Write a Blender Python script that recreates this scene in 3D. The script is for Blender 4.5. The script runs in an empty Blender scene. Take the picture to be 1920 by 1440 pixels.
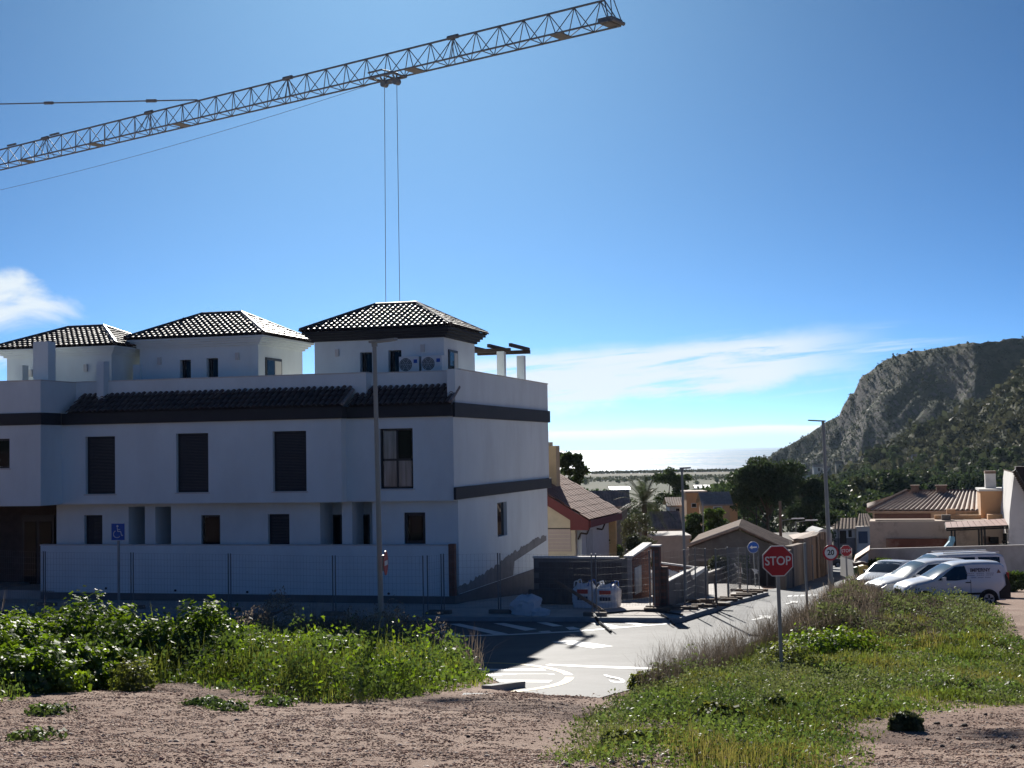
import bpy, math, random
import numpy as np
from mathutils import Vector, Matrix
random.seed(7); RNG = np.random.default_rng(11)
SC = bpy.context.scene
COL = SC.collection
R = math.radians
# ------------------------------------------------------------------ camera
FPX = 2662.0                      # focal length in pixels of the 1920 x 1440 photograph
PITCH, ROLL = R(2.67), R(1.0)
_F = Vector((0, math.cos(PITCH), math.sin(PITCH)))
_U0 = Vector((0, -math.sin(PITCH), math.cos(PITCH))); _R0 = Vector((1, 0, 0))
_U = _U0*math.cos(ROLL) + _R0*math.sin(ROLL)
_R = _R0*math.cos(ROLL) - _U0*math.sin(ROLL)
cam_data = bpy.data.cameras.new('camera'); cam = bpy.data.objects.new('camera', cam_data)
COL.objects.link(cam); SC.camera = cam
cam_data.sensor_fit = 'HORIZONTAL'; cam_data.sensor_width = 36.0
cam_data.lens = FPX/1920*36.0; cam_data.clip_start = 0.1; cam_data.clip_end = 90000
cam.matrix_world = Matrix(((_R.x, _U.x, -_F.x, 0), (_R.y, _U.y, -_F.y, 0), (_R.z, _U.z, -_F.z, 0), (0, 0, 0, 1)))
# ------------------------------------------------------------------ light
SUN_EL, SUN_AZ = 25.7, -4.2        # degrees; azimuth from +Y towards +X
world = bpy.data.worlds.new('World'); SC.world = world; world.use_nodes = True
sun_data = bpy.data.lights.new('sun', 'SUN'); sun = bpy.data.objects.new('sun', sun_data); COL.objects.link(sun)
sun_data.energy = 4.4; sun_data.angle = R(0.53); sun_data.color = (1.0, 0.95, 0.87)
_sd = Vector((math.sin(R(SUN_AZ))*math.cos(R(SUN_EL)), math.cos(R(SUN_AZ))*math.cos(R(SUN_EL)), math.sin(R(SUN_EL))))
sun.rotation_euler = _sd.to_track_quat('Z', 'Y').to_euler(); sun.location = (0, 0, 60)
SKY_STRENGTH = 0.056
SC.view_settings.view_transform = 'Standard'; SC.view_settings.look = 'None'
SC.view_settings.exposure = 0.85; SC.view_settings.gamma = 1.0
SC.view_settings.use_curve_mapping = False
SC.cycles.use_denoising = True
SC.cycles.max_bounces = 6; SC.cycles.diffuse_bounces = 3; SC.cycles.glossy_bounces = 3
SC.cycles.transmission_bounces = 4; SC.cycles.transparent_max_bounces = 8
SC.cycles.sample_clamp_indirect = 6.0

def build_world():
    nt = world.node_tree; nt.nodes.clear(); N = nt.nodes; L = nt.links
    out = N.new('ShaderNodeOutputWorld'); bg = N.new('ShaderNodeBackground'); bg.inputs['Strength'].default_value = SKY_STRENGTH
    sky = N.new('ShaderNodeTexSky'); sky.sky_type = 'NISHITA'; sky.sun_disc = False
    sky.sun_elevation = R(SUN_EL); sky.sun_rotation = R(SUN_AZ)
    sky.altitude = 30; sky.air_density = 0.22; sky.dust_density = 0.21; sky.ozone_density = 6.0
    tc = N.new('ShaderNodeTexCoord'); sp = N.new('ShaderNodeSeparateXYZ'); L.new(tc.outputs['Generated'], sp.inputs[0])
    def m(op, a, b=None, c=None, clamp=False):
        n = N.new('ShaderNodeMath'); n.operation = op; n.use_clamp = clamp
        for i, v in enumerate((a, b, c)):
            if v is None: continue
            if isinstance(v, (int, float)): n.inputs[i].default_value = v
            else: L.new(v, n.inputs[i])
        return n.outputs[0]
    def ss(v, a, b):
        n = N.new('ShaderNodeMapRange'); n.interpolation_type = 'SMOOTHSTEP'
        L.new(v, n.inputs[0]); n.inputs[1].default_value = a; n.inputs[2].default_value = b
        return n.outputs[0]
    az = m('MULTIPLY', m('ARCTAN2', sp.outputs[0], sp.outputs[1]), 57.2958)
    el = m('MULTIPLY', m('ARCSINE', sp.outputs[2]), 57.2958)
    def noise(sx, sy, scale, detail=6, rough=.55, shear=0.0, dist=0.0, off=0.0):
        cb = N.new('ShaderNodeCombineXYZ')
        e2 = m('ADD', el, m('MULTIPLY', az, -shear))
        L.new(m('ADD', m('MULTIPLY', az, sx), off), cb.inputs[0]); L.new(m('MULTIPLY', e2, sy), cb.inputs[1])
        n = N.new('ShaderNodeTexNoise'); L.new(cb.outputs[0], n.inputs['Vector'])
        n.inputs['Scale'].default_value = scale; n.inputs['Detail'].default_value = detail
        n.inputs['Roughness'].default_value = rough; n.inputs['Distortion'].default_value = dist
        return n.outputs['Fac']
    # streaky cirrus sheet above the sea, right of the building
    n1 = noise(0.15, 1.7, 1.0, 9, .66, shear=.075, dist=.35, off=3.1)
    wob = m('MULTIPLY', m('SUBTRACT', noise(.3, .5, 1.0, 5, .6, off=9.0), .5), 1.6)
    lo = m('ADD', m('ADD', m('MULTIPLY', az, .085), 1.25), wob)
    up = m('ADD', m('ADD', m('MULTIPLY', az, .062), 4.05), m('MULTIPLY', wob, .55))
    mlo = ss(m('SUBTRACT', el, lo), -.12, .55); mup = ss(m('SUBTRACT', up, el), -.1, .75)
    maz = m('MULTIPLY', ss(az, -9.0, -1.5), ss(az, 15.6, 10.0))
    c1 = m('MULTIPLY', m('MULTIPLY', mlo, mup), maz)
    c1 = m('MULTIPLY', c1, ss(n1, .31, .52))
    # thin wisps right of it
    c1b = m('MULTIPLY', m('MULTIPLY', ss(el, 1.7, 2.4), ss(el, 5.0, 3.6)), m('MULTIPLY', ss(az, 3., 8.), ss(az, 19., 14.)))
    c1b = m('MULTIPLY', c1b, ss(noise(.1, 1.7, 1.0, 7, .6, shear=.07, dist=.3, off=1.2), .50, .66))
    # puffy cloud at the left
    n2 = noise(.42, .75, .62, 8, .58, shear=.0, dist=.5, off=5.3)
    dx = m('DIVIDE', m('SUBTRACT', az, -24.5), 7.0); dy = m('DIVIDE', m('SUBTRACT', el, 5.8), 1.6)
    rr = m('ADD', m('MULTIPLY', dx, dx), m('MULTIPLY', dy, dy))
    c2 = ss(m('SUBTRACT', m('ADD', n2, .24), m('MULTIPLY', rr, .36)), .32, .60)
    dx3 = m('DIVIDE', m('SUBTRACT', az, -24.5), 6.0); dy3 = m('DIVIDE', m('SUBTRACT', el, 3.9), .9)
    rr3 = m('ADD', m('MULTIPLY', dx3, dx3), m('MULTIPLY', dy3, dy3))
    c2b = ss(m('SUBTRACT', m('ADD', n2, .25), m('MULTIPLY', rr3, .4)), .36, .6)
    # the same sort of broken cloud goes on low round the rest of the sky
    far = ss(m('ABSOLUTE', az), 27., 40.)
    c3 = m('MULTIPLY', m('MULTIPLY', ss(el, 2., 4.), ss(el, 16., 7.)), m('MULTIPLY', far, ss(noise(.12, .5, 1.0, 7, .58, dist=.4, off=20.), .52, .68)))
    # low bank of cloud along the horizon with a bright upper rim
    nb = noise(.16, .05, 1.0, 4, .5, off=2.0)
    top = m('ADD', .78, m('MULTIPLY', m('SUBTRACT', nb, .5), .55))
    d = m('SUBTRACT', top, el)
    bank = ss(d, -.05, .06); rim = m('MULTIPLY', bank, ss(d, .50, .10))
    mask = m('MAXIMUM', m('MAXIMUM', m("MULTIPLY", c1, .96), m('MULTIPLY', c1b, .6)), m('MAXIMUM', m('MAXIMUM', c2, c2b), m('MULTIPLY', c3, .7)), clamp=True)
    def mix(f, a, b):
        n = N.new('ShaderNodeMix'); n.data_type = 'RGBA'
        if isinstance(f, (int, float)): n.inputs[0].default_value = f
        else: L.new(f, n.inputs[0])
        for i, v in ((6, a), (7, b)):
            if isinstance(v, tuple): n.inputs[i].default_value = v
            else: L.new(v, n.inputs[i])
        return n.outputs[2]
    K = .52/SKY_STRENGTH
    hs = N.new('ShaderNodeHueSaturation'); hs.inputs['Saturation'].default_value = 1.1; L.new(sky.outputs[0], hs.inputs['Color']); wb = N.new('ShaderNodeMix'); wb.data_type = 'RGBA'; wb.blend_type = 'MULTIPLY'; wb.inputs[0].default_value = 1.0; L.new(hs.outputs[0], wb.inputs[6]); wb.inputs[7].default_value = (.74, 1.16, 1.16, 1); base = wb.outputs[2]
    c = mix(mask, base, (.86*K, .95*K, 1.02*K, 1))
    c = mix(m('MULTIPLY', bank, .75), c, (.58*K, .71*K, .82*K, 1))
    c = mix(m('MULTIPLY', rim, .85), c, (1.08*K, 1.14*K, 1.16*K, 1))
    L.new(c, bg.inputs[0]); L.new(bg.outputs[0], out.inputs[0])
build_world()
# ------------------------------------------------------------------ pixel to place
def ray(px, py):
    d = _F + _R*((px-960)/FPX) + _U*((720-py)/FPX)
    return d/d.y
def at(px, py, Y): return ray(px, py)*Y
BYAW = R(15.2); CB, SB = math.cos(BYAW), math.sin(BYAW)      # the street grid is turned by this much
AX = Vector((CB, -SB, 0)); AY = Vector((SB, CB, 0))           # along the facade (right), down the hill
def smooth01(a, b, v):
    t = np.clip((np.asarray(v, float)-a)/(b-a), 0, 1); return t*t*(3-2*t)
_GS = np.array([-80., 31.5, 36.0, 47.5, 50.5, 330.0]); _GZ = np.array([6.81, -5.12, -5.41, -5.50, -5.62, -25.2])   # profile down the hill: slope, level junction, slope
def gz(x, y):
    """height of the hillside under (x, y); the eye is at 0"""
    x = np.asarray(x, float); y = np.asarray(y, float)
    s = SB*x+CB*y
    z = np.interp(np.minimum(s, 330.0), _GS, _GZ)
    z = z-0.2*smooth01(10, 15, x)*smooth01(46, 56, y)*(1-smooth01(90, 140, y))
    t = smooth01(300, 480, s)
    return z*(1-t)+(-30.0)*t
def slope_frame(x, y):
    """axes of the street grid laid on the ground at (x, y)"""
    e = .5; dz = (float(gz(x+AY.x*e, y+AY.y*e))-float(gz(x-AY.x*e, y-AY.y*e)))/(2*e)
    ax = AX.copy(); ay = (AY+Vector((0, 0, dz))).normalized(); az = ax.cross(ay)
    return Matrix((ax, ay, az)).transposed().to_4x4()
def gnd(px, py, lift=0.0):
    """where the ray through a pixel meets the hillside"""
    d = ray(px, py); lo, hi = 4.0, 420.0
    f = lambda Y: d.z*Y-(float(gz(d.x*Y, Y))+lift)
    if f(hi) > 0: return d*hi
    for _ in range(50):
        mid = .5*(lo+hi)
        if f(mid) > 0: lo = mid
        else: hi = mid
    return d*lo
# ------------------------------------------------------------------ meshes
class MB:
    def __init__(s): s.v = []; s.f = []; s.mi = []; s.m = 0
    def q(s, *pts):
        n = len(s.v); s.v += [tuple(p) for p in pts]; s.f.append(tuple(range(n, n+len(pts)))); s.mi.append(s.m); return s
    def box(s, a, b, M=None):
        x0, y0, z0 = a; x1, y1, z1 = b
        x0, x1 = min(x0, x1), max(x0, x1); y0, y1 = min(y0, y1), max(y0, y1); z0, z1 = min(z0, z1), max(z0, z1)
        P = [(x0,y0,z0),(x1,y0,z0),(x1,y1,z0),(x0,y1,z0),(x0,y0,z1),(x1,y0,z1),(x1,y1,z1),(x0,y1,z1)]
        if M is not None: P = [tuple(M @ Vector(p)) for p in P]
        n = len(s.v); s.v += P
        for f in ((0,3,2,1),(4,5,6,7),(0,1,5,4),(1,2,6,5),(2,3,7,6),(3,0,4,7)):
            s.f.append(tuple(n+i for i in f)); s.mi.append(s.m)
        return s
    def tube(s, p0, p1, r0, r1=None, n=8, cap=True):
        p0 = Vector(p0); p1 = Vector(p1); r1 = r0 if r1 is None else r1
        d = (p1-p0)
        if d.length < 1e-6: return s
        d = d.normalized(); a = d.orthogonal().normalized(); b = d.cross(a); k = len(s.v)
        for p, r in ((p0, r0), (p1, r1)):
            for i in range(n):
                t = 2*math.pi*i/n; s.v.append(tuple(p+a*(r*math.cos(t))+b*(r*math.sin(t))))
        for i in range(n):
            j = (i+1) % n; s.f.append((k+i, k+j, k+n+j, k+n+i)); s.mi.append(s.m)
        if cap:
            s.f.append(tuple(k+i for i in reversed(range(n)))); s.mi.append(s.m)
            s.f.append(tuple(k+n+i for i in range(n))); s.mi.append(s.m)
        return s
    def path(s, pts, r, n=6):
        for a, b in zip(pts[:-1], pts[1:]): s.tube(a, b, r, n=n)
        return s
    def prism(s, poly, h0, h1, axis='z', M=None):
        """poly in two coords; extruded along the third axis"""
        def P(u, v, w):
            p = {'z': (u, v, w), 'y': (u, w, v), 'x': (w, u, v)}[axis]
            return tuple(M @ Vector(p)) if M is not None else p
        n = len(poly); k = len(s.v)
        s.v += [P(u, v, h0) for u, v in poly]+[P(u, v, h1) for u, v in poly]
        s.f.append(tuple(k+i for i in reversed(range(n)))); s.mi.append(s.m)
        s.f.append(tuple(k+n+i for i in range(n))); s.mi.append(s.m)
        for i in range(n):
            j = (i+1) % n; s.f.append((k+i, k+j, k+n+j, k+n+i)); s.mi.append(s.m)
        return s
    def mesh(s, name, mat=None, smooth=False, fix=True):
        me = bpy.data.meshes.new(name); me.from_pydata(s.v, [], s.f)
        for m in (mat if isinstance(mat, (list, tuple)) else [mat]):
            if m is not None: me.materials.append(m)
        if isinstance(mat, (list, tuple)): me.polygons.foreach_set('material_index', s.mi)
        if fix:
            import bmesh
            bm = bmesh.new(); bm.from_mesh(me); bmesh.ops.recalc_face_normals(bm, faces=bm.faces); bm.to_mesh(me); bm.free()
        if smooth:
            me.polygons.foreach_set('use_smooth', [True]*len(me.polygons)); me.set_sharp_from_angle(angle=R(38))
        return me
    def build(s, name, mat, parent=None, smooth=False, loc=None, fix=True):
        return obj(name, s.mesh(name, mat, smooth, fix), parent, loc)
def obj(name, me, parent=None, loc=None, rotz=0.0):
    o = bpy.data.objects.new(name, me); COL.objects.link(o)
    if parent is not None: o.parent = parent
    if loc is not None: o.location = loc
    if rotz: o.rotation_euler = (0, 0, rotz)
    return o
def thing(name, label, cat, loc=(0, 0, 0), rotz=0.0, group=None):
    o = bpy.data.objects.new(name, None); COL.objects.link(o); o.empty_display_size = .3
    o.location = loc; o.rotation_euler = (0, 0, rotz)
    return tag(o, label, cat, group)
def tag(o, label=None, cat=None, group=None, kind=None):
    if label: o['label'] = label
    if cat: o['category'] = cat
    if group: o['group'] = group
    if kind: o['kind'] = kind
    return o
def dup(root, loc=None, rotz=None, label=None, group=None, scale=None):
    def cp(o, par):
        c = o.copy(); COL.objects.link(c); c.parent = par
        for ch in list(o.children): cp(ch, c)
        return c
    r = cp(root, None)
    if loc is not None: r.location = loc
    if rotz is not None: r.rotation_euler = (0, 0, rotz)
    if scale is not None: r.scale = scale if isinstance(scale, (tuple, list)) else (scale,)*3
    if label: r['label'] = label
    if group: r['group'] = group
    return r
def np_mesh(name, V, F, mat=None, mi=None, smooth=False):
    """V (n,3), F (m,k) with one k"""
    me = bpy.data.meshes.new(name); V = np.asarray(V, np.float32); F = np.asarray(F, np.int32); m, k = F.shape
    me.vertices.add(len(V)); me.vertices.foreach_set('co', V.ravel())
    me.loops.add(m*k); me.loops.foreach_set('vertex_index', F.ravel())
    me.polygons.add(m); me.polygons.foreach_set('loop_start', np.arange(0, m*k, k, dtype=np.int32))
    try: me.polygons.foreach_set('loop_total', np.full(m, k, np.int32))
    except Exception: pass
    for q in (mat if isinstance(mat, (list, tuple)) else [mat]):
        if q is not None: me.materials.append(q)
    if mi is not None: me.polygons.foreach_set('material_index', np.asarray(mi, np.int32))
    if smooth: me.polygons.foreach_set('use_smooth', np.ones(m, bool))
    me.update(calc_edges=True); me.validate(); return me
def in_poly(x, y, poly):
    x = np.asarray(x); y = np.asarray(y); r = np.zeros(x.shape, bool); n = len(poly)
    for i in range(n):
        x0, y0 = poly[i]; x1, y1 = poly[(i+1) % n]
        if y0 == y1: continue
        c = ((y0 > y) != (y1 > y)) & (x < (x1-x0)*(y-y0)/(y1-y0)+x0); r ^= c
    return r
def dist_poly(x, y, poly):
    x = np.asarray(x, float); y = np.asarray(y, float); d = np.full(x.shape, 1e9); n = len(poly)
    for i in range(n):
        ax, ay = poly[i]; bx, by = poly[(i+1) % n]; ex, ey = bx-ax, by-ay; l2 = ex*ex+ey*ey+1e-9
        t = np.clip(((x-ax)*ex+(y-ay)*ey)/l2, 0, 1); d = np.minimum(d, np.hypot(x-ax-t*ex, y-ay-t*ey))
    return d
def gpoly(pts): return [tuple(gnd(*p)[:2]) for p in pts]
def vnoise(x, y, seed=0):
    """smooth value noise for shaping ground and hills"""
    g = np.random.default_rng(seed).random((64, 64)); x = np.asarray(x, float); y = np.asarray(y, float)
    xi = np.floor(x).astype(int); yi = np.floor(y).astype(int); fx = x-xi; fy = y-yi
    fx = fx*fx*(3-2*fx); fy = fy*fy*(3-2*fy); a = lambda i, j: g[(xi+i) % 64, (yi+j) % 64]
    return (a(0,0)*(1-fx)+a(1,0)*fx)*(1-fy)+(a(0,1)*(1-fx)+a(1,1)*fx)*fy
def fbm(x, y, seed=0, oct=4): 
    s = 0; w = .5; t = 0
    for i in range(oct): s = s+w*vnoise(x*2**i+i*7.3, y*2**i+i*3.1, seed+i); t += w; w *= .5
    return s/t
# ------------------------------------------------------------------ materials
MATS = {}
def M(name, col, rough=.8, var=.12, scale=3.0, bump=0.0, bscale=30.0, spec=.35, metal=0.0, dirt=None, dscale=.8, island=0.0, dlo=.5, dhi=.72, stretch=None, coat=0.0):
    if name in MATS: return MATS[name]
    m = bpy.data.materials.new(name); m.use_nodes = True; nt = m.node_tree; N = nt.nodes; L = nt.links
    b = N['Principled BSDF']; b.inputs['Roughness'].default_value = rough; b.inputs['Metallic'].default_value = metal
    b.inputs['Specular IOR Level'].default_value = spec; b.inputs['Coat Weight'].default_value = coat
    g = N.new('ShaderNodeNewGeometry'); vec = g.outputs['Position']
    if stretch:
        mp = N.new('ShaderNodeMapping'); mp.inputs['Scale'].default_value = stretch; L.new(vec, mp.inputs[0]); vec = mp.outputs[0]
    def noise(sc, det=5, rg=.6):
        n = N.new('ShaderNodeTexNoise'); n.inputs['Scale'].default_value = sc; n.inputs['Detail'].default_value = det
        n.inputs['Roughness'].default_value = rg; L.new(vec, n.inputs['Vector']); return n.outputs['Fac']
    def mixc(f, a, b_):
        n = N.new('ShaderNodeMix'); n.data_type = 'RGBA'
        if isinstance(f, (int, float)): n.inputs[0].default_value = f
        else: L.new(f, n.inputs[0])
        for i, v in ((6, a), (7, b_)):
            if isinstance(v, tuple): n.inputs[i].default_value = (*v[:3], 1)
            else: L.new(v, n.inputs[i])
        return n.outputs[2]
    lo = tuple(c*(1-var) for c in col); hi = tuple(min(1, c*(1+var)) for c in col)
    r = N.new('ShaderNodeMapRange'); r.inputs[1].default_value = .3; r.inputs[2].default_value = .7; L.new(noise(scale), r.inputs[0])
    c = mixc(r.outputs[0], lo, hi)
    if dirt is not None:
        r2 = N.new('ShaderNodeMapRange'); r2.inputs[1].default_value = dlo; r2.inputs[2].default_value = dhi; L.new(noise(dscale, 8, .65), r2.inputs[0])
        c = mixc(r2.outputs[0], c, dirt)
    if island:
        h = N.new('ShaderNodeHueSaturation'); r3 = N.new('ShaderNodeMapRange'); r3.inputs[3].default_value = 1-island; r3.inputs[4].default_value = 1+island
        L.new(g.outputs['Random Per Island'], r3.inputs[0]); L.new(r3.outputs[0], h.inputs['Value']); L.new(c, h.inputs['Color']); c = h.outputs[0]
    L.new(c, b.inputs['Base Color'])
    if bump:
        bp = N.new('ShaderNodeBump'); bp.inputs['Strength'].default_value = 1.0; bp.inputs['Distance'].default_value = bump
        L.new(noise(bscale, 6, .65), bp.inputs['Height']); L.new(bp.outputs[0], b.inputs['Normal'])
    MATS[name] = m; return m
def leaf_mat(name, col, col2, transl=.45, scale=.8, rough=.45, gloss=.06, island=.35):
    if name in MATS: return MATS[name]
    m = bpy.data.materials.new(name); m.use_nodes = True; nt = m.node_tree; N = nt.nodes; L = nt.links; N.clear()
    out = N.new('ShaderNodeOutputMaterial'); g = N.new('ShaderNodeNewGeometry')
    n = N.new('ShaderNodeTexNoise'); n.inputs['Scale'].default_value = scale; n.inputs['Detail'].default_value = 3; L.new(g.outputs['Position'], n.inputs['Vector'])
    r = N.new('ShaderNodeMapRange'); r.inputs[1].default_value = .35; r.inputs[2].default_value = .65; L.new(n.outputs['Fac'], r.inputs[0])
    mx = N.new('ShaderNodeMix'); mx.data_type = 'RGBA'; L.new(r.outputs[0], mx.inputs[0]); mx.inputs[6].default_value = (*col, 1); mx.inputs[7].default_value = (*col2, 1)
    h = N.new('ShaderNodeHueSaturation'); r3 = N.new('ShaderNodeMapRange'); r3.inputs[3].default_value = 1-island; r3.inputs[4].default_value = 1+island
    L.new(g.outputs['Random Per Island'], r3.inputs[0]); L.new(r3.outputs[0], h.inputs['Value']); L.new(mx.outputs[2], h.inputs['Color'])
    d = N.new('ShaderNodeBsdfDiffuse'); t = N.new('ShaderNodeBsdfTranslucent'); gl = N.new('ShaderNodeBsdfGlossy'); gl.inputs['Roughness'].default_value = rough
    h2 = N.new('ShaderNodeHueSaturation'); h2.inputs['Hue'].default_value = .485; h2.inputs['Saturation'].default_value = 1.15; h2.inputs['Value'].default_value = 1.5; L.new(h.outputs[0], h2.inputs['Color'])
    L.new(h.outputs[0], d.inputs[0]); L.new(h2.outputs[0], t.inputs[0])
    a = N.new('ShaderNodeMixShader'); a.inputs[0].default_value = transl; L.new(d.outputs[0], a.inputs[1]); L.new(t.outputs[0], a.inputs[2])
    b = N.new('ShaderNodeMixShader'); b.inputs[0].default_value = gloss; L.new(a.outputs[0], b.inputs[1]); L.new(gl.outputs[0], b.inputs[2])
    L.new(b.outputs[0], out.inputs[0]); MATS[name] = m; return m
def glass_mat(name, col=(.02, .03, .04), rough=.04, spec=.6):
    return M(name, col, rough=rough, var=.02, spec=spec)
# ================================================================== ground, road, pavement, sea, hills
ROAD = gpoly([(-420,1212),(0,1206),(300,1204),(640,1212),(800,1228),(905,1262),(968,1297),(1000,1301),(1060,1307),(1120,1309),(1200,1288),(1290,1247),(1420,1200),(1530,1150),(1592,1108),(1622,1090)])
ROAD += [tuple(at(1612,1050,150)[:2]), tuple(at(1598,1030,250)[:2]), tuple(at(1566,1030,250)[:2])]
ROAD += gpoly([(1520,1082),(1475,1098),(1441,1105),(1275,1150),(1119,1150),(936,1149),(625,1147),(560,1150),(480,1150),(545,1133),(420,1145),(220,1140),(0,1131),(-420,1118)])
m_asph = M('asphalt', (.085,.088,.093), rough=.74, var=.16, scale=1.2, bump=.004, bscale=60, spec=.22, dirt=(.13,.132,.136), dscale=.35, dlo=.46, dhi=.75)
m_soil = None
def soil_material():
    m = bpy.data.materials.new('soil'); m.use_nodes = True; nt = m.node_tree; N = nt.nodes; L = nt.links; b = N['Principled BSDF']
    b.inputs['Roughness'].default_value = .95; b.inputs['Specular IOR Level'].default_value = .15
    g = N.new('ShaderNodeNewGeometry'); sp = N.new('ShaderNodeSeparateXYZ'); L.new(g.outputs['Position'], sp.inputs[0])
    def noise(s, d=6, r=.6):
        n = N.new('ShaderNodeTexNoise'); n.inputs['Scale'].default_value = s; n.inputs['Detail'].default_value = d; n.inputs['Roughness'].default_value = r
        L.new(g.outputs['Position'], n.inputs['Vector']); return n.outputs['Fac']
    def rng(v, a, b_):
        n = N.new('ShaderNodeMapRange'); n.interpolation_type = 'SMOOTHSTEP'; L.new(v, n.inputs[0]); n.inputs[1].default_value = a; n.inputs[2].default_value = b_; return n.outputs[0]
    def mix(f, a, b_):
        n = N.new('ShaderNodeMix'); n.data_type = 'RGBA'; L.new(f, n.inputs[0])
        for i, v in ((6, a), (7, b_)):
            if isinstance(v, tuple): n.inputs[i].default_value = (*v, 1)
            else: L.new(v, n.inputs[i])
        return n.outputs[2]
    c = mix(rng(noise(.5), .35, .65), (.27,.18,.14), (.36,.26,.205))
    c = mix(rng(noise(14, 4), .52, .72), c, (.21,.135,.105))
    c = mix(rng(noise(45, 3), .6, .75), c, (.46,.38,.32))
    c = mix(rng(sp.outputs[1], 4.0, -4.0), c, (.085,.105,.045))  # unseen ground behind the camera, greened for what the window panes reflect
    # beyond the village: fields, reeds, sand
    fld = mix(rng(noise(.012, 5), .4, .6), (.05,.062,.03), (.08,.082,.045))
    c = mix(rng(sp.outputs[1], 110, 170), c, (.13,.12,.08))
    c = mix(rng(sp.outputs[1], 420, 520), c, fld)
    c = mix(rng(sp.outputs[1], 1230, 1250), c, (.055,.06,.03))
    c = mix(rng(sp.outputs[1], 1560, 1580), c, (.13,.12,.09))
    c = mix(rng(sp.outputs[1], 1690, 1700), c, (.045,.045,.03))
    L.new(c, b.inputs['Base Color'])
    bp = N.new('ShaderNodeBump'); bp.inputs['Distance'].default_value = .03; L.new(noise(22, 6, .7), bp.inputs['Height']); L.new(bp.outputs[0], b.inputs['Normal'])
    return m
m_soil = soil_material()
def ground_h(x, y):
    z = gz(x, y)
    mask = np.where(in_poly(x, y, ROAD), 0.0, smooth01(.02, .9, dist_poly(x, y, ROAD)))
    z = z-np.where(in_poly(x, y, ROAD), .10*smooth01(.3, 1.2, dist_poly(x, y, ROAD)), 0.0)
    b = .16*fbm(x*.55, y*.55, 3, 4)+.05*fbm(x*2.3, y*2.3, 9, 3)-.02
    return z-.018+mask*b*(1-smooth01(60, 90, y))
def make_ground():
    def axis(lo, hi, step, far_lo, far_hi, g=1.09):
        a = list(np.arange(lo, hi, step)); s = step; v = a[-1]
        while v < far_hi: s *= g; v += s; a.append(v)
        s = step; v = lo; pre = []
        while v > far_lo: s *= g; v -= s; pre.append(v)
        return np.array(pre[::-1]+a)
    xs = axis(-17, 22, .3, -2600, 2600); ys = axis(12, 54, .3, -60, 1800)
    X, Y = np.meshgrid(xs, ys); Z = ground_h(X.ravel(), Y.ravel()).reshape(X.shape)
    Z = np.where(Y > 1770, -34, Z)
    V = np.stack([X, Y, Z], -1).reshape(-1, 3); nx = len(xs); ny = len(ys)
    i = (np.arange(ny-1)[:, None]*nx+np.arange(nx-1)[None]).ravel(); F = np.stack([i, i+1, i+nx+1, i+nx], 1)
    tag(obj('ground', np_mesh('ground', V, F, m_soil, smooth=True)), kind='structure')
make_ground()
def drape(name, poly, lift, mat, parent=None, cut=3.0, inset_ok=False):
    """a flat sheet laid on the hillside"""
    import bmesh
    bm = bmesh.new(); vs = [bm.verts.new((x, y, 0)) for x, y in poly]; bm.faces.new(vs)
    if cut:
        xs = [p[0] for p in poly]; ys = [p[1] for p in poly]
        for a, lo, hi, nrm in ((0, min(xs), max(xs), (1,0,0)), (1, min(ys), max(ys), (0,1,0))):
            v = lo+cut; st = cut
            while v < hi:
                co = (v,0,0) if a == 0 else (0,v,0)
                bmesh.ops.bisect_plane(bm, geom=bm.verts[:]+bm.edges[:]+bm.faces[:], plane_co=co, plane_no=nrm); v += st; st *= 1.04
    bmesh.ops.triangulate(bm, faces=bm.faces[:])
    for v in bm.verts: v.co.z = float(gz(v.co.x, v.co.y))+lift
    bmesh.ops.recalc_face_normals(bm, faces=bm.faces[:])
    if sum(f.normal.z for f in bm.faces) < 0: bmesh.ops.reverse_faces(bm, faces=bm.faces[:])
    me = bpy.data.meshes.new(name); bm.to_mesh(me); bm.free(); me.materials.append(mat)
    return obj(name, me, parent)
road = tag(drape('road', ROAD, 0.0, m_asph, cut=1.2), kind='structure')
m_white = M('road_paint_white', (.60,.60,.58), rough=.55, var=.08, scale=4, dirt=(.42,.42,.41), dscale=3, dlo=.55, dhi=.8)
m_yell = M('road_paint_yellow', (.58,.40,.09), rough=.6, var=.1, scale=4, dirt=(.48,.38,.16), dscale=3)
m_blue = M('road_paint_blue', (.03,.12,.42), rough=.6, var=.1)
def mark(pts, mat=m_white, name='road_marking', lift=.007): return drape(name, gpoly(pts), lift, mat, road, cut=.8)
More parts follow.
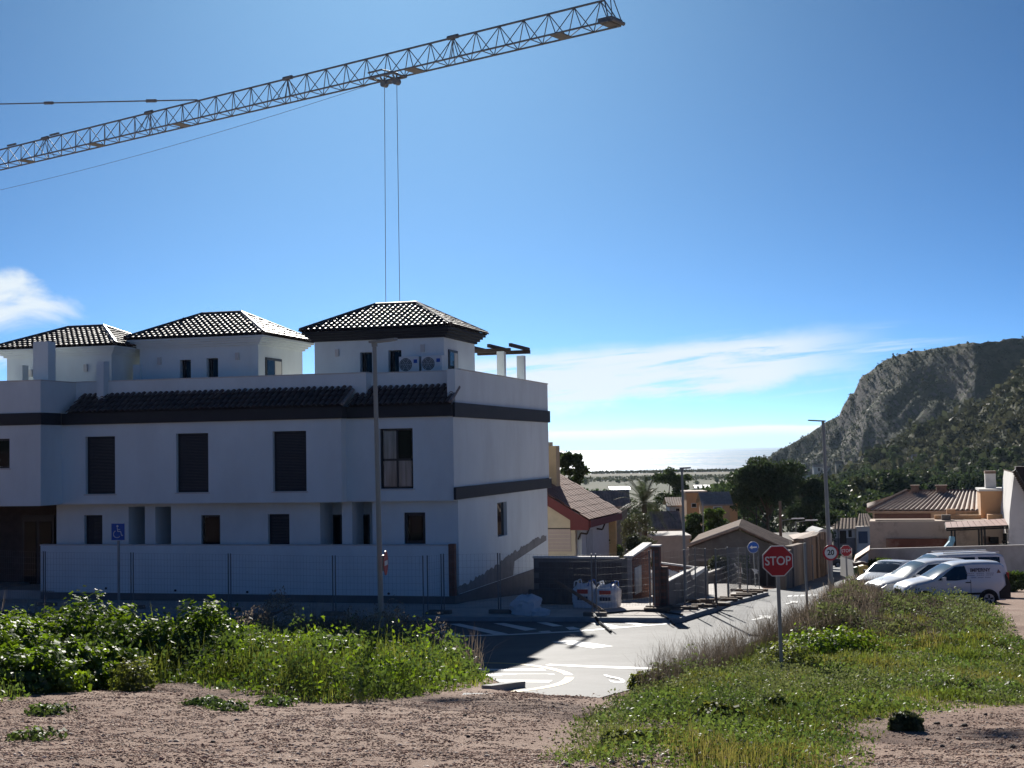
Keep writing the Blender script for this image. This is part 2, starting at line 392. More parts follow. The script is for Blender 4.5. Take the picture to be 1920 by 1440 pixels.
for q in ([(786,1194),(794,1194),(839,1170),(832,1170)], [(812,1195.5),(960,1191),(960,1189),(812,1193.5)], [(960,1191),(1080,1185),(1167,1177.5),(1260,1170.2),(1260,1168.8),(1167,1175.7),(1080,1183),(960,1189)],
          [(814,1184.5),(830,1183),(872,1192),(832,1192.5)], [(842,1170.3),(862,1169.6),(953,1188.8),(926,1190)], [(925,1169),(945,1168.5),(1007,1180),(985,1183)],
          [(1006,1167.5),(1025,1167),(1056,1174),(1037,1175)], [(1060,1176.5),(1075,1175.5),(1090,1180),(1068,1181.5)], [(1008,1184),(1030,1183),(1034,1184.6),(1016,1185.8)],
          [(1105,1168),(1125,1167.5),(1167,1176),(1150,1177.6)], [(1165,1167.5),(1185,1167),(1222,1173),(1205,1174)], [(1230,1167.2),(1250,1167),(1264,1169),(1248,1170)],
          [(1034,1204),(1072,1201),(1150,1212),(1112,1216)], [(1022,1247.5),(1110,1252),(1250,1257),(1400,1258),(1400,1254.5),(1250,1253),(1110,1248.5),(1030,1245.5)],
          [(890,1254.5),(1020,1254.8),(1024,1258),(890,1257.5)], [(900,1263.8),(1038,1263.8),(1048,1267.8),(900,1267.2)], [(930,1275.5),(1036,1276),(1030,1280),(940,1279.4)],
          [(1408,1162.5),(1416,1163.2),(1436,1158.2),(1444,1160.6),(1447,1154.6),(1420,1154.6),(1429,1156.6)], [(1470,1133),(1476,1133.6),(1489,1129.8),(1495,1131.4),(1497,1127.2),(1478,1127.2),(1484,1128.8)]):
    mark(q)
for k in range(6): mark([(1478+k*12,1116.5-k*.5),(1486+k*12,1116.2-k*.5),(1484+k*12,1119-k*.5),(1475+k*12,1119.4-k*.5)])
mark([(248,1163),(322,1167),(336,1155),(258,1151)], m_blue, 'disabled_bay_paint')
def ribbon(pts, w, mat, name='road_marking', lift=.006):
    P = [gnd(*p) for p in pts]; l = []; r = []
    for i, p in enumerate(P):
        t = (P[min(i+1, len(P)-1)]-P[max(i-1, 0)]); t.z = 0; t.normalize(); n = Vector((-t.y, t.x, 0))*w/2
        l.append((p.x+n.x, p.y+n.y)); r.append((p.x-n.x, p.y-n.y))
    return drape(name, l+r[::-1], lift, mat, road, cut=.8)
def smooth_pts(pts, k=6):
    o = []
    for i in range(len(pts)-1):
        p = [pts[max(0, min(len(pts)-1, i+j))] for j in (-1, 0, 1, 2)]
        for s in range(k):
            t = s/k; o.append(tuple(.5*((2*p[1][c])+(-p[0][c]+p[2][c])*t+(2*p[0][c]-5*p[1][c]+4*p[2][c]-p[3][c])*t*t+(-p[0][c]+3*p[1][c]-3*p[2][c]+p[3][c])*t**3) for c in (0, 1)))
    return o+[pts[-1]]
ribbon(smooth_pts([(890,1243),(960,1244.5),(1015,1250.5),(1055,1260),(1068,1269),(1056,1280),(1022,1289),(965,1297)]), .20, m_yell)
def text_mesh(name, body, size, mat, extrude=0.0, align='CENTER', sx=1.0, bold=0.0):
    cu = bpy.data.curves.new('t', 'FONT'); cu.body = body; cu.size = size; cu.align_x = align; cu.align_y = 'CENTER'; cu.extrude = extrude; cu.offset = bold
    o = bpy.data.objects.new('t', cu); COL.objects.link(o); bpy.context.view_layer.update()
    me = bpy.data.meshes.new_from_object(o.evaluated_get(bpy.context.evaluated_depsgraph_get())); bpy.data.objects.remove(o); bpy.data.curves.remove(cu)
    me.name = name; me.materials.clear(); me.materials.append(mat)
    if sx != 1.0:
        for v in me.vertices: v.co.x *= sx
    return me
me = text_mesh('road_lettering', 'STOP', 5.0, m_white, sx=.17, bold=.03)
o = obj('road_lettering', me, road); p = gnd(1222, 1273, .006); p.z += .012
o.matrix_local = Matrix.Translation(p) @ slope_frame(p.x, p.y) @ Matrix.Rotation(BYAW, 4, 'Z')
# asphalt patch
c = gnd(1285, 1236); drape('road_patch', [(c.x+.62*math.cos(t)*(1+.1*math.sin(5*t)), c.y+1.5*math.sin(t)*(1+.12*math.cos(3*t))) for t in [i*math.pi/12 for i in range(24)]], .004, M('patch_asphalt', (.035,.035,.035), rough=.8, var=.2), road, cut=0)
# ------------------------------------------------------------------ pavement
KERB = [(-420,1122),(0,1139),(220,1148.5),(420,1153),(548,1136.5),(486,1171),(560,1167.5),(627,1156),(936,1157.5),(1119,1158.5),(1275,1159.5),(1340,1140),(1400,1122),(1441,1111)]
def gndl(px, py, lift): return gnd(px, py, lift)
KP = [gndl(x, y, .13) for x, y in KERB]
def bloc(x, y): return Vector((-2.12, 50.5, 0))+AX*x+AY*y           # building frame -> world
back = [tuple(gndl(1425,1098,.13)[:2]), tuple(gndl(1335,1092,.13)[:2]), tuple(bloc(6.5,14)[:2]), tuple(bloc(-.4,14)[:2]), tuple(bloc(-.4,2.0)[:2]), tuple(bloc(-52,2.0)[:2])]
PAVE = [tuple(p[:2]) for p in KP]+back
m_conc = M('pavement_concrete', (.42,.39,.36), rough=.85, var=.12, scale=.8, bump=.003, bscale=40, dirt=(.30,.27,.25), dscale=.5)
m_slab = M('paving_slab', (.47,.42,.38), rough=.85, var=.10, scale=1.5, bump=.002, bscale=50, dirt=(.34,.31,.28), dscale=.7)
m_kerb = M('kerb_stone', (.33,.33,.33), rough=.85, var=.12, scale=2, bump=.003, bscale=40)
pave = tag(drape('pavement', PAVE, .112, m_conc, cut=1.6), kind='structure')
# paving slabs
S = .92; sl = MB().box((-S/2+.008, -S/2+.008, -.05), (S/2-.008, S/2-.008, .0)).mesh('paving_slab', m_slab)
n = 0
for j in range(-14, 6):
    for i in range(-26, 16):
        c = bloc(i*S, j*S-.6)
        cs = [bloc(i*S+a*S/2, j*S-.6+b*S/2) for a in (-1,1) for b in (-1,1)]
        if not in_poly(np.array([q.x for q in cs]), np.array([q.y for q in cs]), PAVE).all(): continue
        if dist_poly(np.array([c.x]), np.array([c.y]), PAVE)[0] < S*.55 or n >= 300: continue
        if not (-23 < i and j < 3): continue
        o = obj('paving_slab', sl, pave); c.z = float(gz(c.x, c.y))+.126+random.uniform(-.002, .002); o.matrix_local = Matrix.Translation(c) @ slope_frame(c.x, c.y); n += 1
# kerb stones
for a, b in zip(KP[:-1], KP[1:]):
    d = b-a; Lg = d.length; k = max(1, round(Lg/1.1)); u = d.normalized(); side = Vector((-u.y, u.x, 0)).normalized()
    for i in range(k):
        p0 = a+u*(Lg*i/k+.006); p1 = a+u*(Lg*(i+1)/k-.006); mb = MB(); w = side*.15
        lo = Vector((0,0,-.16)); P = [p0, p1, p1+w, p0+w]; e = .012
        P = [Vector((q.x, q.y, float(gz(q.x, q.y))+.13+e)) for q in P]
        mb.v = [tuple(q+lo) for q in P]+[tuple(q) for q in P]; mb.f = [(0,3,2,1),(4,5,6,7),(0,1,5,4),(1,2,6,5),(2,3,7,6),(3,0,4,7)]; mb.mi = [0]*6
        mb.build('kerb_stone', m_kerb, pave)
# ------------------------------------------------------------------ sea
def sea():
    m = bpy.data.materials.new('sea_water'); m.use_nodes = True; nt = m.node_tree; N = nt.nodes; L = nt.links; b = N['Principled BSDF']; out = N['Material Output']
    b.inputs['Base Color'].default_value = (.11,.22,.33,1); b.inputs['Roughness'].default_value = .55; b.inputs['IOR'].default_value = 1.33; b.inputs['Specular IOR Level'].default_value = .08  # calm water: reflected sky blue put into the base colour, specular kept low
    b2 = N.new('ShaderNodeBsdfPrincipled'); b2.inputs['Base Color'].default_value = (.012,.07,.13,1); b2.inputs['Roughness'].default_value = .36; b2.inputs['IOR'].default_value = 1.33
    g = N.new('ShaderNodeNewGeometry'); sp = N.new('ShaderNodeSeparateXYZ'); L.new(g.outputs['Position'], sp.inputs[0])
    def mth(op, a, k=None):
        n = N.new('ShaderNodeMath'); n.operation = op; L.new(a, n.inputs[0])
        if k is not None: n.inputs[1].default_value = k
        return n.outputs[0]
    cb = N.new('ShaderNodeCombineXYZ'); L.new(mth('MULTIPLY', sp.outputs[0], .06), cb.inputs[0]); L.new(mth('MULTIPLY', mth('LOGARITHM', sp.outputs[1], 2.71828), 26.0), cb.inputs[1])
    n = N.new('ShaderNodeTexNoise'); n.inputs['Scale'].default_value = 1.0; n.inputs['Detail'].default_value = 5; n.inputs['Roughness'].default_value = .75; L.new(cb.outputs[0], n.inputs['Vector'])
    cb2 = N.new('ShaderNodeCombineXYZ'); L.new(mth('MULTIPLY', sp.outputs[0], .0015), cb2.inputs[0]); L.new(mth('MULTIPLY', mth('LOGARITHM', sp.outputs[1], 2.71828), 6.0), cb2.inputs[1])
    n2 = N.new('ShaderNodeTexNoise'); n2.inputs['Scale'].default_value = 1.0; n2.inputs['Detail'].default_value = 3; L.new(cb2.outputs[0], n2.inputs['Vector'])
    ad = N.new('ShaderNodeMath'); ad.operation = 'MULTIPLY_ADD'; L.new(n2.outputs['Fac'], ad.inputs[0]); ad.inputs[1].default_value = .55; L.new(n.outputs['Fac'], ad.inputs[2])
    r = N.new('ShaderNodeMapRange'); r.inputs[1].default_value = .74; r.inputs[2].default_value = .84; L.new(ad.outputs[0], r.inputs[0])
    mx = N.new('ShaderNodeMixShader'); L.new(r.outputs[0], mx.inputs[0]); L.new(b.outputs[0], mx.inputs[1]); L.new(b2.outputs[0], mx.inputs[2]); L.new(mx.outputs[0], out.inputs[0])
    mb = MB(); ys = [1500, 2000, 3000, 5000, 9000, 16000, 24000]
    for a, c in zip(ys[:-1], ys[1:]): mb.q((-a*1.2, a, -31), (a*1.2, a, -31), (c*1.2, c, -31), (-c*1.2, c, -31))
    tag(mb.build('sea', m), kind='structure')
sea()
# ------------------------------------------------------------------ hills
def hill_material(name, a, b, c, rockx=0.0):
    m = bpy.data.materials.new(name); m.use_nodes = True; nt = m.node_tree; N = nt.nodes; L = nt.links; bs = N['Principled BSDF']
    bs.inputs['Roughness'].default_value = .95; bs.inputs['Specular IOR Level'].default_value = .1
    g = N.new('ShaderNodeNewGeometry'); sp = N.new('ShaderNodeSeparateXYZ'); L.new(g.outputs['True Normal'], sp.inputs[0])
    def noise(s, d=8, r=.65):
        n = N.new('ShaderNodeTexNoise'); n.inputs['Scale'].default_value = s; n.inputs['Detail'].default_value = d; n.inputs['Roughness'].default_value = r
        L.new(g.outputs['Position'], n.inputs['Vector']); return n.outputs['Fac']
    def rng(v, x, y):
        n = N.new('ShaderNodeMapRange'); n.interpolation_type = 'SMOOTHSTEP'; L.new(v, n.inputs[0]); n.inputs[1].default_value = x; n.inputs[2].default_value = y; return n.outputs[0]
    def mix(f, x, y):
        n = N.new('ShaderNodeMix'); n.data_type = 'RGBA'; L.new(f, n.inputs[0])
        for i, v in ((6, x), (7, y)):
            if isinstance(v, tuple): n.inputs[i].default_value = (*v, 1)
            else: L.new(v, n.inputs[i])
        return n.outputs[2]
    col = mix(rng(noise(.08), .42, .60), a, b)
    col = mix(rng(noise(.02), .52, .66), col, c)
    col = mix(rng(sp.outputs[2], .50, .34), col, (.12,.108,.10))
    L.new(col, bs.inputs['Base Color'])
    bp = N.new('ShaderNodeBump'); bp.inputs['Distance'].default_value = 1.6; L.new(noise(.16, 8, .7), bp.inputs['Height']); L.new(bp.outputs[0], bs.inputs['Normal'])
    return m
def hill(name, sky, Yr, Y0, Y1, mat, rough_amp, seed, cliff=0.0, px_hi=2500, run=None):
    """sky: ridge line pixels; Yr(px): distance of the ridge; Y0: where the slope starts on the plain; falls away to Y1 behind"""
    px = np.arange(sky[0][0], px_hi, 7.0); sx = [p[0] for p in sky]; sy = [p[1] for p in sky]
    py = np.interp(px, sx, sy); V = []; nr = 70
    t = np.linspace(0, 1, nr)
    tb = np.linspace(0, 1, 14)[1:]
    for i, p in enumerate(px):
        yr = Yr(p); d = ray(p, py[i]); ztop = d.z*yr; zf = -31.0; y0 = Y0(p) if run is None else yr-60-run*(ztop-zf)
        # concave foot slope, steep upper part
        prof = (1-cliff)*t**1.25+cliff*(.55*t**1.1*(t < .75)+(t >= .75)*(.55*.75**1.1+(1-.55*.75**1.1)*smooth01(.75, 1.0, t)**.7))
        Y = y0+(yr-y0)*t; Z = zf+(ztop-zf)*prof
        X = d.x*Y*(1)+0*Y
        fade = np.sin(np.pi*np.clip(t, 0, 1))**.6
        Z = Z+fade*rough_amp*((fbm(X*.012+seed, Y*.012, seed, 5)-.5)*1.3+(fbm(X*.05+seed, Y*.05, seed+3, 5)-.5)*.7)*np.minimum(1, (ztop+31)/40)
        Z[-1] = ztop+(fbm(np.array([p*.11]), np.array([3.3]), seed+5, 3)[0]-.5)*rough_amp*.10
        Yb = yr+(Y1-yr)*tb; Zb = ztop+( -34-ztop)*tb**1.4; Xb = d.x*Yb
        V.append(np.stack([np.r_[X, Xb], np.r_[Y, Yb], np.r_[Z, Zb]], -1))
    V = np.array(V); a, b, _ = V.shape; i = (np.arange(a-1)[:, None]*b+np.arange(b-1)[None]).ravel()
    F = np.stack([i, i+b, i+b+1, i+1], 1)
    return tag(obj(name, np_mesh(name, V.reshape(-1, 3), F, mat, smooth=True)), kind='structure'), V
m_hill_far = hill_material('scrub_hill_far', (.050,.060,.036), (.085,.088,.056), (.10,.092,.066))
m_hill_near = hill_material('scrub_hill_near', (.055,.068,.034), (.11,.108,.066), (.10,.094,.064))
SKY1 = [(1370,893),(1425,871),(1440,860),(1462,846),(1490,829),(1520,811),(1548,792),(1570,782),(1576,778),(1578,766),(1586,758),(1588,748),(1594,739),(1600,744),(1603,728),(1608,722),(1611,710),(1622,702),(1635,696),(1650,681),(1665,672),(1690,665),(1727,657),(1760,652),(1800,646),(1850,641),(1890,637),(1920,634),(1990,620),(2100,612),(2300,640),(2500,700)]
hill1, HV1 = hill('mountain', SKY1, lambda p: 1500-min(350, max(0, (p-1440))*.9), lambda p: 1180-min(330, max(0, (p-1440))*.8), 2400, m_hill_far, 34, 4, cliff=.35, run=1.25)
SKY2 = [(1440,945),(1500,940),(1560,910),(1600,878),(1640,845),(1680,826),(1720,806),(1760,792),(1800,776),(1840,758),(1880,725),(1920,684),(1980,650),(2100,600),(2300,560),(2500,540)]
hill2, HV = hill('hillside', SKY2, lambda p: 900-min(160, max(0, p-1600)*.4), lambda p: 640-min(190, max(0, p-1560)*.4), 1100, m_hill_near, 20, 21, cliff=.1)

from mathutils.bvhtree import BVHTree
def _bvh(o): return BVHTree.FromPolygons([v.co[:] for v in o.data.vertices], [tuple(p.vertices) for p in o.data.polygons])
_BV = [_bvh(hill1), _bvh(hill2)]
def land(px, py, far=1700.0):
    """first piece of land (hillside, hill or mountain) met by the ray through a pixel"""
    d = ray(px, py); dn = d.normalized(); best = None
    for b in _BV:
        h = b.ray_cast(Vector((0,0,0)), dn)
        if h[0] is not None and (best is None or h[3] < best[1]): best = (h[0], h[3])
    g = None; Y = 5.0
    while Y < far:
        if d.z*Y < float(gz(d.x*Y, Y)): g = d*Y; break
        Y *= 1.01
    if g is not None and (best is None or g.length < best[1]): return g
    return best[0] if best else d*far
def land_z(x, y):
    z = float(gz(x, y))
    for b in _BV:
        h = b.ray_cast(Vector((x, y, 500)), Vector((0,0,-1)))
        if h[0] is not None: z = max(z, h[0].z)
    return z
# ================================================================== the white apartment building
C0 = Vector((-2.12, 50.5, 0))
def bl(px, py, ly):
    """pixel -> (x, z) in the building's own frame on the plane y = ly"""
    d = ray(px, py); n = AY; t = ((C0+AY*ly).dot(n))/d.dot(n); p = d*t-C0
    return p.dot(AX), p.z
def bs(px, py, lx):
    """pixel -> (y, z) on the plane x = lx"""
    d = ray(px, py); t = (C0+AX*lx).dot(AX)/d.dot(AX); p = d*t-C0
    return p.dot(AY), p.z
bld = thing('apartment_building', 'white three-storey apartment building with dark bands, tiled eaves and three hipped roof towers', 'building', C0, -BYAW)
m_rend = M('white_render', (.74,.80,.805), rough=.9, var=.05, scale=.7, bump=.004, bscale=45, spec=.2, dirt=(.62,.66,.66), dscale=.45, dlo=.45, dhi=.8, stretch=(1,1,.45))
m_navy = M('dark_band', (.035,.037,.042), rough=.7, var=.10, scale=2)
m_plinth = M('grey_plinth', (.17,.165,.16), rough=.95, var=.15, scale=1.5, bump=.006, bscale=20)
m_raw = M('raw_mortar', (.24,.24,.235), rough=.95, var=.18, scale=2, bump=.01, bscale=18)
m_cope = M('coping', (.62,.60,.57), rough=.8, var=.06)
m_frame = M('dark_aluminium', (.03,.032,.036), rough=.45, var=.03, spec=.4)
m_shut = M('roller_shutter', (.035,.038,.045), rough=.6, var=.04, spec=.3)
m_glass = glass_mat('window_glass', (.010,.016,.020), rough=.02, spec=.14)
m_cglass = M('curtained_glass', (.27,.27,.26), rough=.12, var=.55, scale=1.0, spec=.5, stretch=(5,5,.3))
m_curt = M('curtain', (.62,.60,.55), rough=.9, var=.05)
m_brick = M('brick_red', (.20,.098,.07), rough=.95, var=.2, scale=4, bump=.004, bscale=30)
m_dkwood = M('dark_timber', (.045,.032,.026), rough=.7, var=.2, scale=5)
m_stone = M('entrance_stone', (.075,.06,.055), rough=.8, var=.25, scale=3, bump=.004, bscale=30)
def wall_holes(mb, ax, c, u0, u1, z0, z1, th, holes):
    """wall sheet on plane ax=c (ax 'y': u is x; ax 'x': u is y), thickness th away from the front, rectangular holes (ua,ub,za,zb)"""
    P = (lambda u, w, z: (u, w, z)) if ax == 'y' else (lambda u, w, z: (w, u, z))
    us = sorted({u0, u1, *[h[0] for h in holes], *[h[1] for h in holes]}); zs = sorted({z0, z1, *[h[2] for h in holes], *[h[3] for h in holes]})
    us = [u for u in us if u0 <= u <= u1]; zs = [z for z in zs if z0 <= z <= z1]
    for a, b in zip(us[:-1], us[1:]):
        for p, q in zip(zs[:-1], zs[1:]):
            mu, mz = (a+b)/2, (p+q)/2
            if any(h[0] < mu < h[1] and h[2] < mz < h[3] for h in holes): continue
            mb.q(P(a,c,p), P(b,c,p), P(b,c,q), P(a,c,q)); mb.q(P(a,c+th,p), P(a,c+th,q), P(b,c+th,q), P(b,c+th,p))
    def rim(a, b, p, q):
        for e in ((a,p,b,p),(b,p,b,q),(b,q,a,q),(a,q,a,p)): mb.q(P(e[0],c,e[1]), P(e[2],c,e[3]), P(e[2],c+th,e[3]), P(e[0],c+th,e[1]))
    rim(u0, u1, z0, z1)
    for h in holes: rim(*h)
    return mb
def hole(pa, pb, ly):
    (a, z1), (b, z0) = bl(*pa, ly), bl(*pb, ly); return (min(a, b), max(a, b), min(z0, z1), max(z0, z1))
def sill(par, x0, x1, z, y, nm='sill'): MB().box((x0-.05, y-.04, z-.05), (x1+.05, y+.16, z-.003)).build(nm, m_cope, par)
def window(h, y, kind='shutter', rec=.16, name='window', frame=.07, cols=1, zsplit=None, mat_c=None):
    x0, x1, z0, z1 = h
    yy = y+rec; mb = MB(); f = frame; e = .003
    mb.box((x0+e, yy, z0+e), (x0+f, yy+.06, z1-e)).box((x1-f, yy, z0+e), (x1-e, yy+.06, z1-e)).box((x0+f, yy, z0+e), (x1-f, yy+.06, z0+f)).box((x0+f, yy, z1-f), (x1-f, yy+.06, z1-e))
    w = mb.build(name, m_frame, bld)
    if kind == 'shutter':
        zz = z0+.01; k = max(4, int((z1-z0)/.055)); st = (z1-z0-.02)/k; s = MB()
        for i in range(k):
            a = zz+i*st; s.q((x0+.02, yy-.012, a), (x1-.02, yy-.012, a), (x1-.02, yy-.0165, a+st*.5), (x0+.02, yy-.0165, a+st*.5)); s.q((x0+.02, yy-.0165, a+st*.5), (x1-.02, yy-.0165, a+st*.5), (x1-.02, yy-.012, a+st*.97), (x0+.02, yy-.012, a+st*.97))
        s.build('roller_shutter', m_shut, w)
    else:
        ix0, ix1 = x0+f, x1-f; zl = [z0+f]+([zsplit] if zsplit else [])+[z1-f]; xl = [ix0+(ix1-ix0)*i/cols for i in range(cols+1)]
        mm = MB()
        for x in xl[1:-1]: mm.box((x-.035, yy+.004, z0+f), (x+.035, yy+.055, z1-f))
        if zsplit: mm.box((ix0, yy+.008, zsplit-.04), (ix1, yy+.05, zsplit+.04))
        if mm.v: mm.build('mullion', m_frame, w)
        for a, b in zip(xl[:-1], xl[1:]):
            for p, q in zip(zl[:-1], zl[1:]): MB().box((a+.036, yy+.025, p+.01), (b-.036, yy+.032, q-.01)).build('pane', m_cglass if (mat_c is m_curt and (p < zl[0]+.01 or a < xl[0]+.01)) else m_glass, w)
        MB().box((x0+.01, yy+.5, z0), (x1-.01, yy+.52, z1)).build('room_blind', mat_c or m_navy, w)
    return w
YR, YM, YL, YG = 0.0, -.5, -1.9, .5              # front planes: right bay, main part, left bay, ground floor
xA = bl(640, 860, YM)[0]                          # step between main part and right bay
xB = bl(74, 860, YL)[0]                           # step between left bay and main part
xL = xB-9.0
ZS, ZF, ZFT, ZP = -1.74, 1.25, 1.70, 2.95         # slab underside, fascia bottom and top, parapet top
# upper storey fronts -------------------------------------------------
W = [hole((160,819), (216,926), YM), hole((330,813), (391,923), YM), hole((511,809), (575,921), YM)]
W4 = hole((711,804), (775,916), YR)
mb = MB(); wall_holes(mb, 'y', YM, xB, xA, ZS, ZF+.3, .3, W); mb.build('wall', m_rend, bld)
mb = MB(); wall_holes(mb, 'y', YR, xA-.28, 0.0, ZS, ZF+.3, .3, [W4]); mb.box((xA-.3, YM+.003, ZS), (xA-.003, YR+.2, ZF+.3)); mb.build('wall', m_rend, bld)
WL = hole((-14,823), (18,878), YL)
mb = MB(); wall_holes(mb, 'y', YL, xL, xB+.05, ZS, ZF+.3, .3, [WL]); mb.box((xB-.25, YL+.301, ZS), (xB+.05, YM+.4, ZF+.3)); mb.build('wall', m_rend, bld)
for h in W: window(h, YM, 'shutter'); sill(bld, h[0], h[1], h[2], YM)
window(W4, YR, 'glass', cols=2, zsplit=W4[2]+(W4[3]-W4[2])*.48, mat_c=m_curt, rec=.12); sill(bld, W4[0], W4[1], W4[2], YR)
window(WL, YL, 'glass', rec=.12); sill(bld, WL[0], WL[1], WL[2], YL)
MB().box((W4[0]-.10, YR-.05, W4[2]), (W4[0]-.02, YR-.002, W4[3])).build('shutter_guide', m_frame, bld)
# slab undersides and inner floors
MB().box((xL, YL+.01, ZS-.02), (xB, 8, ZS-.002)).box((xB, YM+.01, ZS-.02), (xA, 8, ZS-.002)).box((xA, YR+.01, ZS-.02), (-.02, 8, ZS-.002)).build('slab', m_rend, bld)
# ground floor --------------------------------------------------------
ZG0 = -5.14
gh = [hole((158,966), (192,1026), YG), hole((241,950), (272,1030), YG), hole((291,950), (321,1030), YG), hole((377,966), (413,1024), YG), hole((502,964), (543,1024), YG), hole((757,961), (798,1020), YG)]
n0 = bl(600, 960, YG)[0]; n1 = bl(641, 960, YG)[0]; n2 = bl(660, 960, YG)[0]; n3 = bl(698, 960, YG)[0]
gh += [(n0, n1, ZG0+.4, ZS-.05), (n2, n3, ZG0+.4, ZS-.05)]
gh = [(a, b, max(c, -3.75), min(d, ZS-.04)) for a, b, c, d in gh]
xE = bl(106, 980, YG)[0]
mb = MB(); wall_holes(mb, 'y', YG, xE, -.02, ZG0, ZS-.02, .3, gh); mb.build('wall', m_rend, bld)
def rewin(h, **k): window(h, YG, **k)
rewin(gh[0], kind='shutter'); rewin(gh[3], kind='glass', rec=.1); rewin(gh[4], kind='shutter'); rewin(gh[5], kind='glass', rec=.1, cols=1, frame=.12)
for h in (gh[0], gh[3], gh[4], gh[5]): sill(bld, h[0], h[1], h[2], YG)
# porch recesses behind the openings
for h, dpt in ((gh[1], 1.4), (gh[2], 1.4), (gh[6], .9), (gh[7], .9)):
    mb = MB(); x0, x1, z0, z1 = h; y0 = YG+.3
    mb.box((x0-.1, y0+dpt, z0), (x1+.1, y0+dpt+.1, z1)); mb.box((x0-.1, y0+.001, z0), (x0-.002, y0+dpt-.001, z1)); mb.box((x1+.002, y0+.001, z0), (x1+.1, y0+dpt-.001, z1)); mb.box((x0-.1, y0+.001, z0-.1), (x1+.1, y0+dpt, z0-.001))
    mb.build('porch_recess', m_rend, bld)
for h, px in ((gh[6], (625,641)), (gh[7], (675,693))):
    y = YG+.3+.9; a = bl(px[0], 962, y)[0]; b = bl(px[1], 962, y)[0]
    w = MB().box((a, y-.06, -3.62), (b, y-.004, -2.3)).build('window', m_frame, bld); MB().box((a+.06, y-.075, -3.55), (b-.06, y-.064, -2.36)).build('pane', m_glass, w)
for h in gh[1:3]:
    y = YG+.3+1.4; w = MB().box((h[1]-.34, y-.06, -4.3), (h[1]-.02, y-.004, -2.15)).build('door', m_frame, bld)
# entrance at the far left
y = 2.4; x0 = xE-7.5
MB().box((x0, y, ZG0-.3), (xE+.3, y+.3, ZS-.03)).build('entrance_wall', m_stone, bld)
MB().box((xE, YG+.301, ZG0), (xE+.3, y-.001, ZS-.03)).build('wall', m_rend, bld)
a, z1 = bl(44, 966, y); b = bl(104, 966, y)[0]
dr = MB().box((a, y-.10, ZG0-.2), (b, y-.004, z1)).build('entrance_door', m_frame, bld)
for u0, u1 in ((a+.12, (a+b)/2-.08), ((a+b)/2+.08, b-.12)):
    MB().box((u0, y-.125, ZG0+.1), (u1, y-.104, z1-.25)).build('pane', m_glass, dr)
for k in range(4):
    MB().box((x0, .2-k*.38, -5.75+.0), (xE-2.4, 2.39, -5.30-k*.13+.3)).build('step', m_conc, bld) if k == 0 else MB().box((x0, .2-k*.38, -5.95), (xE-2.4, .2-(k-1)*.38-.002, -5.0-k*.14)).build('step', m_conc, bld)
MB().box((xE-2.4, -.1, -5.9), (xE+.3, 2.39, -5.06)).build('landing', m_conc, bld)
# garden wall ---------------------------------------------------------
gx0 = bl(76, 1060, -.1)[0]; gy = -.1; zt = -3.30
gw = MB().box((gx0, gy, -5.12), (-.22, gy+.2, zt-.05)).build('garden_wall', m_rend, bld)
MB().box((gx0-.02, gy-.02, zt-.05), (-.22, gy+.22, zt)).build('coping', m_cope, gw)
MB().box((gx0, gy-.012, -5.9), (-.01, gy+.21, -5.125)).build('plinth', m_plinth, gw)
MB().box((-.215, gy-.003, -5.1), (-.005, gy+.24, zt+.02)).build('brick_pier', m_brick, gw)
for px, py in ((199,1103), (329,1107), (464,1110), (729,1113)):
    x, z = bl(px, py, gy); MB().tube((x, gy-.03, z), (x, gy+.05, z), .045, n=10).build('drain_spout', m_frame, gw)
MB().box((gx0+.3, gy+.21, -5.14), (-.3, YG-.002, -4.0)).build('planter_floor', m_conc, bld)
# side wall -----------------------------------------------------------
DY = 14.2
(sy0, sz1), (sy1, sz0) = bs(933, 943, 0), bs(952, 1003, 0)
sh = (min(sy0, sy1), max(sy0, sy1), sz0, sz1)
mb = MB(); wall_holes(mb, 'x', 0.0, YR+.301, DY, ZS+.05, ZP, -.3, []); mb.build('wall', m_rend, bld)
mb = MB(); wall_holes(mb, 'x', -.02, YG+.301, DY-.35, ZG0, ZS+.049, -.3, [sh]); mb.build('wall', m_rend, bld)
w = MB().box((-.16, sh[0]+.003, sh[2]+.003), (-.2, sh[1]-.003, sh[3]-.003)).build('window', m_frame, bld)
MB().box((-.145, sh[0]+.06, sh[2]+.06), (-.158, sh[0]+(sh[1]-sh[0])*.5-.03, sh[3]-.06)).build('pane', m_glass, w); MB().box((-.145, sh[0]+(sh[1]-sh[0])*.5+.03, sh[2]+.06), (-.158, sh[1]-.06, sh[3]-.06)).build('pane', m_glass, w)
MB().box((0.001, YR-.04, 1.22), (.09, DY+.06, 1.74)).build('dark_band', m_navy, bld)
MB().box((0.001, YR-.06, -1.72), (.09, DY+.1, -1.28)).build('dark_band', m_navy, bld)
# unpainted plinth with a ragged paint edge that climbs towards the back
pl = MB().box((.02, -.09, -6.6), (-.28, DY-.3, -5.11)).build('plinth', m_plinth, bld)
rr = random.Random(3); ys = [i*.22 for i in range(0, 61)]; mb = MB(); prev = None
for y in ys:
    if y > DY-.5: break
    zt_ = -5.1+.30+.95*smooth01(0, 12.5, y).item()+rr.uniform(-.08, .08); zb_ = -5.105+.02
    if y > 7.5: zb_ = -5.1+.55+(y-7.5)*.09
    if prev: mb.q((-.012, prev[0]+.32, prev[2]), (-.012, y+.32, zb_), (-.012, y+.32, max(zb_+.05, zt_)), (-.012, prev[0]+.32, prev[1]))
    prev = (y, max(zb_+.05, zt_), zb_)
mb.build('bare_mortar', m_raw, bld, fix=False)
# back and hidden sides
MB().box((xL, DY-.3, -8), (-.33, DY, ZP-.2)).box((xL, YL+.31, -7), (xL+.3, DY-.31, ZP)).build('rear_wall', m_rend, bld)
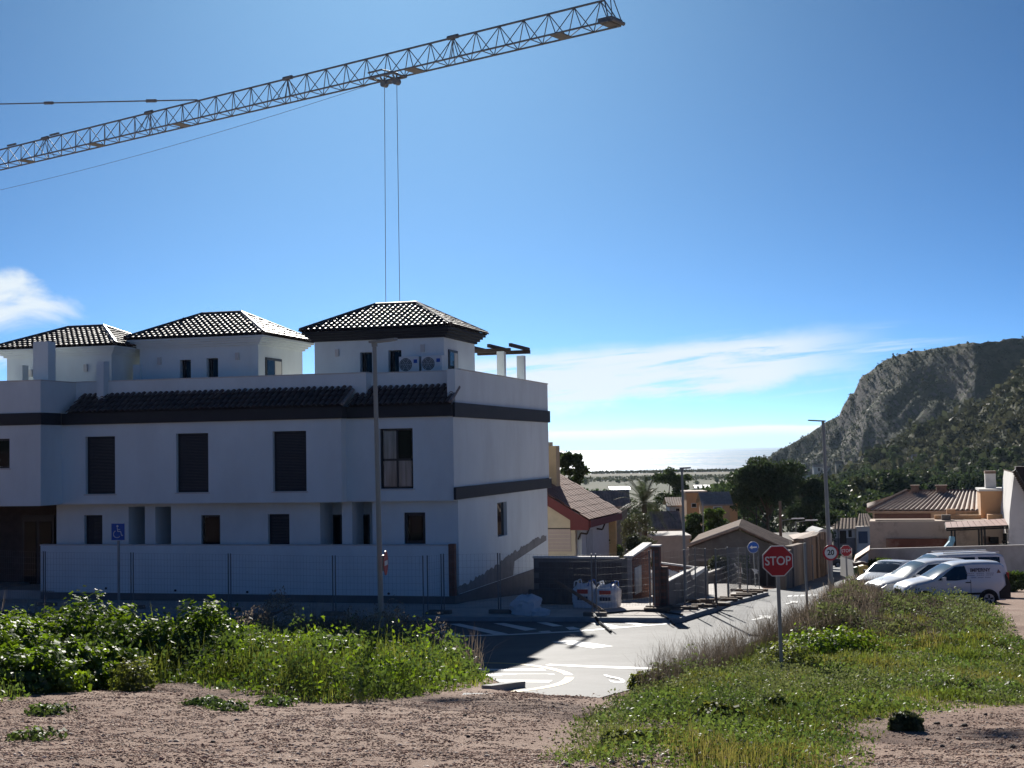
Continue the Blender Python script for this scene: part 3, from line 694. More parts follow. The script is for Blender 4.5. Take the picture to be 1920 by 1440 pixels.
# fascia and eaves ----------------------------------------------------
MB().box((xL, YL-.06, ZF), (xB+.11, YL-.002, ZFT)).box((xB+.052, YL, ZF), (xB+.11, YM-.15, ZFT)).build('fascia', m_navy, bld)
MB().box((xB+.11, YM-.14, ZF), (xA+.08, YM-.002, ZFT-.02)).box((xA+.001, YM, ZF), (xA+.08, YR-.141, ZFT-.02)).build('fascia', m_navy, bld)
MB().box((xA+.08, YR-.14, ZF), (.0, YR-.002, ZFT-.03)).build('fascia', m_navy, bld)
# parapets
PO = .95
MB().box((xB+.001, YM+PO, ZF+.32), (xA+.62, YM+PO+.2, ZP-.04)).build('parapet', m_rend, bld)
MB().box((xA+.42, YM+PO+.201, ZF+.32), (xA+.62, YR+PO+.2, ZP-.04)).box((xA+.621, YR+PO, ZF+.32), (-.301, YR+PO+.2, ZP-.04)).build('parapet', m_rend, bld)
MB().box((xL+2.0, YL, ZFT+.001), (xB+.05, YL+.2, ZP-.06)).box((xB-.15, YL+.201, ZFT+.001), (xB+.05, YM+PO-.002, ZP-.06)).build('parapet', m_rend, bld)
MB().box((xL, YL, ZFT+.001), (xL+1.99, YL+.2, 2.45)).build('parapet', m_rend, bld)
MB().box((xB+.06, YM+PO-.03, ZP-.04), (xA+.65, YM+PO+.23, ZP)).box((xA+.39, YM+PO+.232, ZP-.04), (xA+.65, YR+PO-.032, ZP)).box((xA+.652, YR+PO-.03, ZP-.04), (-.32, YR+PO+.23, ZP)).box((-.318, YR+PO-.03, ZP+.001), (.03, DY+.03, ZP+.04)).box((xL+2, YL-.03, ZP-.06), (xB+.08, YL+.23, ZP-.02)).box((xB-.18, YL+.232, ZP-.06), (xB+.08, YM+PO-.04, ZP-.02)).build('coping', m_cope, bld)
MB().box((xL+.3, YR+PO+.22, 1.55), (-.32, DY-.32, 1.75)).build('terrace_floor', m_conc, bld)
# ------------------------------------------------------------------ roof tiles
m_tile = M('glazed_tile', (.115,.085,.075), rough=.52, var=.35, scale=3.5, spec=.28, bump=.002, bscale=40)
m_tile_d = M('roof_bed', (.05,.042,.04), rough=.8, var=.2)
TL, TP, TR_ = .40, .235, .088
def tile_mesh(nseg=6):
    mb = MB(); th = .016
    def arc(r, y, zoff): return [(r*math.cos(math.pi-math.pi*i/nseg), y, zoff+r*.85*math.sin(math.pi*i/nseg)) for i in range(nseg+1)]
    a = arc(TR_*1.08, 0, .012); b = arc(TR_*.88, TL, .0); c = arc(TR_*1.08-th, 0, .012); k = nseg+1
    mb.v = a+b+c+a
    for i in range(nseg): mb.f.append((i, i+1, k+i+1, k+i)); mb.f.append((3*k+i+1, 3*k+i, 2*k+i, 2*k+i+1))
    mb.mi = [0]*len(mb.f); me = mb.mesh('roof_tile', m_tile, fix=False)
    me.polygons.foreach_set('use_smooth', [i % 2 == 0 for i in range(len(me.polygons))]); return me
TILE = tile_mesh(); TV = np.array([v.co[:] for v in TILE.vertices]); TF = [tuple(p.vertices) for p in TILE.polygons]
tile_stuff_v = []; tile_count = [0]
def slope_tiles(parent, eave0, eave1, top0, top1, as_parts, rowp=.335):
    """tiles on the quad eave0-eave1 (left to right seen from outside), top0-top1"""
    e0, e1, t0, t1 = map(Vector, (eave0, eave1, top0, top1)); ux = (e1-e0).normalized(); nrm = ux.cross(((t0+t1)/2-(e0+e1)/2)).normalized()
    if nrm.z < 0: nrm = -nrm
    uy = nrm.cross(ux).normalized()
    if uy.z < 0: uy = -uy
    H = (t0-e0).dot(uy); Wd = (e1-e0).length; xl0, xr0 = (t0-e0).dot(ux), (t1-e0).dot(ux)
    rows = int(round(H/rowp)); rp = H/rows; cols = int(round(Wd/TP)); cp = Wd/cols
    tilt = math.atan2(.034, TL)
    for r in range(rows):
        if r == rows-1 and (t1-t0).length < .1: continue
        y = r*rp-.05; f = max(0, min(1, (y+.1)/H)); xl = xl0*f; xr = Wd+(xr0-Wd)*f
        for c in range(cols):
            x = (c+.5)*cp
            if x < xl+.02 or x > xr-.02: continue
            tl = tilt*random.uniform(.55, 1.35); Ry = (uy*math.cos(tl)-nrm*math.sin(tl)+ux*random.uniform(-.03, .03)).normalized(); nz = ux.cross(Ry).normalized()
            jit = random.uniform(-.006, .006)
            Mx = Matrix((ux, Ry, nz)).transposed().to_4x4(); Mx.translation = e0+ux*(x+jit)+uy*y+nrm*(.045+random.uniform(-.004, .004))
            if as_parts:
                o = obj('roof_tile', TILE, parent); o.matrix_local = Mx; tile_count[0] += 1
            else:
                A = np.array(Mx); tile_stuff_v.append(TV @ A[:3, :3].T+A[:3, 3])
def ridge_caps(mb, a, b, r=.085, step=.36):
    a = Vector(a); b = Vector(b); n = max(2, int((b-a).length/step)); d = (b-a)/n
    for i in range(n): mb.tube(a+d*i+Vector((0,0,.02)), a+d*(i+1.08)+Vector((0,0,.035)), r, r*.86, n=8)
# lean-to strips over the first floor
def strip(xa, xb, y0, zE, as_parts):
    y1 = y0+PO+.14; yb = y0-.20; zt = zE+(y1-yb)*.56
    rf = MB().q((xa, yb+.05, zE-.03), (xb, yb+.05, zE-.03), (xb, y1-.2, zt-.09), (xa, y1-.2, zt-.09)).q((xa, yb+.05, zE-.06), (xa, y1-.2, zt-.12), (xb, y1-.2, zt-.12), (xb, yb+.05, zE-.06)).build('lean_to_roof', m_tile_d, bld, fix=False)
    slope_tiles(rf, (xa, yb, zE-.02), (xb, yb, zE-.02), (xa, y1-.14, zt-.02), (xb, y1-.14, zt-.02), as_parts, .34)
    return rf
r1 = strip(xA+.15, -.03, YR, ZFT, True)
r2 = strip(xB+.35, xA+.12, YM, ZFT+.01, False)
MB().box((-.03, YR-.2, ZFT+.02), (.06, YR+PO+.1, ZFT+.06), Matrix.Translation((0,0,0)))
def verge(x, y0, zE):
    y1 = y0+PO+.1; yb = y0-.22; mb = MB(); a = (x, yb, zE+.06); b = (x, y1-.22, zE+(y1-yb)*.50-.02)
    mb.tube(a, b, .065, n=8); return mb
verge(-.02, YR, ZFT).build('verge_tiles', M('verge_mortar', (.26,.22,.20), rough=.9, var=.4, scale=6), bld, smooth=True)
verge(xA+.14, YM+.02, ZFT).build('verge_tiles', MATS['verge_mortar'], bld, smooth=True)
# towers
def tower(pxl, pxc, pxr, ly, pyw, eave_l, eave_c, eave_r, rl, rr, dark, parts):
    x0 = bl(pxl, 680, ly)[0]; x1, zw = bl(pxc, pyw, ly); y1 = max(bs(pxr, 660, x1)[0], ly+4.0); dep = y1-ly
    t = MB(); return_d = {}
    mcor = m_navy if dark else m_rend
    ov = .42
    ze = bl(*eave_c, ly-ov)[1]
    cxm = (x0+x1)/2; cym = ly+(y1-ly)*.64
    zr = bl((rl[0]+rr[0])/2, (rl[1]+rr[1])/2, cym)[1]
    xr0 = bl(*rl, cym)[0]; xr1 = bl(*rr, cym)[0]
    return x0, x1, ly, y1, zw, ze, ov, xr0, xr1, zr, mcor
def build_tower(T, holes_px, parts, name):
    x0, x1, y0, y1, zw, ze, ov, xr0, xr1, zr, mcor = T
    hs = [hole(a, b, y0) for a, b in holes_px]
    mb = MB(); wall_holes(mb, 'y', y0, x0, x1, 1.75, zw, .25, hs); mb.box((x1-.25, y0+.251, 1.75), (x1, y1, zw)); mb.box((x0, y0+.251, 1.75), (x0+.25, y1, zw)); mb.box((x0+.251, y1-.25, 1.75), (x1-.251, y1, zw))
    tw = mb.build('tower_wall', m_rend, bld)
    for h in hs: window((h[0]+.12, h[1], h[2], h[3]), y0, 'glass', rec=.14, frame=.05)
    n = 4; c = MB()
    for k in range(n):
        o = ov*(k+1)/(n+.5); a = zw+(ze-zw)*k/n; b = zw+(ze-zw)*(k+1)/n-.002
        c.box((x0-o, y0-o, a), (x1+o, y1+o, b-(.0 if k < n-1 else .01)))
    c.build('cornice', mcor, bld)
    E = [(x0-ov, y0-ov, ze), (x1+ov, y0-ov, ze), (x1+ov, y1+ov, ze), (x0-ov, y1+ov, ze)]; ym = y0+(y1-y0)*.64
    Rl, Rr = (xr0, ym, zr-.06), (xr1, ym, zr-.06)
    rf = MB(); dz = Vector((0,0,-.02))
    for f in ((E[0],E[1],Rr,Rl), (E[1],E[2],Rr), (E[2],E[3],Rl,Rr), (E[3],E[0],Rl), (E[3],E[2],E[1],E[0])): rf.q(*f)
    rf = rf.build('tower_roof', m_tile_d, bld)
    slope_tiles(rf, E[0], E[1], Rl, Rr, parts); slope_tiles(rf, E[1], E[2], Rr, Rr, parts)
    slope_tiles(rf, E[3], E[0], Rl, Rl, False)
    cap = MB(); up = Vector((0,0,.06))
    for a, b in ((Rl, Rr), (E[0], Rl), (E[1], Rr), (E[2], Rr), (E[3], Rl)): ridge_caps(cap, Vector(a)+up, Vector(b)+up)
    cap.build('ridge_tiles', M('ridge_tile', (.10,.075,.065), rough=.4, var=.3, scale=4, spec=.5), rf, smooth=True)
    return tw
T3 = tower(590, 832, 890, 3.0, 632, (562,622), (843,611), (911,629), (703,573), (781,569), True, True)
T2 = tower(262, 484, 567, 2.4, 646, (242,637), (483,627), (585,640), (379,590), (452,587), False, False)
T1 = tower(13, 209, 262, 1.2, 664, (0,658), (205,647), (262,652), (128,616), (194,612), False, False)
build_tower(T3, [((675,661),(698,699)), ((728,657),(753,699))], True, 'a')
build_tower(T2, [((337,675),(358,712)), ((387,672),(409,710))], False, 'b')
build_tower(T1, [], False, 'c')
# windows on the towers' right-hand sides
for T, a, b in ((T3, (840,655), (857,700)), (T2, (497,670), (527,708))):
    x1 = T[1]; y0_, z1 = bs(*a, x1); y1_, z0 = bs(*b, x1)
    w = MB().box((x1+.002, y0_, z0), (x1+.05, y1_, z1)).build('window', m_frame, bld); MB().box((x1+.052, y0_+.08, z0), (x1+.06, (y0_+y1_)/2, z1-.1)).build('pane', m_glass, w); MB().box((x1+.052, (y0_+y1_)/2+.06, z0), (x1+.06, y1_-.08, z1-.1)).build('pane', m_curt, w)
for T, pts in ((T3, [(633,662), (793,653)]), (T2, [(300,677), (446,668)]), (T1, [(162,690), (59,700)])):
    for p in pts:
        x, z = bl(*p, T[2]); MB().box((x-.07, T[2]-.10, z-.14), (x+.07, T[2]-.002, z+.14)).build('wall_light', m_cope, bld)
# chimney blocks and terrace piers at the left
def pier(p0, p1, ly, dx=.55, z0=1.75, nm='terrace_pier'):
    (a, z1), (b, _) = bl(*p0, ly), bl(*p1, ly); MB().box((a, ly, z0), (b, ly+dx, z1)).build(nm, m_rend, bld)
pier((62,641), (90,641), -.8, .5, nm='chimney_block'); pier((29,685), (42,685), .1, .4); pier((181,678), (194,678), .1, .4); pier((249,684), (262,684), 2.2, .5)
# roof pergola on the right terrace
pg = thing  # (kept as parts of the building)
(px0, pz) = (0, 0)
def post(p, lx):
    y, z = bs(p[0], p[1], lx); return y, z
yA, zA = bs(942, 660, -.9); yB, zB = bs(977, 668, -.5)
for lx, y, z in ((-.95, yA, zA), (-.5, yB, zB)): MB().box((lx-.16, y-.16, 1.75), (lx+.16, y+.16, z+.02)).build('pergola_post', m_rend, bld)
zb = max(zA, zB); xt = T3[1]
bm1 = MB().box((xt-1.2, yA-.10, zA), (-.55, yA+.10, zA+.16)).build('pergola_beam', m_dkwood, bld)
bm2 = MB().box((xt-1.2, yB-.10, zA), (-.1, yB+.10, zA+.16)).build('pergola_beam', m_dkwood, bld)
for k in range(3):
    x = -.35-k*.95; MB().box((x-.06, yA-.75, zA+.165), (x+.06, yB+.75, zA+.31)).build('pergola_rafter', m_dkwood, bld)
# outdoor air-conditioning units (own things, standing on the terrace wall ledge)
m_ac = M('ac_case', (.70,.71,.70), rough=.5, var=.03); m_acd = M('ac_grille', (.12,.12,.125), rough=.6, var=.05); m_acb = M('ac_label', (.03,.10,.42), rough=.5, var=.02)
def ac(px0, px1, pyt, label):
    ly = 2.55; x0, z1 = bl(px0, pyt, ly); x1 = bl(px1, pyt, ly)[0]; w = x1-x0; zb_ = z1-.62
    t = thing('air_conditioner', label, 'air conditioner', C0+AX*((x0+x1)/2)+AY*ly+Vector((0,0,1.75)), -BYAW, 'air conditioners on the terrace'); oz = -1.75
    MB().box((-w/2, 0, zb_+oz), (w/2, .32, z1+oz)).build('case', m_ac, t)
    cx, cz, r = -w*.16, (zb_+z1)/2+oz, .25; mb = MB(); mb.tube((cx, -.012, cz), (cx, -.002, cz), r, n=24); g = mb.build('fan_opening', m_acd, t)
    ring = MB()
    for rr_ in (.09, .15, .21):
        P = [(cx+rr_*math.cos(a), -.02, cz+rr_*math.sin(a)) for a in [i*2*math.pi/20 for i in range(21)]]; ring.path(P, .006, 4)
    for a in range(6): ring.tube((cx, -.02, cz), (cx+.25*math.cos(a*math.pi/3), -.02, cz+.25*math.sin(a*math.pi/3)), .006, n=4)
    ring.build('fan_guard', m_ac, t)
    MB().box((w*.24, -.008, cz+.05), (w*.42, -.001, cz+.19)).build('badge', m_acb, t)
    st = MB()
    for sx in (-1, 1): st.box((sx*w*.35-.05, .03, 0), (sx*w*.35+.05, .29, zb_+oz-.003))
    st.build('stand', m_acd, t)
ac(748, 785, 669, 'left of the two white air conditioners on the terrace')
ac(790, 828, 667, 'right of the two white air conditioners on the terrace')
# remaining tiles as one part
if tile_stuff_v:
    V = np.concatenate(tile_stuff_v); k = len(TV); F = np.concatenate([np.array(TF)+i*k for i in range(len(tile_stuff_v))])
    tag(obj('roof_tiles', np_mesh('roof_tiles', V, F, m_tile), bld), kind='stuff')
# building that shows behind at the far left
fb = thing('neighbour_building', 'brown and white building just showing behind the left roof tower', 'building', C0+AX*(-28)+AY*14+Vector((0,0,-6)), -BYAW)
MB().box((-6, 0, 0), (3.2, 8, 9.2)).build('wall', M('brown_wall', (.35,.22,.16), rough=.9), fb)
MB().box((-6.2, -.2, 9.2), (3.4, 8.2, 9.6)).build('roof', m_rend, fb); MB().box((-6, -.3, 6.8), (3.0, -.02, 8.2)).build('balcony_shade', m_navy, fb)
# balcony rail at far left of the building
xq, zq = bl(0, 727, YL); MB().box((xL, YL+.05, zq-.02), (xL+2, YL+.1, zq+.1)).box((xL, YL+.05, zq+.2), (xL+2, YL+.1, zq+.3)).build('balcony_rail', m_frame, bld)

# ================================================================== tower crane
def on_z(px, py, z): d = ray(px, py); return d*(z/d.z)
ZJ = 20.0
jt = on_z(1152, 44, ZJ); jl = on_z(0, 314, ZJ)
jdir = (jl-jt).normalized(); jn = Vector((-jdir.y, jdir.x, 0)).normalized()
if jn.y > 0: jn = -jn
BAY = 1.52; NB = 58; HW = .52; JH = 1.22
m_steel = M('crane_steel', (.15,.16,.17), rough=.55, var=.15, scale=2, spec=.4)
crane = thing('tower_crane', 'tower crane with a lattice jib reaching across the sky', 'crane', (jt+jdir*(BAY*(NB-1))).to_tuple()[:2]+(float(gz(*(jt+jdir*(BAY*(NB-1)))[:2])),))
CO = Vector(crane.location)
def cb(mb, a, b, r, n=6): mb.tube(Vector(a)-CO, Vector(b)-CO, r, n=n)
def J(s, w, h): return jt+jdir*(s*BAY)+jn*(w*HW)+Vector((0,0,h*JH))
for nm, w, h, r in (('top_chord', 0, 1, .055), ('lower_chord', 1, 0, .05), ('lower_chord', -1, 0, .05)):
    mb = MB(); cb(mb, J(0 if h == 0 else .35, w, h), J(NB, w, h), r, 8); mb.build(nm, m_steel, crane, smooth=True)
UPZ = Vector((0,0,1))
def member(a, b, r):
    mb = MB(); d = Vector(b)-Vector(a); mb.tube((0,0,0), d, r, n=5); return mb.mesh('brace', m_steel)
protos = [member(J(0,w,0), J(.5,0,1), .026) for w in (1,-1)]+[member(J(1,w,0), J(.5,0,1), .026) for w in (1,-1)]+[member(J(0,1,0), J(0,-1,0), .026), member(J(0,1,0), J(1,-1,0), .024)]
starts = [(0,1),(0,-1),(1,1),(1,-1),(0,1),(0,1)]
for b in range(NB-10):
    for (ds, w), me in zip(starts, protos):
        if b > 30 and me is protos[5]: continue
        obj('brace', me, crane, J(b+ds, w, 0)-CO)
mb = MB()
for b in range(NB-10, NB):
    for w in (1, -1): cb(mb, J(b,w,0), J(b+.5,0,1), .026); cb(mb, J(b+1,w,0), J(b+.5,0,1), .026)
mb.build('root_bracing', m_steel, crane)
# section joints on the top chord, cleats, catwalk pieces
for s in (6.5, 14.5, 22.6, 29.7, 34.6): 
    mb = MB(); cb(mb, J(s-.22,0,1.03), J(s+.22,0,1.03), .12, 8); mb.build('chord_joint', m_steel, crane, smooth=True)
    mb = MB()
    for w in (1,-1):
        cb(mb, J(s-.2,w,0), J(s-.05,0,1), .026); cb(mb, J(s+.2,w,0), J(s+.05,0,1), .026)
    mb.build('joint_frame', m_steel, crane)
for s in (2.0, 8.2, 20.5, 26.0, 31.0):
    a = J(s,1,0); b = J(s,-1,0); mb = MB()
    P = [J(s-.2,1,-.03), J(s+.25,1,-.03), J(s+.25,-1,-.03), J(s-.2,-1,-.03)]; Q = [p+Vector((0,0,.05)) for p in P]
    k = [tuple(p-CO) for p in P+Q]; mb.v = k; mb.f = [(0,3,2,1),(4,5,6,7),(0,1,5,4),(1,2,6,5),(2,3,7,6),(3,0,4,7)]; mb.mi = [0]*6
    mb.build('jib_plate', m_steel, crane)
for s in (29.0, 32.2): mb = MB(); cb(mb, J(s-.3,0,1.12), J(s+.35,0,1.12), .07, 4); mb.build('anchor_lug', m_steel, crane)
# jib end frame
mb = MB(); e = -.02
for w in (1,-1): cb(mb, J(e,w,0), J(.35,0,1.0), .03); cb(mb, J(-.1,w*.8,.1), J(.12,w*.1,1.25), .025)
cb(mb, J(0,1,0), J(0,-1,0), .06, 8); cb(mb, J(-.12,1,.05), J(-.12,-1,.05), .10, 8)
for h in (0, .16): 
    P = [J(-.12,1,h*.5), J(.35,1,h*.5), J(.35,-1,h*.5), J(-.12,-1,h*.5)]
mb.build('jib_tip_frame', m_steel, crane, smooth=False)
mb = MB(); P = [J(-.1,.9,.02), J(.42,.9,.02), J(.42,-.9,.02), J(-.1,-.9,.02)]; Q = [p+Vector((0,0,.22)) for p in P]; mb.v = [tuple(p-CO) for p in P+Q]; mb.f = [(0,3,2,1),(0,1,5,4),(1,2,6,5),(2,3,7,6),(3,0,4,7)]; mb.mi = [0]*5
mb.build('jib_tip_plate', m_steel, crane, fix=False)
# trolley and hoist ropes
def s_at(px):
    lo, hi = 0.0, float(NB)
    for _ in range(40):
        mid = .5*(lo+hi); p = J(mid,0,0); q = 960+FPX*p.dot(_R)/p.dot(_F)
        if q > px: lo = mid
        else: hi = mid
    return lo
st = s_at(727)
mb = MB()
for w in (1.05,-1.05):
    cb(mb, J(st-.55,w,-.04), J(st+.55,w,-.04), .07, 6)
for s in (-.55, -.1, .55): cb(mb, J(st+s,1.05,-.05), J(st+s,-1.05,-.05), .06, 6)
cb(mb, J(st+.55,1.2,.18), J(st-.1,1.2,.18), .05); cb(mb, J(st-.1,1.2,.18), J(st-.1,-1.2,.22), .05)
tr = mb.build('trolley', m_steel, crane)
mb = MB(); a = J(st+.16,0,-.30); b = J(st-.42,0,-.32)
for p in (a, b): cb(mb, p+jn*.16, p-jn*.16, .17, 12); cb(mb, p, p+Vector((0,0,.35)), .05)
cb(mb, J(st-.42,.6,-.05), b, .05); cb(mb, J(st-.42,-.6,-.05), b, .05); cb(mb, J(st+.16,.6,-.05), a, .05); cb(mb, J(st+.16,-.6,-.05), a, .05); cb(mb, a, b, .06)
mb.build('rope_pulley', m_steel, tr, smooth=False)
# ropes run down to the hook block behind the right roof tower
pa = a+Vector((0,0,-.15)); pb = b+Vector((0,0,-.15)); ya = pa.y; yb_ = pb.y
ha = at(723.5, 600, ya-.2); hb = at(750, 600, yb_-.2)
for p, q in ((pa, ha), (pb, hb)):
    mb = MB(); cb(mb, p, q, .017, 5); mb.build('hoist_rope', m_steel, crane)
hm = (ha+hb)/2; mb = MB(); cb(mb, ha, hb, .12, 8); cb(mb, hm, hm+Vector((0,0,-.9)), .16, 8)
mb.path([tuple(hm-CO+Vector((.3*math.sin(t), 0, -1.15+.3*math.cos(t)-.0))) for t in [i*math.pi/6 for i in range(0, 10)]], .05, 6); mb.build('hook_block', m_steel, crane)
# slack rope below the jib
sl = J(st+.5,0,-.15); sr = at(0, 345, jl.y-.6); far = sr+(sr-sl)*.35; P = []
for i in range(25):
    t = i/24; p = sl.lerp(far, t); p.z -= 1.2*4*t*(1-t)*.45; P.append(tuple(p-CO))
MB().path(P, .012, 4).build('slack_rope', m_steel, crane)
# pendant bar to the tower head
sp_ = s_at(370); A = J(sp_,0,1.06); B = at(0, 195, J(s_at(0),0,0).y); B = B+(B-A)*1.35
mb = MB(); cb(mb, A, B, .045, 8)
mb.build('pendant_bar', m_steel, crane, smooth=True)
for t in (.08, .30):
    p = A.lerp(B, t); q = A.lerp(B, t+.018); mb = MB(); cb(mb, p, q, .11, 8); mb.build('pendant_joint', m_steel, crane, smooth=True)
# mast out of frame at the left
ms = Vector((0,0,0)); mb = MB(); Hm = ZJ-CO.z+8; w = .8
for x in (-w,w):
    for y in (-w,w): mb.tube((x,y,0), (x,y,Hm-8), .09, n=6); mb.tube((x,y,Hm-8), (0,0,Hm), .07, n=6)
k = 0; z = 0
while z < Hm-9:
    for (x0,y0),(x1,y1) in (((-w,-w),(w,-w)),((w,-w),(w,w)),((w,w),(-w,w)),((-w,w),(-w,-w))): mb.tube((x0,y0,z), (x1,y1,z+1.6), .04, n=4)
    z += 1.6
mb.tube(B-CO, (0,0,Hm), .045, n=6)
mb.build('mast', m_steel, crane)
# ================================================================== lamp posts, signs, fences, bags
m_galv = M('galvanised_steel', (.30,.31,.31), rough=.5, var=.10, scale=3, metal=.4, spec=.4)
m_lampp = M('lamp_post_paint', (.27,.285,.28), rough=.55, var=.06, scale=2, spec=.4)
m_sign_r = M('sign_red', (.42,.018,.03), rough=.4, var=.03); m_sign_w = M('sign_white', (.72,.72,.72), rough=.4, var=.02)
m_sign_b = M('sign_blue', (.02,.10,.42), rough=.4, var=.03); m_black = M('black_paint', (.015,.015,.016), rough=.5, var=.05)
m_alu = M('sign_back', (.40,.41,.42), rough=.5, var=.05, metal=.5)
def lamp_post(px, py_base, py_top, Y, arm, label, r0=.075, r1=.045, lean=0.0):
    b = at(px, py_base, Y); b.z = float(gz(b.x, b.y)); top = at(px, py_top, Y).z-b.z
    t = thing('lamp_post', label, 'lamp post', b)
    tx = top*lean
    MB().tube((0,0,-.2), (tx,0,top), r0, r1, n=12).build('pole', m_lampp, t, smooth=True)
    MB().tube((0,0,0), (0,0,.9), r0*1.12, r0*1.08, n=12).build('base_sleeve', m_lampp, t, smooth=True)
    l = MB(); s = arm
    l.prism([(-.10*s,-.13),(.05*s,-.15),(.62*s,-.10),(.66*s,0),(.62*s,.10),(.05*s,.15),(-.10*s,.13)], .02, .075)
    l.box((-.06,-.05,-.08), (.06,.05,.02))
    o = l.build('lantern', m_lampp, t, loc=(tx,0,top)); o.rotation_euler = (0, R(-4)*s, R(-20))
    MB().box((.10*s,-.09,.012), (.56*s,.09,.019)).build('led_panel', M('lamp_glass', (.55,.57,.58), rough=.2, var=.02), o)
    return t
LP1 = lamp_post(716.5, 1215, 644, 36.5, 1.0, 'tall grey lamp post rising from the weeds in front of the white building', .075, .054, lean=-.012)
LP2 = lamp_post(1559.5, 1120, 791, 62.0, -1.0, 'tall grey lamp post beside the street with the 20 sign on it', .11, .064, lean=-.022)
lamp_post(1286, 1138, 880, 51.0, .5, 'slim grey lamp post behind the fence in front of the gabled shed', .06, .04, lean=-.006)
def small_lamp(px, py_top, py_base, Y, label):
    b = at(px, py_base, Y); top = at(px, py_top, Y).z-b.z; t = thing('lamp_post', label, 'lamp post', b)
    MB().tube((0,0,-.3), (0,0,top), .06, .05, n=8).build('pole', m_lampp, t, smooth=True)
    MB().tube((0,0,top-.05), (1.4,0,top+.12), .035, n=6).build('arm', m_lampp, t)
    MB().prism([(.7,-.1),(1.7,-.12),(1.75,0),(1.7,.12),(.7,.1)], 0, .08).build('lantern', m_sign_w, t, loc=(.15,0,top+.06))
small_lamp(1467.5, 975, 1060, 118.0, 'lamp with a short arm just right of the wooden utility pole')
small_lamp(1494, 978, 1060, 122.0, 'lamp with a short arm above the sunlit low roof')
# wooden poles
m_wood = M('weathered_wood', (.16,.125,.10), rough=.9, var=.2, scale=6, stretch=(1,1,.15))
def wood_pole(px, y0, y1, Y, r, label, mat=None):
    b = at(px, y0, Y); z1 = at(px, y1, Y).z; t = MB().tube((0,0,0), (.02,0,z1-b.z), r, r*.8, n=8).build('utility_pole', mat or m_wood, None, True, b); tag(t, label, 'pole')
wood_pole(1465.5, 1080, 940, 98, .12, 'brown wooden utility pole behind the near stop sign')
wood_pole(1420, 1040, 950, 120, .05, 'thin dark pole in front of the big pine trunk', m_black)
wood_pole(1573, 1060, 972, 170, .06, 'thin pole by the house with the blue garage door', m_black)
wood_pole(1319, 1010, 940, 118, .05, 'thin pale pole rising from the green bushes', m_galv)
p = gnd(1514.5, 1160); t = MB().box((-.035,-.035,-.1), (.035,.035,(at(1513,1018,p.y).z-p.z))).build('bare_sign_post', m_galv, None, False, p); tag(t, 'thin dark bare post standing between the stop sign and the 20 sign', 'post'); t.rotation_euler = (0, R(-.8), 0)
# round / octagon plates -------------------------------------------------
def plate(mb, n, r, y, rot=0.0, th=.012):
    P = [(r*math.cos(rot+2*math.pi*i/n), r*math.sin(rot+2*math.pi*i/n)) for i in range(n)]; mb.prism(P, y, y-th, axis='y'); return mb
def face(name, me, parent, x, y, z):
    o = obj(name, me, parent, (x, y, z)); o.rotation_euler = (R(90), 0, 0); return o
def stop_sign(px, pc, pbase, Y, width, label, lean=0.0, post_r=.04):
    c = at(px, pc, Y); b = at(px, pbase, Y); b.z = float(gz(b.x, b.y)); h = c.z-b.z
    t = thing('stop_sign', label, 'stop sign', b); t.rotation_euler = (0, R(lean), 0)
    MB().box((-post_r,-post_r*.6,-.3), (post_r,post_r*.6,h+width*.42)).build('post', m_galv, t)
    r = width/2/math.cos(math.pi/8); z = h
    p = plate(MB(), 8, r, -post_r*.6-.004, math.pi/8); o = p.build('plate', m_sign_w, t, loc=(0,0,z))
    q = plate(MB(), 8, r*.935, -post_r*.6-.018, math.pi/8, .003); o2 = q.build('red_face', m_sign_r, o)
    me = text_mesh('lettering', 'STOP', width*.405, m_sign_w, extrude=.001, sx=.88, bold=width*.006); face('lettering', me, o, 0, -post_r*.6-.0235, -.005)
    return t
stop_sign(1464.5, 1051.5, 1214, 32.5, .695, 'large red STOP sign nearest the camera at the edge of the weeds', -.7)
stop_sign(1589.5, 1032.5, 1112, 78.0, .61, 'small distant red STOP sign beside the yellow waste bin', -1.0)
def round_sign(name, c, r, Y, label, cat, yaw=0.0):
    t = thing(name, label, cat, c, yaw); return t
# 20 limit on the lamp post
c = at(1556.5, 1036, 61.5); t = round_sign('speed_limit_sign', c, .3, 0, 'round 20 speed limit sign with a red ring on the lamp post', 'traffic sign')
rr_ = 14.7/FPX*61.5
plate(MB(), 36, rr_, -.10).build('red_ring', m_sign_r, t); pw = plate(MB(), 36, rr_*.76, -.114, th=.003).build('white_face', m_sign_w, t)
face('number', text_mesh('number', '20', rr_*.92, m_black, extrude=.001, bold=.008, sx=.95), pw, 0, -.1185, 0)
MB().box((-.05,-.098,-.2), (.05,.02,.2)).build('bracket', m_galv, t)
# blue arrow
b = gnd(1417, 1104); Y = b.y; c = at(1413.5, 1026, Y); t = thing('direction_sign', 'round blue sign with a white arrow pointing left', 'traffic sign', b); h = c.z-b.z; rr_ = 10.8/FPX*Y
t.rotation_euler = (0, R(-2.2), 0)
MB().tube((0,0,-.2), (0,0,h+.2), .035, n=8).build('post', m_galv, t, smooth=True)
pl = plate(MB(), 32, rr_, -.04).build('plate', m_sign_w, t, loc=(0,0,h)); plate(MB(), 32, rr_*.93, -.054, th=.002).build('blue_face', m_sign_b, pl)
ar = MB(); s = rr_; ar.prism([(-.62*s,0),(-.18*s,.36*s),(-.18*s,.12*s),(.62*s,.12*s),(.62*s,-.12*s),(-.18*s,-.12*s),(-.18*s,-.36*s)], -.0575, -.0595, axis='y'); ar.build('arrow', m_sign_w, pl)
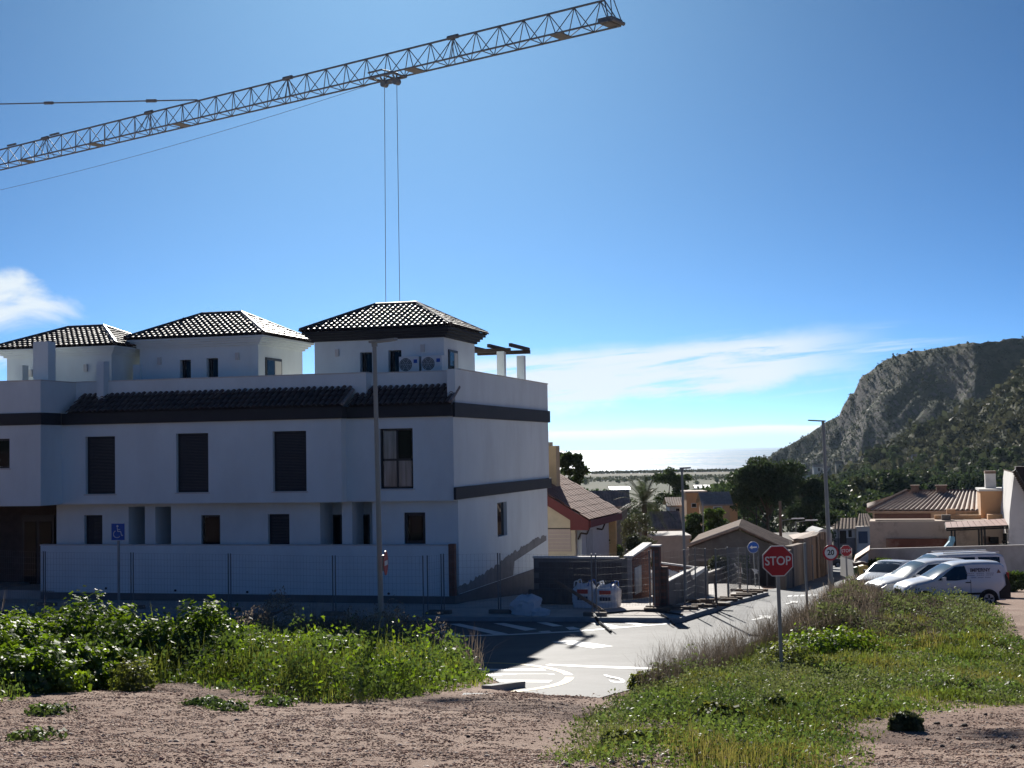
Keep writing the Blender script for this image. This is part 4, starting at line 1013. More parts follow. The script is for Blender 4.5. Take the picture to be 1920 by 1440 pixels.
# disabled parking sign
Y = 48.0; c = at(221, 997, Y); b = at(223, 1150, Y); b.z = float(gz(b.x, b.y)); h = c.z-b.z; t = thing('disabled_parking_sign', 'square blue disabled parking sign with a white wheelchair symbol', 'traffic sign', b)
MB().tube((0,0,-.2), (0,0,h+.1), .045, n=8).build('post', m_galv, t, smooth=True)
w = 13.2/FPX*Y; hh = 16.3/FPX*Y
pl = MB().box((-w,-.065,-hh), (w,-.05,hh)).build('plate', m_sign_w, t, loc=(0,0,h)); MB().box((-w*.93,-.069,-hh*.94), (w*.93,-.066,hh*.94)).build('blue_face', m_sign_b, pl)
wc = MB(); s = w; y = -.075
wc.tube((-.08*s,y,.80*s), (-.08*s,y+.004,.80*s), .15*s, n=14)
def stroke(pts, r):
    for (a0,b0),(a1,b1) in zip(pts[:-1], pts[1:]): wc.tube((a0*s,y,b0*s), (a1*s,y,b1*s), r*s, n=6)
stroke([(-.10,.62),(-.04,.05),(.38,.05),(.52,-.55),(.70,-.48)], .065); stroke([(-.07,.34),(.30,.34)], .055)
stroke([(-.14+.50*math.cos(a), -.32+.50*math.sin(a)) for a in [R(115+i*16) for i in range(14)]], .06)
wc.build('wheelchair_symbol', m_sign_w, pl)
# no-entry sign seen almost edge-on on the left lamp post
c = at(721.5, 1055.5, 36.0); t = thing('no_entry_sign', 'red no-entry sign turned almost edge-on on the left lamp post', 'traffic sign', c, R(85.5))
rr_ = 23/FPX*36.0; plate(MB(), 32, rr_, -.02).build('plate', m_sign_r, t); MB().box((-rr_*.74,-.037,-rr_*.19), (rr_*.74,-.033,rr_*.19)).build('white_bar', m_sign_w, t)
MB().box((-.06,-.02,-.2), (.06,.06,.2)).build('bracket', m_galv, t)
# ------------------------------------------------------------------ mesh fence panels
m_fence = M('fence_tube', (.17,.18,.19), rough=.5, var=.1, metal=.3); m_foot = M('fence_foot', (.20,.17,.145), rough=.95, var=.15, scale=4)
m_footw = M('timber_block', (.17,.12,.085), rough=.9, var=.2, scale=8)
def fence_panel(a, b, label, h=1.95, drop=(0,0), group='mesh fence panels round the building site', rails=True):
    a = Vector(a); b = Vector(b); d = b-a; d.z = 0; L = d.length; yaw = math.atan2(d.y, d.x); t = thing('mesh_fence', label, 'fence', a, yaw, group); dz = b.z-a.z
    for x, z in ((.02, 0), (L-.02, dz)): MB().tube((x,0,z), (x,0,z+h), .022, n=8).build('post', m_fence, t, smooth=True)
    w = MB(); k = int(L/.13)
    for i in range(1, k): x = L*i/k; zz = dz*i/k; w.box((x-.0016,-.0016,zz+.16), (x+.0016,.0016,zz+h-.03))
    for i in range(9):
        z = .16+i*(h-.19)/8; M_ = None
        w.tube((.03,0,z), (L-.03,0,z+dz), .0025, n=4, cap=False)
    w.build('wire_mesh', m_fence, t); return t
def foot(p, label, s=(.62,.22,.13), mat=None, yaw=0.0, lift=0):
    mb = MB(); x, y, z = s; e = .03
    mb.prism([(-x/2,-y/2+e),(-x/2+e,-y/2),(x/2-e,-y/2),(x/2,-y/2+e),(x/2,y/2-e),(x/2-e,y/2),(-x/2+e,y/2),(-x/2,y/2-e)], 0, z)
    o = mb.build('ballast_block', mat or m_foot, None, False, Vector(p)+Vector((0,0,lift))); o.rotation_euler = (0, 0, yaw); tag(o, label, 'ballast block', 'feet under the fence panels'); return o
PZ = .13
def pv(px, py):   # a point on the pavement top
    return gnd(px, py, PZ)
fl = [(-52,1124),(83,1134),(248,1139),(431,1144),(627,1152),(797,1154)]
nm = ['mesh fence panel at the left end in front of the entrance steps', 'mesh fence panel behind the disabled parking sign', 'mesh fence panel in front of the white garden wall, third from the left', 'mesh fence panel in front of the white garden wall, fourth from the left', 'mesh fence panel behind the tall left lamp post']
for i in range(5):
    a, b = pv(*fl[i]), pv(*fl[i+1]); d = (b-a).normalized(); fence_panel(a+d*.03, b-d*.03, nm[i])
fence_panel(pv(802,1154), pv(829,1149), 'narrow slanting mesh fence panel by the brick pier of the garden wall')
fence_panel(pv(829,1149)+Vector((.05,.05,0)), pv(936,1147), 'mesh fence panel in front of the building corner'); fence_panel(pv(938,1148), pv(1112,1152), 'mesh fence panel in front of the big white bags')
fence_panel(pv(1118,1152), pv(1220,1142), 'mesh fence panel right of the big white bags')
rp = [(1227,1144),(1285,1140),(1305,1128),(1324,1135),(1344,1137),(1366,1124),(1386,1107),(1402,1116),(1424,1108)]
rn = ['mesh fence panel in front of the brick pillar', 'mesh fence panel behind the slim lamp post', 'mesh fence panel beside the thick fence post', 'mesh fence panel above the timber blocks', 'mesh fence panel in front of the weedy plot', 'mesh fence panel near the blue arrow sign', 'short mesh fence panel left of the blue arrow sign', 'mesh fence panel at the blue arrow sign']
for i in range(8): fence_panel(pv(*rp[i]), pv(*rp[i+1]), rn[i])
for k, (px, py) in enumerate([(88,1136),(252,1141),(431,1146),(628,1153.5),(826,1150.5),(938,1150)]):
    foot(pv(px, py), ['concrete fence foot at the left end of the fence','concrete fence foot behind the disabled parking sign post','concrete fence foot left of the parking bay','concrete fence foot at the pavement corner left of the lamp post','concrete fence foot near the brick pier','concrete fence foot in front of the building corner'][k], (.75,.24,.12), yaw=-BYAW)
foot(pv(815,1152), 'flat concrete fence foot lying left of another by the brick pier', (.6,.24,.09), yaw=-BYAW)
foot(pv(1116,1155), 'concrete fence foot in front of the big white bags', (.75,.25,.12), yaw=-BYAW)
for k, (px, py, l) in enumerate([(1232,1146,'timber block under the fence by the pavement corner'),(1285,1142,'timber block under the slim lamp post fence'),(1306,1130,'timber block in front of the grey low wall'),(1320,1139,'long timber block under the thick fence post'),(1326,1135,'upper timber block stacked under the thick fence post'),(1346,1136,'timber block right of the thick fence post'),(1361,1127,'short timber block in the middle of the sunny pavement'),(1371,1124,'timber block right of the middle of the sunny pavement'),(1388,1109,'timber block at the back of the sunny pavement'),(1390,1119,'timber block left of the stacked brick by the kerb'),(1400,1116,'stacked timber block near the end of the kerb'),(1412,1112,'timber block below the blue arrow sign'),(1422,1109,'timber block at the far end of the fence')]):
    foot(pv(px, py), l, (.85 if k != 4 else .5, .2, .11), m_footw, yaw=-BYAW+random.uniform(-.25,.25), lift=.11 if k == 4 else 0)
# young tree stakes with rags between the fence
for k, (px, y0, y1) in enumerate([(1344,1137,1078),(1366,1122,1078),(1388,1106,1056)]):
    b = pv(px, y0); z1 = at(px, y1, b.y).z; o = MB().tube((0,0,0), (-.06+.05*k,0,z1-b.z), .05, .035, n=7).build('wooden_stake', m_wood, None, True, b); tag(o, ['wooden stake in the fence nearest the thick post', 'wooden stake in the middle of the fence line', 'wooden stake with a white rag at the back of the fence'][k], 'stake', 'stakes in the fence line')
for k, (px, py, Y) in enumerate([(1380,1062,70),(1387,1071,70),(1415,1070,68)]):
    c = at(px, py, Y); bm = MB(); r_ = random.Random(k)
    pts = [Vector((r_.uniform(-.2,.2), r_.uniform(-.04,.04), r_.uniform(-.22,.22))) for _ in range(7)]
    for i in range(5): bm.q(pts[i], pts[i+1], pts[i+2])
    o = bm.build('rag', m_sign_w, None, False, c, fix=False); tag(o, ['upper white rag tied to the wooden stake', 'lower white rag tied to the wooden stake', 'white rag on the fence below the blue arrow sign'][k], 'rag', 'white rags tied to the fence')
# ------------------------------------------------------------------ big bags
m_bag = M('woven_bag', (.62,.63,.65), rough=.75, var=.06, scale=6, bump=.01, bscale=9)
m_bagr = M('bag_print_red', (.45,.08,.06), rough=.7); m_bagb = M('bag_print_blue', (.05,.12,.35), rough=.7); m_bagk = M('bag_print_dark', (.08,.08,.10), rough=.7)
def bag(p, w, h, label, seed, sq=.9, group=None, yaw=-BYAW, prints=True):
    r_ = np.random.default_rng(seed); t = thing('big_bag', label, 'bag', p, yaw, group); n, m = 20, 12; V = []; F = []
    for j in range(m+1):
        f = j/m; bulge = 1+.10*math.sin(math.pi*min(1, f*1.1)); top = 1-.35*max(0, f-.82)/.18
        for i in range(n):
            a = 2*math.pi*i/n; c, s = math.cos(a), math.sin(a); e = .42
            x = math.copysign(abs(c)**e, c)*w/2*bulge*top; y = math.copysign(abs(s)**e, s)*w/2*bulge*top
            k = .02*math.sin(7*a+seed+f*9)+.02*r_.standard_normal()
            V.append((x*(1+k), y*(1+k), h*f+(.05*r_.standard_normal() if j == m else 0)))
    for j in range(m):
        for i in range(n): F.append((j*n+i, j*n+(i+1) % n, (j+1)*n+(i+1) % n, (j+1)*n+i))
    mb = MB(); mb.v = V+[(0,0,h*.9)]; mb.f = F+[(m*n+i, m*n+(i+1) % n, len(V)) for i in range(n)]; mb.mi = [0]*len(mb.f); mb.build('sack', m_bag, t, smooth=True)
    for sx in (-1, 1):
        for sy in (-1, 1):
            P = [(sx*w*.42, sy*w*.42, h*.9), (sx*w*.40, sy*w*.40, h*1.12), (sx*w*.28, sy*w*.36, h*1.16), (sx*w*.22, sy*w*.40, h*.92)]; MB().path(P, .022, 5).build('lifting_loop', m_bagb if sx > 0 else m_bag, t)
    if prints:
        y = -w*.5*1.13
        MB().box((-w*.25,y-.02,h*.62), (w*.25,y,h*.80)).build('red_print', m_bagr, t)
        for k in range(4): MB().box((-w*.24+k*w*.125,y-.022,h*.34), (-w*.24+k*w*.125+w*.10,y-.001,h*.50)).box((-w*.24+k*w*.125+.02,y-.024,h*.37), (-w*.24+k*w*.125+w*.10-.02,y-.0225,h*.47)).build('print', m_bagk, t)
    return t
bag(pv(1087,1143)+AY*.9, .74, .78, 'left big white builders bag with red print behind the fence', 3, group='big builders bags by the block wall')
bag(pv(1131,1143)+AY*.8, .78, .74, 'right big white builders bag with an open top beside the block wall', 5, group='big builders bags by the block wall')
def sack(p, s, label, seed):
    r_ = np.random.default_rng(seed); n, m = 16, 10; V = []; F = []
    for j in range(m+1):
        f = j/m; rad = math.sin(math.pi*(.12+.88*(1-f))) if f > .5 else 1.0
        for i in range(n):
            a = 2*math.pi*i/n; q = 1+.16*math.sin(3*a+seed)+.10*math.sin(7*a+f*8)+.05*r_.standard_normal()
            V.append((s[0]*.5*rad*q*math.cos(a), s[1]*.5*rad*q*math.sin(a), s[2]*(f**.8)*(1+.08*math.sin(5*a+seed))))
    for j in range(m):
        for i in range(n): F.append((j*n+i, j*n+(i+1) % n, (j+1)*n+(i+1) % n, (j+1)*n+i))
    mb = MB(); mb.v = V; mb.f = F+[tuple(m*n+i for i in range(n))]; mb.mi = [0]*len(mb.f); o = mb.build('rubble_sack', m_bag, None, True, p); tag(o, label, 'sack', 'crumpled white sacks on the pavement')
sack(pv(973,1150), (.62,.55,.42), 'small crumpled white sack left of the larger one', 1); sack(pv(990,1152), (.85,.7,.62), 'larger crumpled white sack in the middle of the pavement', 6); sack(pv(1012,1153), (.6,.5,.22), 'flattened white sack right of the crumpled ones', 9)
o = MB().box((-1.1,-.06,0), (1.1,.06,.5)).build('board', m_wood, None, False, pv(1035,1139)+AY*1.0); o.rotation_euler = (R(-14),0,-BYAW); tag(o, 'wide brown board leaning on the block wall', 'board')
a = pv(1136,1149); o = MB().box((-.05,-.04,0), (.05,.04,2.0)).build('plank', m_wood, None, False, a); o.rotation_euler = (R(6), R(-57), -BYAW); tag(o, 'brown plank leaning diagonally across the big bags', 'plank')
for k, (px, py, ln, yw) in enumerate([(1250,1141,1.5,.1),(1262,1139,1.3,-.25),(1258,1144,1.7,-.1),(1272,1141,1.1,.3),(1245,1146,1.2,.15)]):
    o = MB().box((-ln/2,-.06,0), (ln/2,.06,.04)).build('plank', m_wood, None, False, pv(px, py)+Vector((0,0,.045*(k % 3)))); o.rotation_euler = (0, 0, -BYAW+yw); tag(o, ['topmost plank in the heap on the pavement', 'short plank slanting over the heap on the pavement', 'longest plank in the heap on the pavement', 'plank at the right end of the heap on the pavement', 'plank at the left front of the heap on the pavement'][k], 'plank', 'planks heaped on the pavement')
# hose and cables
m_hose = M('rubber_hose', (.03,.03,.03), rough=.6)
P = [pv(*q)+Vector((0,0,.02)) for q in smooth_pts([(1118,1152),(1150,1150),(1190,1146),(1230,1148),(1262,1151),(1280,1154)])]
o = MB().path(P, .03, 6).build('hose', m_hose, None, True); tag(o, 'long dark hose lying on the sunny pavement', 'hose')
P = [gnd(*q, l) for q, l in (((1114,1152),.22),((1117,1158),.2),((1122,1166),.05),((1132,1174),.03),((1145,1184),.03))]
o = MB().path(P, .045, 6).build('cable', m_hose, None, True); tag(o, 'dark cable hanging over the kerb onto the road', 'cable')
P = [gnd(*q, l) for q, l in (((1240,1152),.16),((1250,1158),.17),((1256,1163),.05),((1265,1171),.03))]
o = MB().path(P, .03, 6).build('cable', m_hose, None, True); tag(o, 'thin cable dropping over the kerb at the pavement corner', 'cable')
# loose kerb pieces at the edge of the weeds
def loose_kerb(p0, p1, h, w, label, up=0.0):
    a, b = gnd(*p0), gnd(*p1); d = b-a; o = MB().box((0,0,-.1), (d.length,w,h)).build('kerb_block', m_kerb, None, False, a+Vector((0,0,up))); o.rotation_euler = (0, -math.asin(d.z/d.length), math.atan2(d.y, d.x)); tag(o, label, 'kerb block', 'kerb blocks at the end of the road')
loose_kerb((921,1298), (985,1289), .12, .2, 'dark kerb block ending the road edge beside the yellow line'); loose_kerb((866,1311), (922,1312), .07, .24, 'flat pale kerb block half buried left of the dark one'); loose_kerb((1012,1311), (1075,1315), .03, .1, 'pale strip of kerb lying in the gravel at the road end')
# ================================================================== houses behind
m_cream = M('cream_render', (.52,.44,.33), rough=.9, var=.06, scale=1, dirt=(.40,.34,.26), dscale=.6)
m_beige = M('beige_render', (.56,.45,.36), rough=.9, var=.06, scale=1, dirt=(.30,.23,.19), dscale=.45, dlo=.5, dhi=.62)
m_orange = M('orange_render', (.62,.37,.20), rough=.9, var=.05, scale=1, dirt=(.5,.32,.2), dscale=.6)
m_whitew = M('whitewash', (.70,.68,.65), rough=.9, var=.05, scale=1, dirt=(.42,.40,.38), dscale=.5, dlo=.52, dhi=.75)
m_greyw = M('grey_render', (.20,.18,.165), rough=.95, var=.15, scale=1.5, dirt=(.13,.115,.10), dscale=.6)
m_block = M('concrete_block', (.135,.12,.112), rough=.95, var=.16, scale=2.5, bump=.006, bscale=25)
m_joint = M('mortar_joint', (.20,.19,.18), rough=.95, var=.1)
m_tred = M('red_roof_tile', (.20,.092,.064), rough=.8, var=.18, scale=2.5, dirt=(.15,.075,.058), dscale=1.2)
m_tpale = M('pale_roof_tile', (.40,.31,.25), rough=.8, var=.25, scale=3, dirt=(.28,.19,.15), dscale=1.5)
m_told = M('old_roof_tile', (.24,.165,.125), rough=.9, var=.3, scale=3, dirt=(.13,.09,.07), dscale=1.2)
m_redtrim = M('red_fascia', (.13,.028,.03), rough=.7, var=.08)
m_dark = M('dark_opening', (.012,.012,.014), rough=.9, var=.05)
def frame_at(p, yaw): return Matrix.Translation(p) @ Matrix.Rotation(yaw, 4, 'Z')
def corrug(mb, e0, e1, t0, t1, pitch=.25, amp=.05):
    """barrel-tiled slope as real ridges running up the slope"""
    e0, e1, t0, t1 = map(Vector, (e0, e1, t0, t1)); n = max(2, int((e1-e0).length/pitch)); nr = (e1-e0).cross(t0-e0).normalized()
    if nr.z < 0: nr = -nr
    k = 4; prev = None
    for i in range(n*k+1):
        f = i/(n*k); h = amp*abs(math.sin(math.pi*i/k)); a = e0.lerp(e1, f)+nr*h; b = t0.lerp(t1, f)+nr*h
        if prev: mb.q(prev[0], a, b, prev[1])
        prev = (a, b)
    return mb
# --- brown-roofed house just behind the white building
Y = 78.0
h1 = thing('gabled_house', 'cream house with a brown tiled roof and dark red fascia beside the white building', 'house', at(1060,1060,Y), -BYAW); HI = frame_at(h1.location, -BYAW).inverted()
def loc(px, py, dy): 
    """pixel on the plane y=dy of the current house frame"""
    d = ray(px, py); o = Vector(CUR.location); t = (o+AY*dy).dot(AY)/d.dot(AY); p = d*t-o; return Vector((p.dot(AX), dy, p.z))
CUR = h1
zg = float(gz(h1.location.x, h1.location.y))-h1.location.z
A_ = loc(1018, 937, 0); B_ = loc(1078, 972, 0); Bd = loc(1078, 981, 0)
gw_l = A_.x-3.5; gw_r = B_.x
slope_ = (A_.z-B_.z)/(B_.x-A_.x)
MB().prism([(gw_l, zg-1), (gw_r, zg-1), (gw_r, Bd.z), (A_.x, A_.z-.15), (gw_l, A_.z-.15+slope_*3.5)], 0, 9.0, axis='y').build('wall', m_cream, h1)
# right wing wall under the eaves, pale
e1 = loc(1102, 982, -.3); e2 = loc(1168, 966, 8.0)
MB().box((gw_r+.001, .4, zg-1), (loc(1090, 990, .4).x, .5, Bd.z)).box((gw_r+.002, .51, zg-1), (loc(1090,990,.4).x, 8.6, Bd.z-.1)).build('wing_wall', M('pale_blue_wall', (.50,.52,.54), rough=.9, var=.05), h1)
# roof: slope rises to the left from the eave
ev0 = loc(1103, 975, -.45); run = 7.2; ev1 = Vector((ev0.x+.1, 8.6, ev0.z)); rl = .60
rt0 = Vector((ev0.x-run, -.45, ev0.z+run*rl)); rt1 = Vector((ev1.x-run, 8.6, ev1.z+run*rl))
rf = MB().q(ev0-Vector((0,0,.12)), ev1-Vector((0,0,.12)), rt1-Vector((0,0,.12)), rt0-Vector((0,0,.12))).q(ev0, ev1, rt1, rt0).q(ev0, ev0-Vector((0,0,.12)), rt0-Vector((0,0,.12)), rt0).build('roof', m_tred, h1, fix=False)
# rows of flat tiles, each its own piece
nr_, nc_ = 15, 14; cnt = 0; up = (rt0-ev0); al = (ev1-ev0); nn = al.cross(up).normalized(); nn = -nn if nn.z < 0 else nn
th = .03; Lr = up.length/nr_; Lc = al.length/nc_; ux_, uy_ = al.normalized(), up.normalized()
tm = MB().box((0,0,0), (Lc*.985, Lr*1.10, th)).mesh('flat_tile', m_tred)
for r_ in range(nr_):
    for c_ in range(nc_):
        off = .5*(r_ % 2)
        if c_+off > nc_-.4: continue
        Mx = Matrix((ux_, (uy_-nn*.04).normalized(), nn)).transposed().to_4x4(); Mx.translation = ev0+ux_*((c_+off)*Lc)+uy_*(r_*Lr-.03)+nn*(.05+random.uniform(0, .008))
        o = obj('roof_tile', tm, rf); o.matrix_local = Mx
MB().prism([(ev0.x+.02, ev0.z-.02), (ev0.x+.02, ev0.z-.55), (ev0.x-1.0, ev0.z-.55), (ev0.x-1.0, ev0.z-.0), (rt0.x, rt0.z-.42), (rt0.x, rt0.z-.02)], -.50, -.40, axis='y').build('fascia', m_redtrim, h1)
MB().box((ev0.x+.0, -.39, ev0.z-.42), (ev0.x+.12, 8.6, ev0.z-.03)).build('eaves_board', m_redtrim, h1)
for y in (.3, 4.5): MB().path([(ev0.x-.1, y, ev0.z-.45), (ev0.x-.25, y, ev0.z-.8), (ev0.x-.6, y, ev0.z-.75), (ev0.x-.75, y, ev0.z-1.1)], .05, 6).build('eaves_bracket', m_dkwood, h1)
d0 = loc(1028, 992, 0); d1 = loc(1071, 1034, 0); gd = MB().box((d0.x, -.04, d1.z), (d1.x, -.002, d0.z)).build('garage_door', M('garage_shutter', (.40,.32,.29), rough=.7, var=.03), h1)
for k in range(6): z = d1.z+(d0.z-d1.z)*(k+.5)/6; MB().box((d0.x+.02, -.05, z-.012), (d1.x-.02, -.041, z+.012)).build('rib', m_cream, gd)
MB().box((d0.x-.08, -.045, d0.z+.003), (d1.x+.08, -.003, d0.z+.06)).build('lintel', m_dkwood, h1)
w0 = loc(1094, 987, 2.0); sw = MB().box((loc(1090,990,.4).x+.003, 1.6, ev0.z-2.1), (loc(1090,990,.4).x+.03, 3.2, ev0.z-.7)).build('side_window', M('window_blind', (.36,.38,.40), rough=.6), h1)
c0 = loc(1029, 890, 4.0); MB().box((c0.x-.45, 3.6, c0.z-2.0), (c0.x+.55, 4.5, loc(1034,836,4).z)).build('chimney', M('chimney_render', (.58,.44,.26), rough=.9, var=.06), h1)
MB().box((c0.x-.30, 3.75, loc(1034,836,4).z+.001), (c0.x+.20, 4.3, loc(1034,829,4).z)).build('chimney_cap', m_cream, h1)
cp = loc(1140, 990, 8.2); MB().box((cp.x, 8.0, zg-1), (cp.x+.5, 8.4, ev1.z-.3)).build('porch_column', M('porch_ochre', (.62,.43,.20), rough=.9), h1)
# --- block wall, brick corner and half-built enclosure
def wall_thing(name, label, loc0, cat='wall'): return thing(name, label, cat, loc0, -BYAW)
bwp = pv(1000, 1122); CUR = None
bw = wall_thing('block_wall', 'dark grey concrete block wall with a pale coping behind the big bags', Vector((bwp.x, bwp.y, 0))); CUR = bw
a = loc(1000, 1046, 0); b = loc(1181, 1046, 0); z1 = loc(1090, 1046, 0).z; z0 = float(gz(bwp.x, bwp.y))-.1
MB().box((a.x, .02, z0), (b.x-.1, .2, z1-.02)).build('mortar_core', m_joint, bw)
bh = .2; rows = int((z1-z0)/bh); bwid = .4; bm_ = MB().box((.006, 0, .006), (bwid-.006, .06, bh-.006)).mesh('block', m_block)
for r_ in range(rows+1):
    x = a.x-(.2 if r_ % 2 else 0)
    while x+bwid <= b.x-.08:
        if x >= a.x-.01 and z0+r_*bh+bh < z1-.01: obj('concrete_block', bm_, bw, (x, random.uniform(.0, .006), z0+r_*bh))
        x += bwid
MB().box((a.x-.02, -.06, z1-.019), (b.x-.45, .26, z1+.05)).build('coping', m_cope, bw)
MB().box((b.x-.099, -.03, z0), (b.x+.05, .14, z1+.03)).build('corner_pier', M('pale_pier', (.33,.31,.29), rough=.9), bw)
# brick return wall going down the hill with a sloping top
rc = wall_thing('brick_wall', 'red brick return wall with a pale sloping top and a white meter box', Vector((bwp.x, bwp.y, 0))+AX*(b.x+.06)); CUR = rc
ylen = 4.2; zb0 = z0-.3
def brick_courses(par, y0, y1, x, zlo, ztop, nrm=1, ax='x', L=.29, H=.115, lim=290):
    core = MB()
    if ax == 'x': core.box((x-.1, y0, zlo), (x-.012, y1, ztop-.02))
    else: core.box((y0, x+.012, zlo), (y1, x+.1, ztop-.02))
    core.build('mortar_core', M('dark_mortar', (.13,.095,.08), rough=.95, var=.1), par)
    bx = (MB().box((-.05, .006, .006), (0, L-.006, H-.006)) if ax == 'x' else MB().box((.006, 0, .006), (L-.006, .05, H-.006))).mesh('brick', m_brick)
    n = 0; r_ = 0
    while zlo+(r_+1)*H < ztop:
        u = y0-(L/2 if r_ % 2 else 0)
        while u+L <= y1+.01:
            if u >= y0-.01 and n < lim: obj('brick', bx, par, (x, u, zlo+r_*H) if ax == 'x' else (u, x, zlo+r_*H)); n += 1
            u += L
        r_ += 1
brick_courses(rc, .1, ylen, .0, zb0, z1-.1)
MB().prism([(0.0, z1+.02), (0.0, z1+.08), (ylen, z1+.30), (ylen, z1+.2), (.2, z1-.1), (ylen, z1-.1)][:4], -.3, .05, axis='x').build('coping', m_cope, rc)
MB().prism([(.1, z1-.1), (ylen, z1-.1), (ylen, z1+.2), (.1, z1+.015)], -.1, -.004, axis='x').build('top_course', m_brick, rc)
MB().box((.002, .5, z0+.35), (.03, 1.9, z0+1.35)).build('meter_box', M('meter_box', (.52,.51,.49), rough=.7, var=.03), rc)
# brick pillar and stub
pp = pv(1231, 1142); pil = wall_thing('brick_pillar', 'tall red brick gate pillar behind the fence', Vector((pp.x, pp.y, 0))); CUR = pil
zt_ = loc(1231, 1024, 0).z; zl_ = float(gz(pp.x, pp.y)); hw = 6.8/FPX*pp.y
brick_courses(pil, -hw, hw, 0, zl_, zt_, ax='y', L=.22, H=.11); MB().box((-hw, .101, zl_), (hw, .42, zt_-.02)).build('pillar_core', m_brick, pil); MB().box((-hw-.03, -.03, zt_-.018), (hw+.03, .45, zt_+.03)).build('cap', m_cope, pil)
sp2 = pv(1245, 1141); stb = wall_thing('brick_stub', 'short red brick wall stub right of the gate pillar', Vector((sp2.x, sp2.y, 0))); CUR = stb
zt_ = loc(1245, 1062, 0).z; zl_ = float(gz(sp2.x, sp2.y)); hw = 7.6/FPX*sp2.y
brick_courses(stb, -hw, hw, 0, zl_, zt_, ax='y', L=.22, H=.11); MB().box((-hw, .101, zl_), (hw, .3, zt_-.02)).build('stub_core', m_brick, stb)
# low grey wall with sloping top, rubble behind
gp = pv(1253, 1140); lw = wall_thing('low_wall', 'low grey rendered wall with a broken sloping top behind the fence', Vector((gp.x, gp.y, 0))); CUR = lw
ge = pv(1329, 1116); dv = Vector((ge.x-gp.x, ge.y-gp.y, 0)); Lw = dv.length; yw = math.atan2(dv.y, dv.x); lw.rotation_euler = (0, 0, yw)
zg0 = float(gz(gp.x, gp.y))-.1; zg1 = float(gz(ge.x, ge.y))-.1
def wz(px, py, f): Yq = gp.y+dv.y*f; return at(px, py, Yq).z
MB().prism([(0, zg0), (Lw, zg1), (Lw, wz(1328,1067,1)), (Lw*.93, wz(1322,1068,.93)), (Lw*.55, wz(1294,1086,.55)), (Lw*.52, wz(1292,1070,.52)), (0, wz(1254,1092,0))], -.0, .15, axis='y').build('wall', m_greyw, lw)
MB().prism([(0, wz(1254,1092,0)+.003), (Lw*.52, wz(1292,1070,.52)+.003), (Lw*.52, wz(1292,1070,.52)+.04), (0, wz(1254,1092,0)+.04)], -.02, .17, axis='y').build('coping', m_cope, lw)
MB().prism([(Lw*.55, wz(1294,1086,.55)+.003), (Lw*.93, wz(1322,1068,.93)+.003), (Lw*.93, wz(1322,1068,.93)+.12), (Lw*.55, wz(1294,1086,.55)+.16)], -.05, .22, axis='y').build('broken_coping', m_whitew, lw)
bk0 = at(1236, 1057, 60.0); bk1 = at(1322, 1068, 60.0); rwl = thing('rear_wall', 'dark rear wall of the half-built enclosure behind the brick pillar', 'wall', bk0)
d_ = bk1-bk0; MB().prism([(0, -3.2), (d_.x, -3.2), (d_.x, d_.z), (0, 0)], 0, .2, axis='y').build('wall', m_brick, rwl); MB().prism([(0, .003), (d_.x, d_.z+.003), (d_.x, d_.z+.07), (0, .07)], -.05, .25, axis='y').build('coping', m_cope, rwl)
for k, (px, py, Y_, s) in enumerate([(1272,1084,55,.8),(1284,1078,56,.6),(1264,1089,54,.5),(1221,1076,60,.3)]):
    c = at(px, py, Y_); r_ = np.random.default_rng(40+k); mb = MB(); n = 9
    for i in range(22):
        q = Vector((r_.uniform(-s,s)*.7, r_.uniform(-.3,.3), r_.uniform(-.25,.15)-abs(r_.uniform(0,.2)))); e = r_.uniform(.08,.22); mb.box(tuple(q-Vector((e,e*.7,e*.5))), tuple(q+Vector((e,e*.7,e*.5))), Matrix.Rotation(r_.uniform(-.6,.6), 4, 'X') @ Matrix.Rotation(r_.uniform(-.6,.6), 4, 'Y'))
    mb.box((-s*.5,-.25,-1.2), (s*.5,.25,-.25))
    o = mb.build('rubble_heap', m_whitew, None, False, c); tag(o, ['largest pale rubble heap behind the low grey wall', 'pale rubble heap at the right behind the low grey wall', 'pale rubble heap near the brick stub', 'pale rubble showing in the gap left of the brick pillar'][k], 'rubble', 'rubble heaps in the enclosure')
# --- gabled shed
Y = 85.0; sh_ = thing('gabled_shed', 'grey gabled shed with an old brown tiled roof behind the fence', 'shed', at(1383, 1060, Y), -R(6)); CUR = sh_
def lq(px, py, dy=0.0):
    p = at(px, py, Y+dy)-Vector(sh_.location); return Vector((p.x, dy, p.z))
E0 = lq(1289,1025); AP = lq(1384,990); E1 = lq(1478,1033); zg = float(gz(*sh_.location[:2]))-sh_.location.z-.3
xw0, xw1 = E0.x+.12, E1.x-.25
def rz(x): return AP.z+(E0.z-AP.z)*(AP.x-x)/(AP.x-E0.x) if x < AP.x else AP.z+(E1.z-AP.z)*(x-AP.x)/(E1.x-AP.x)
op0, op1, opz = lq(1312,1050).x, lq(1400,1050).x, lq(1350,1048).z
mb = MB(); mb.prism([(xw0, opz), (xw1, opz), (xw1, rz(xw1)-.12), (AP.x, AP.z-.12), (xw0, rz(xw0)-.12)], 0, .25, axis='y'); mb.build('gable_wall', m_greyw, sh_)
MB().box((xw0, .003, zg), (op0, .247, opz-.002)).build('wall_pier', m_greyw, sh_); MB().box((op1, .003, zg), (xw1, .247, opz-.002)).build('wall_pier', m_greyw, sh_); MB().box((op0-.2, -.03, opz-.12), (op1+.2, -.003, opz+.02)).build('lintel', m_conc, sh_)
MB().box((xw0, 3.5, zg), (xw1, 3.7, opz)).build('inner_wall', m_greyw, sh_)
bd = 7.0
rf = MB()
b0, ba, b1 = E0+Vector((.9,bd,.25)), AP+Vector((.6,bd,.15)), E1+Vector((.6,bd,.2)); fr = Vector((0,-.35,0))
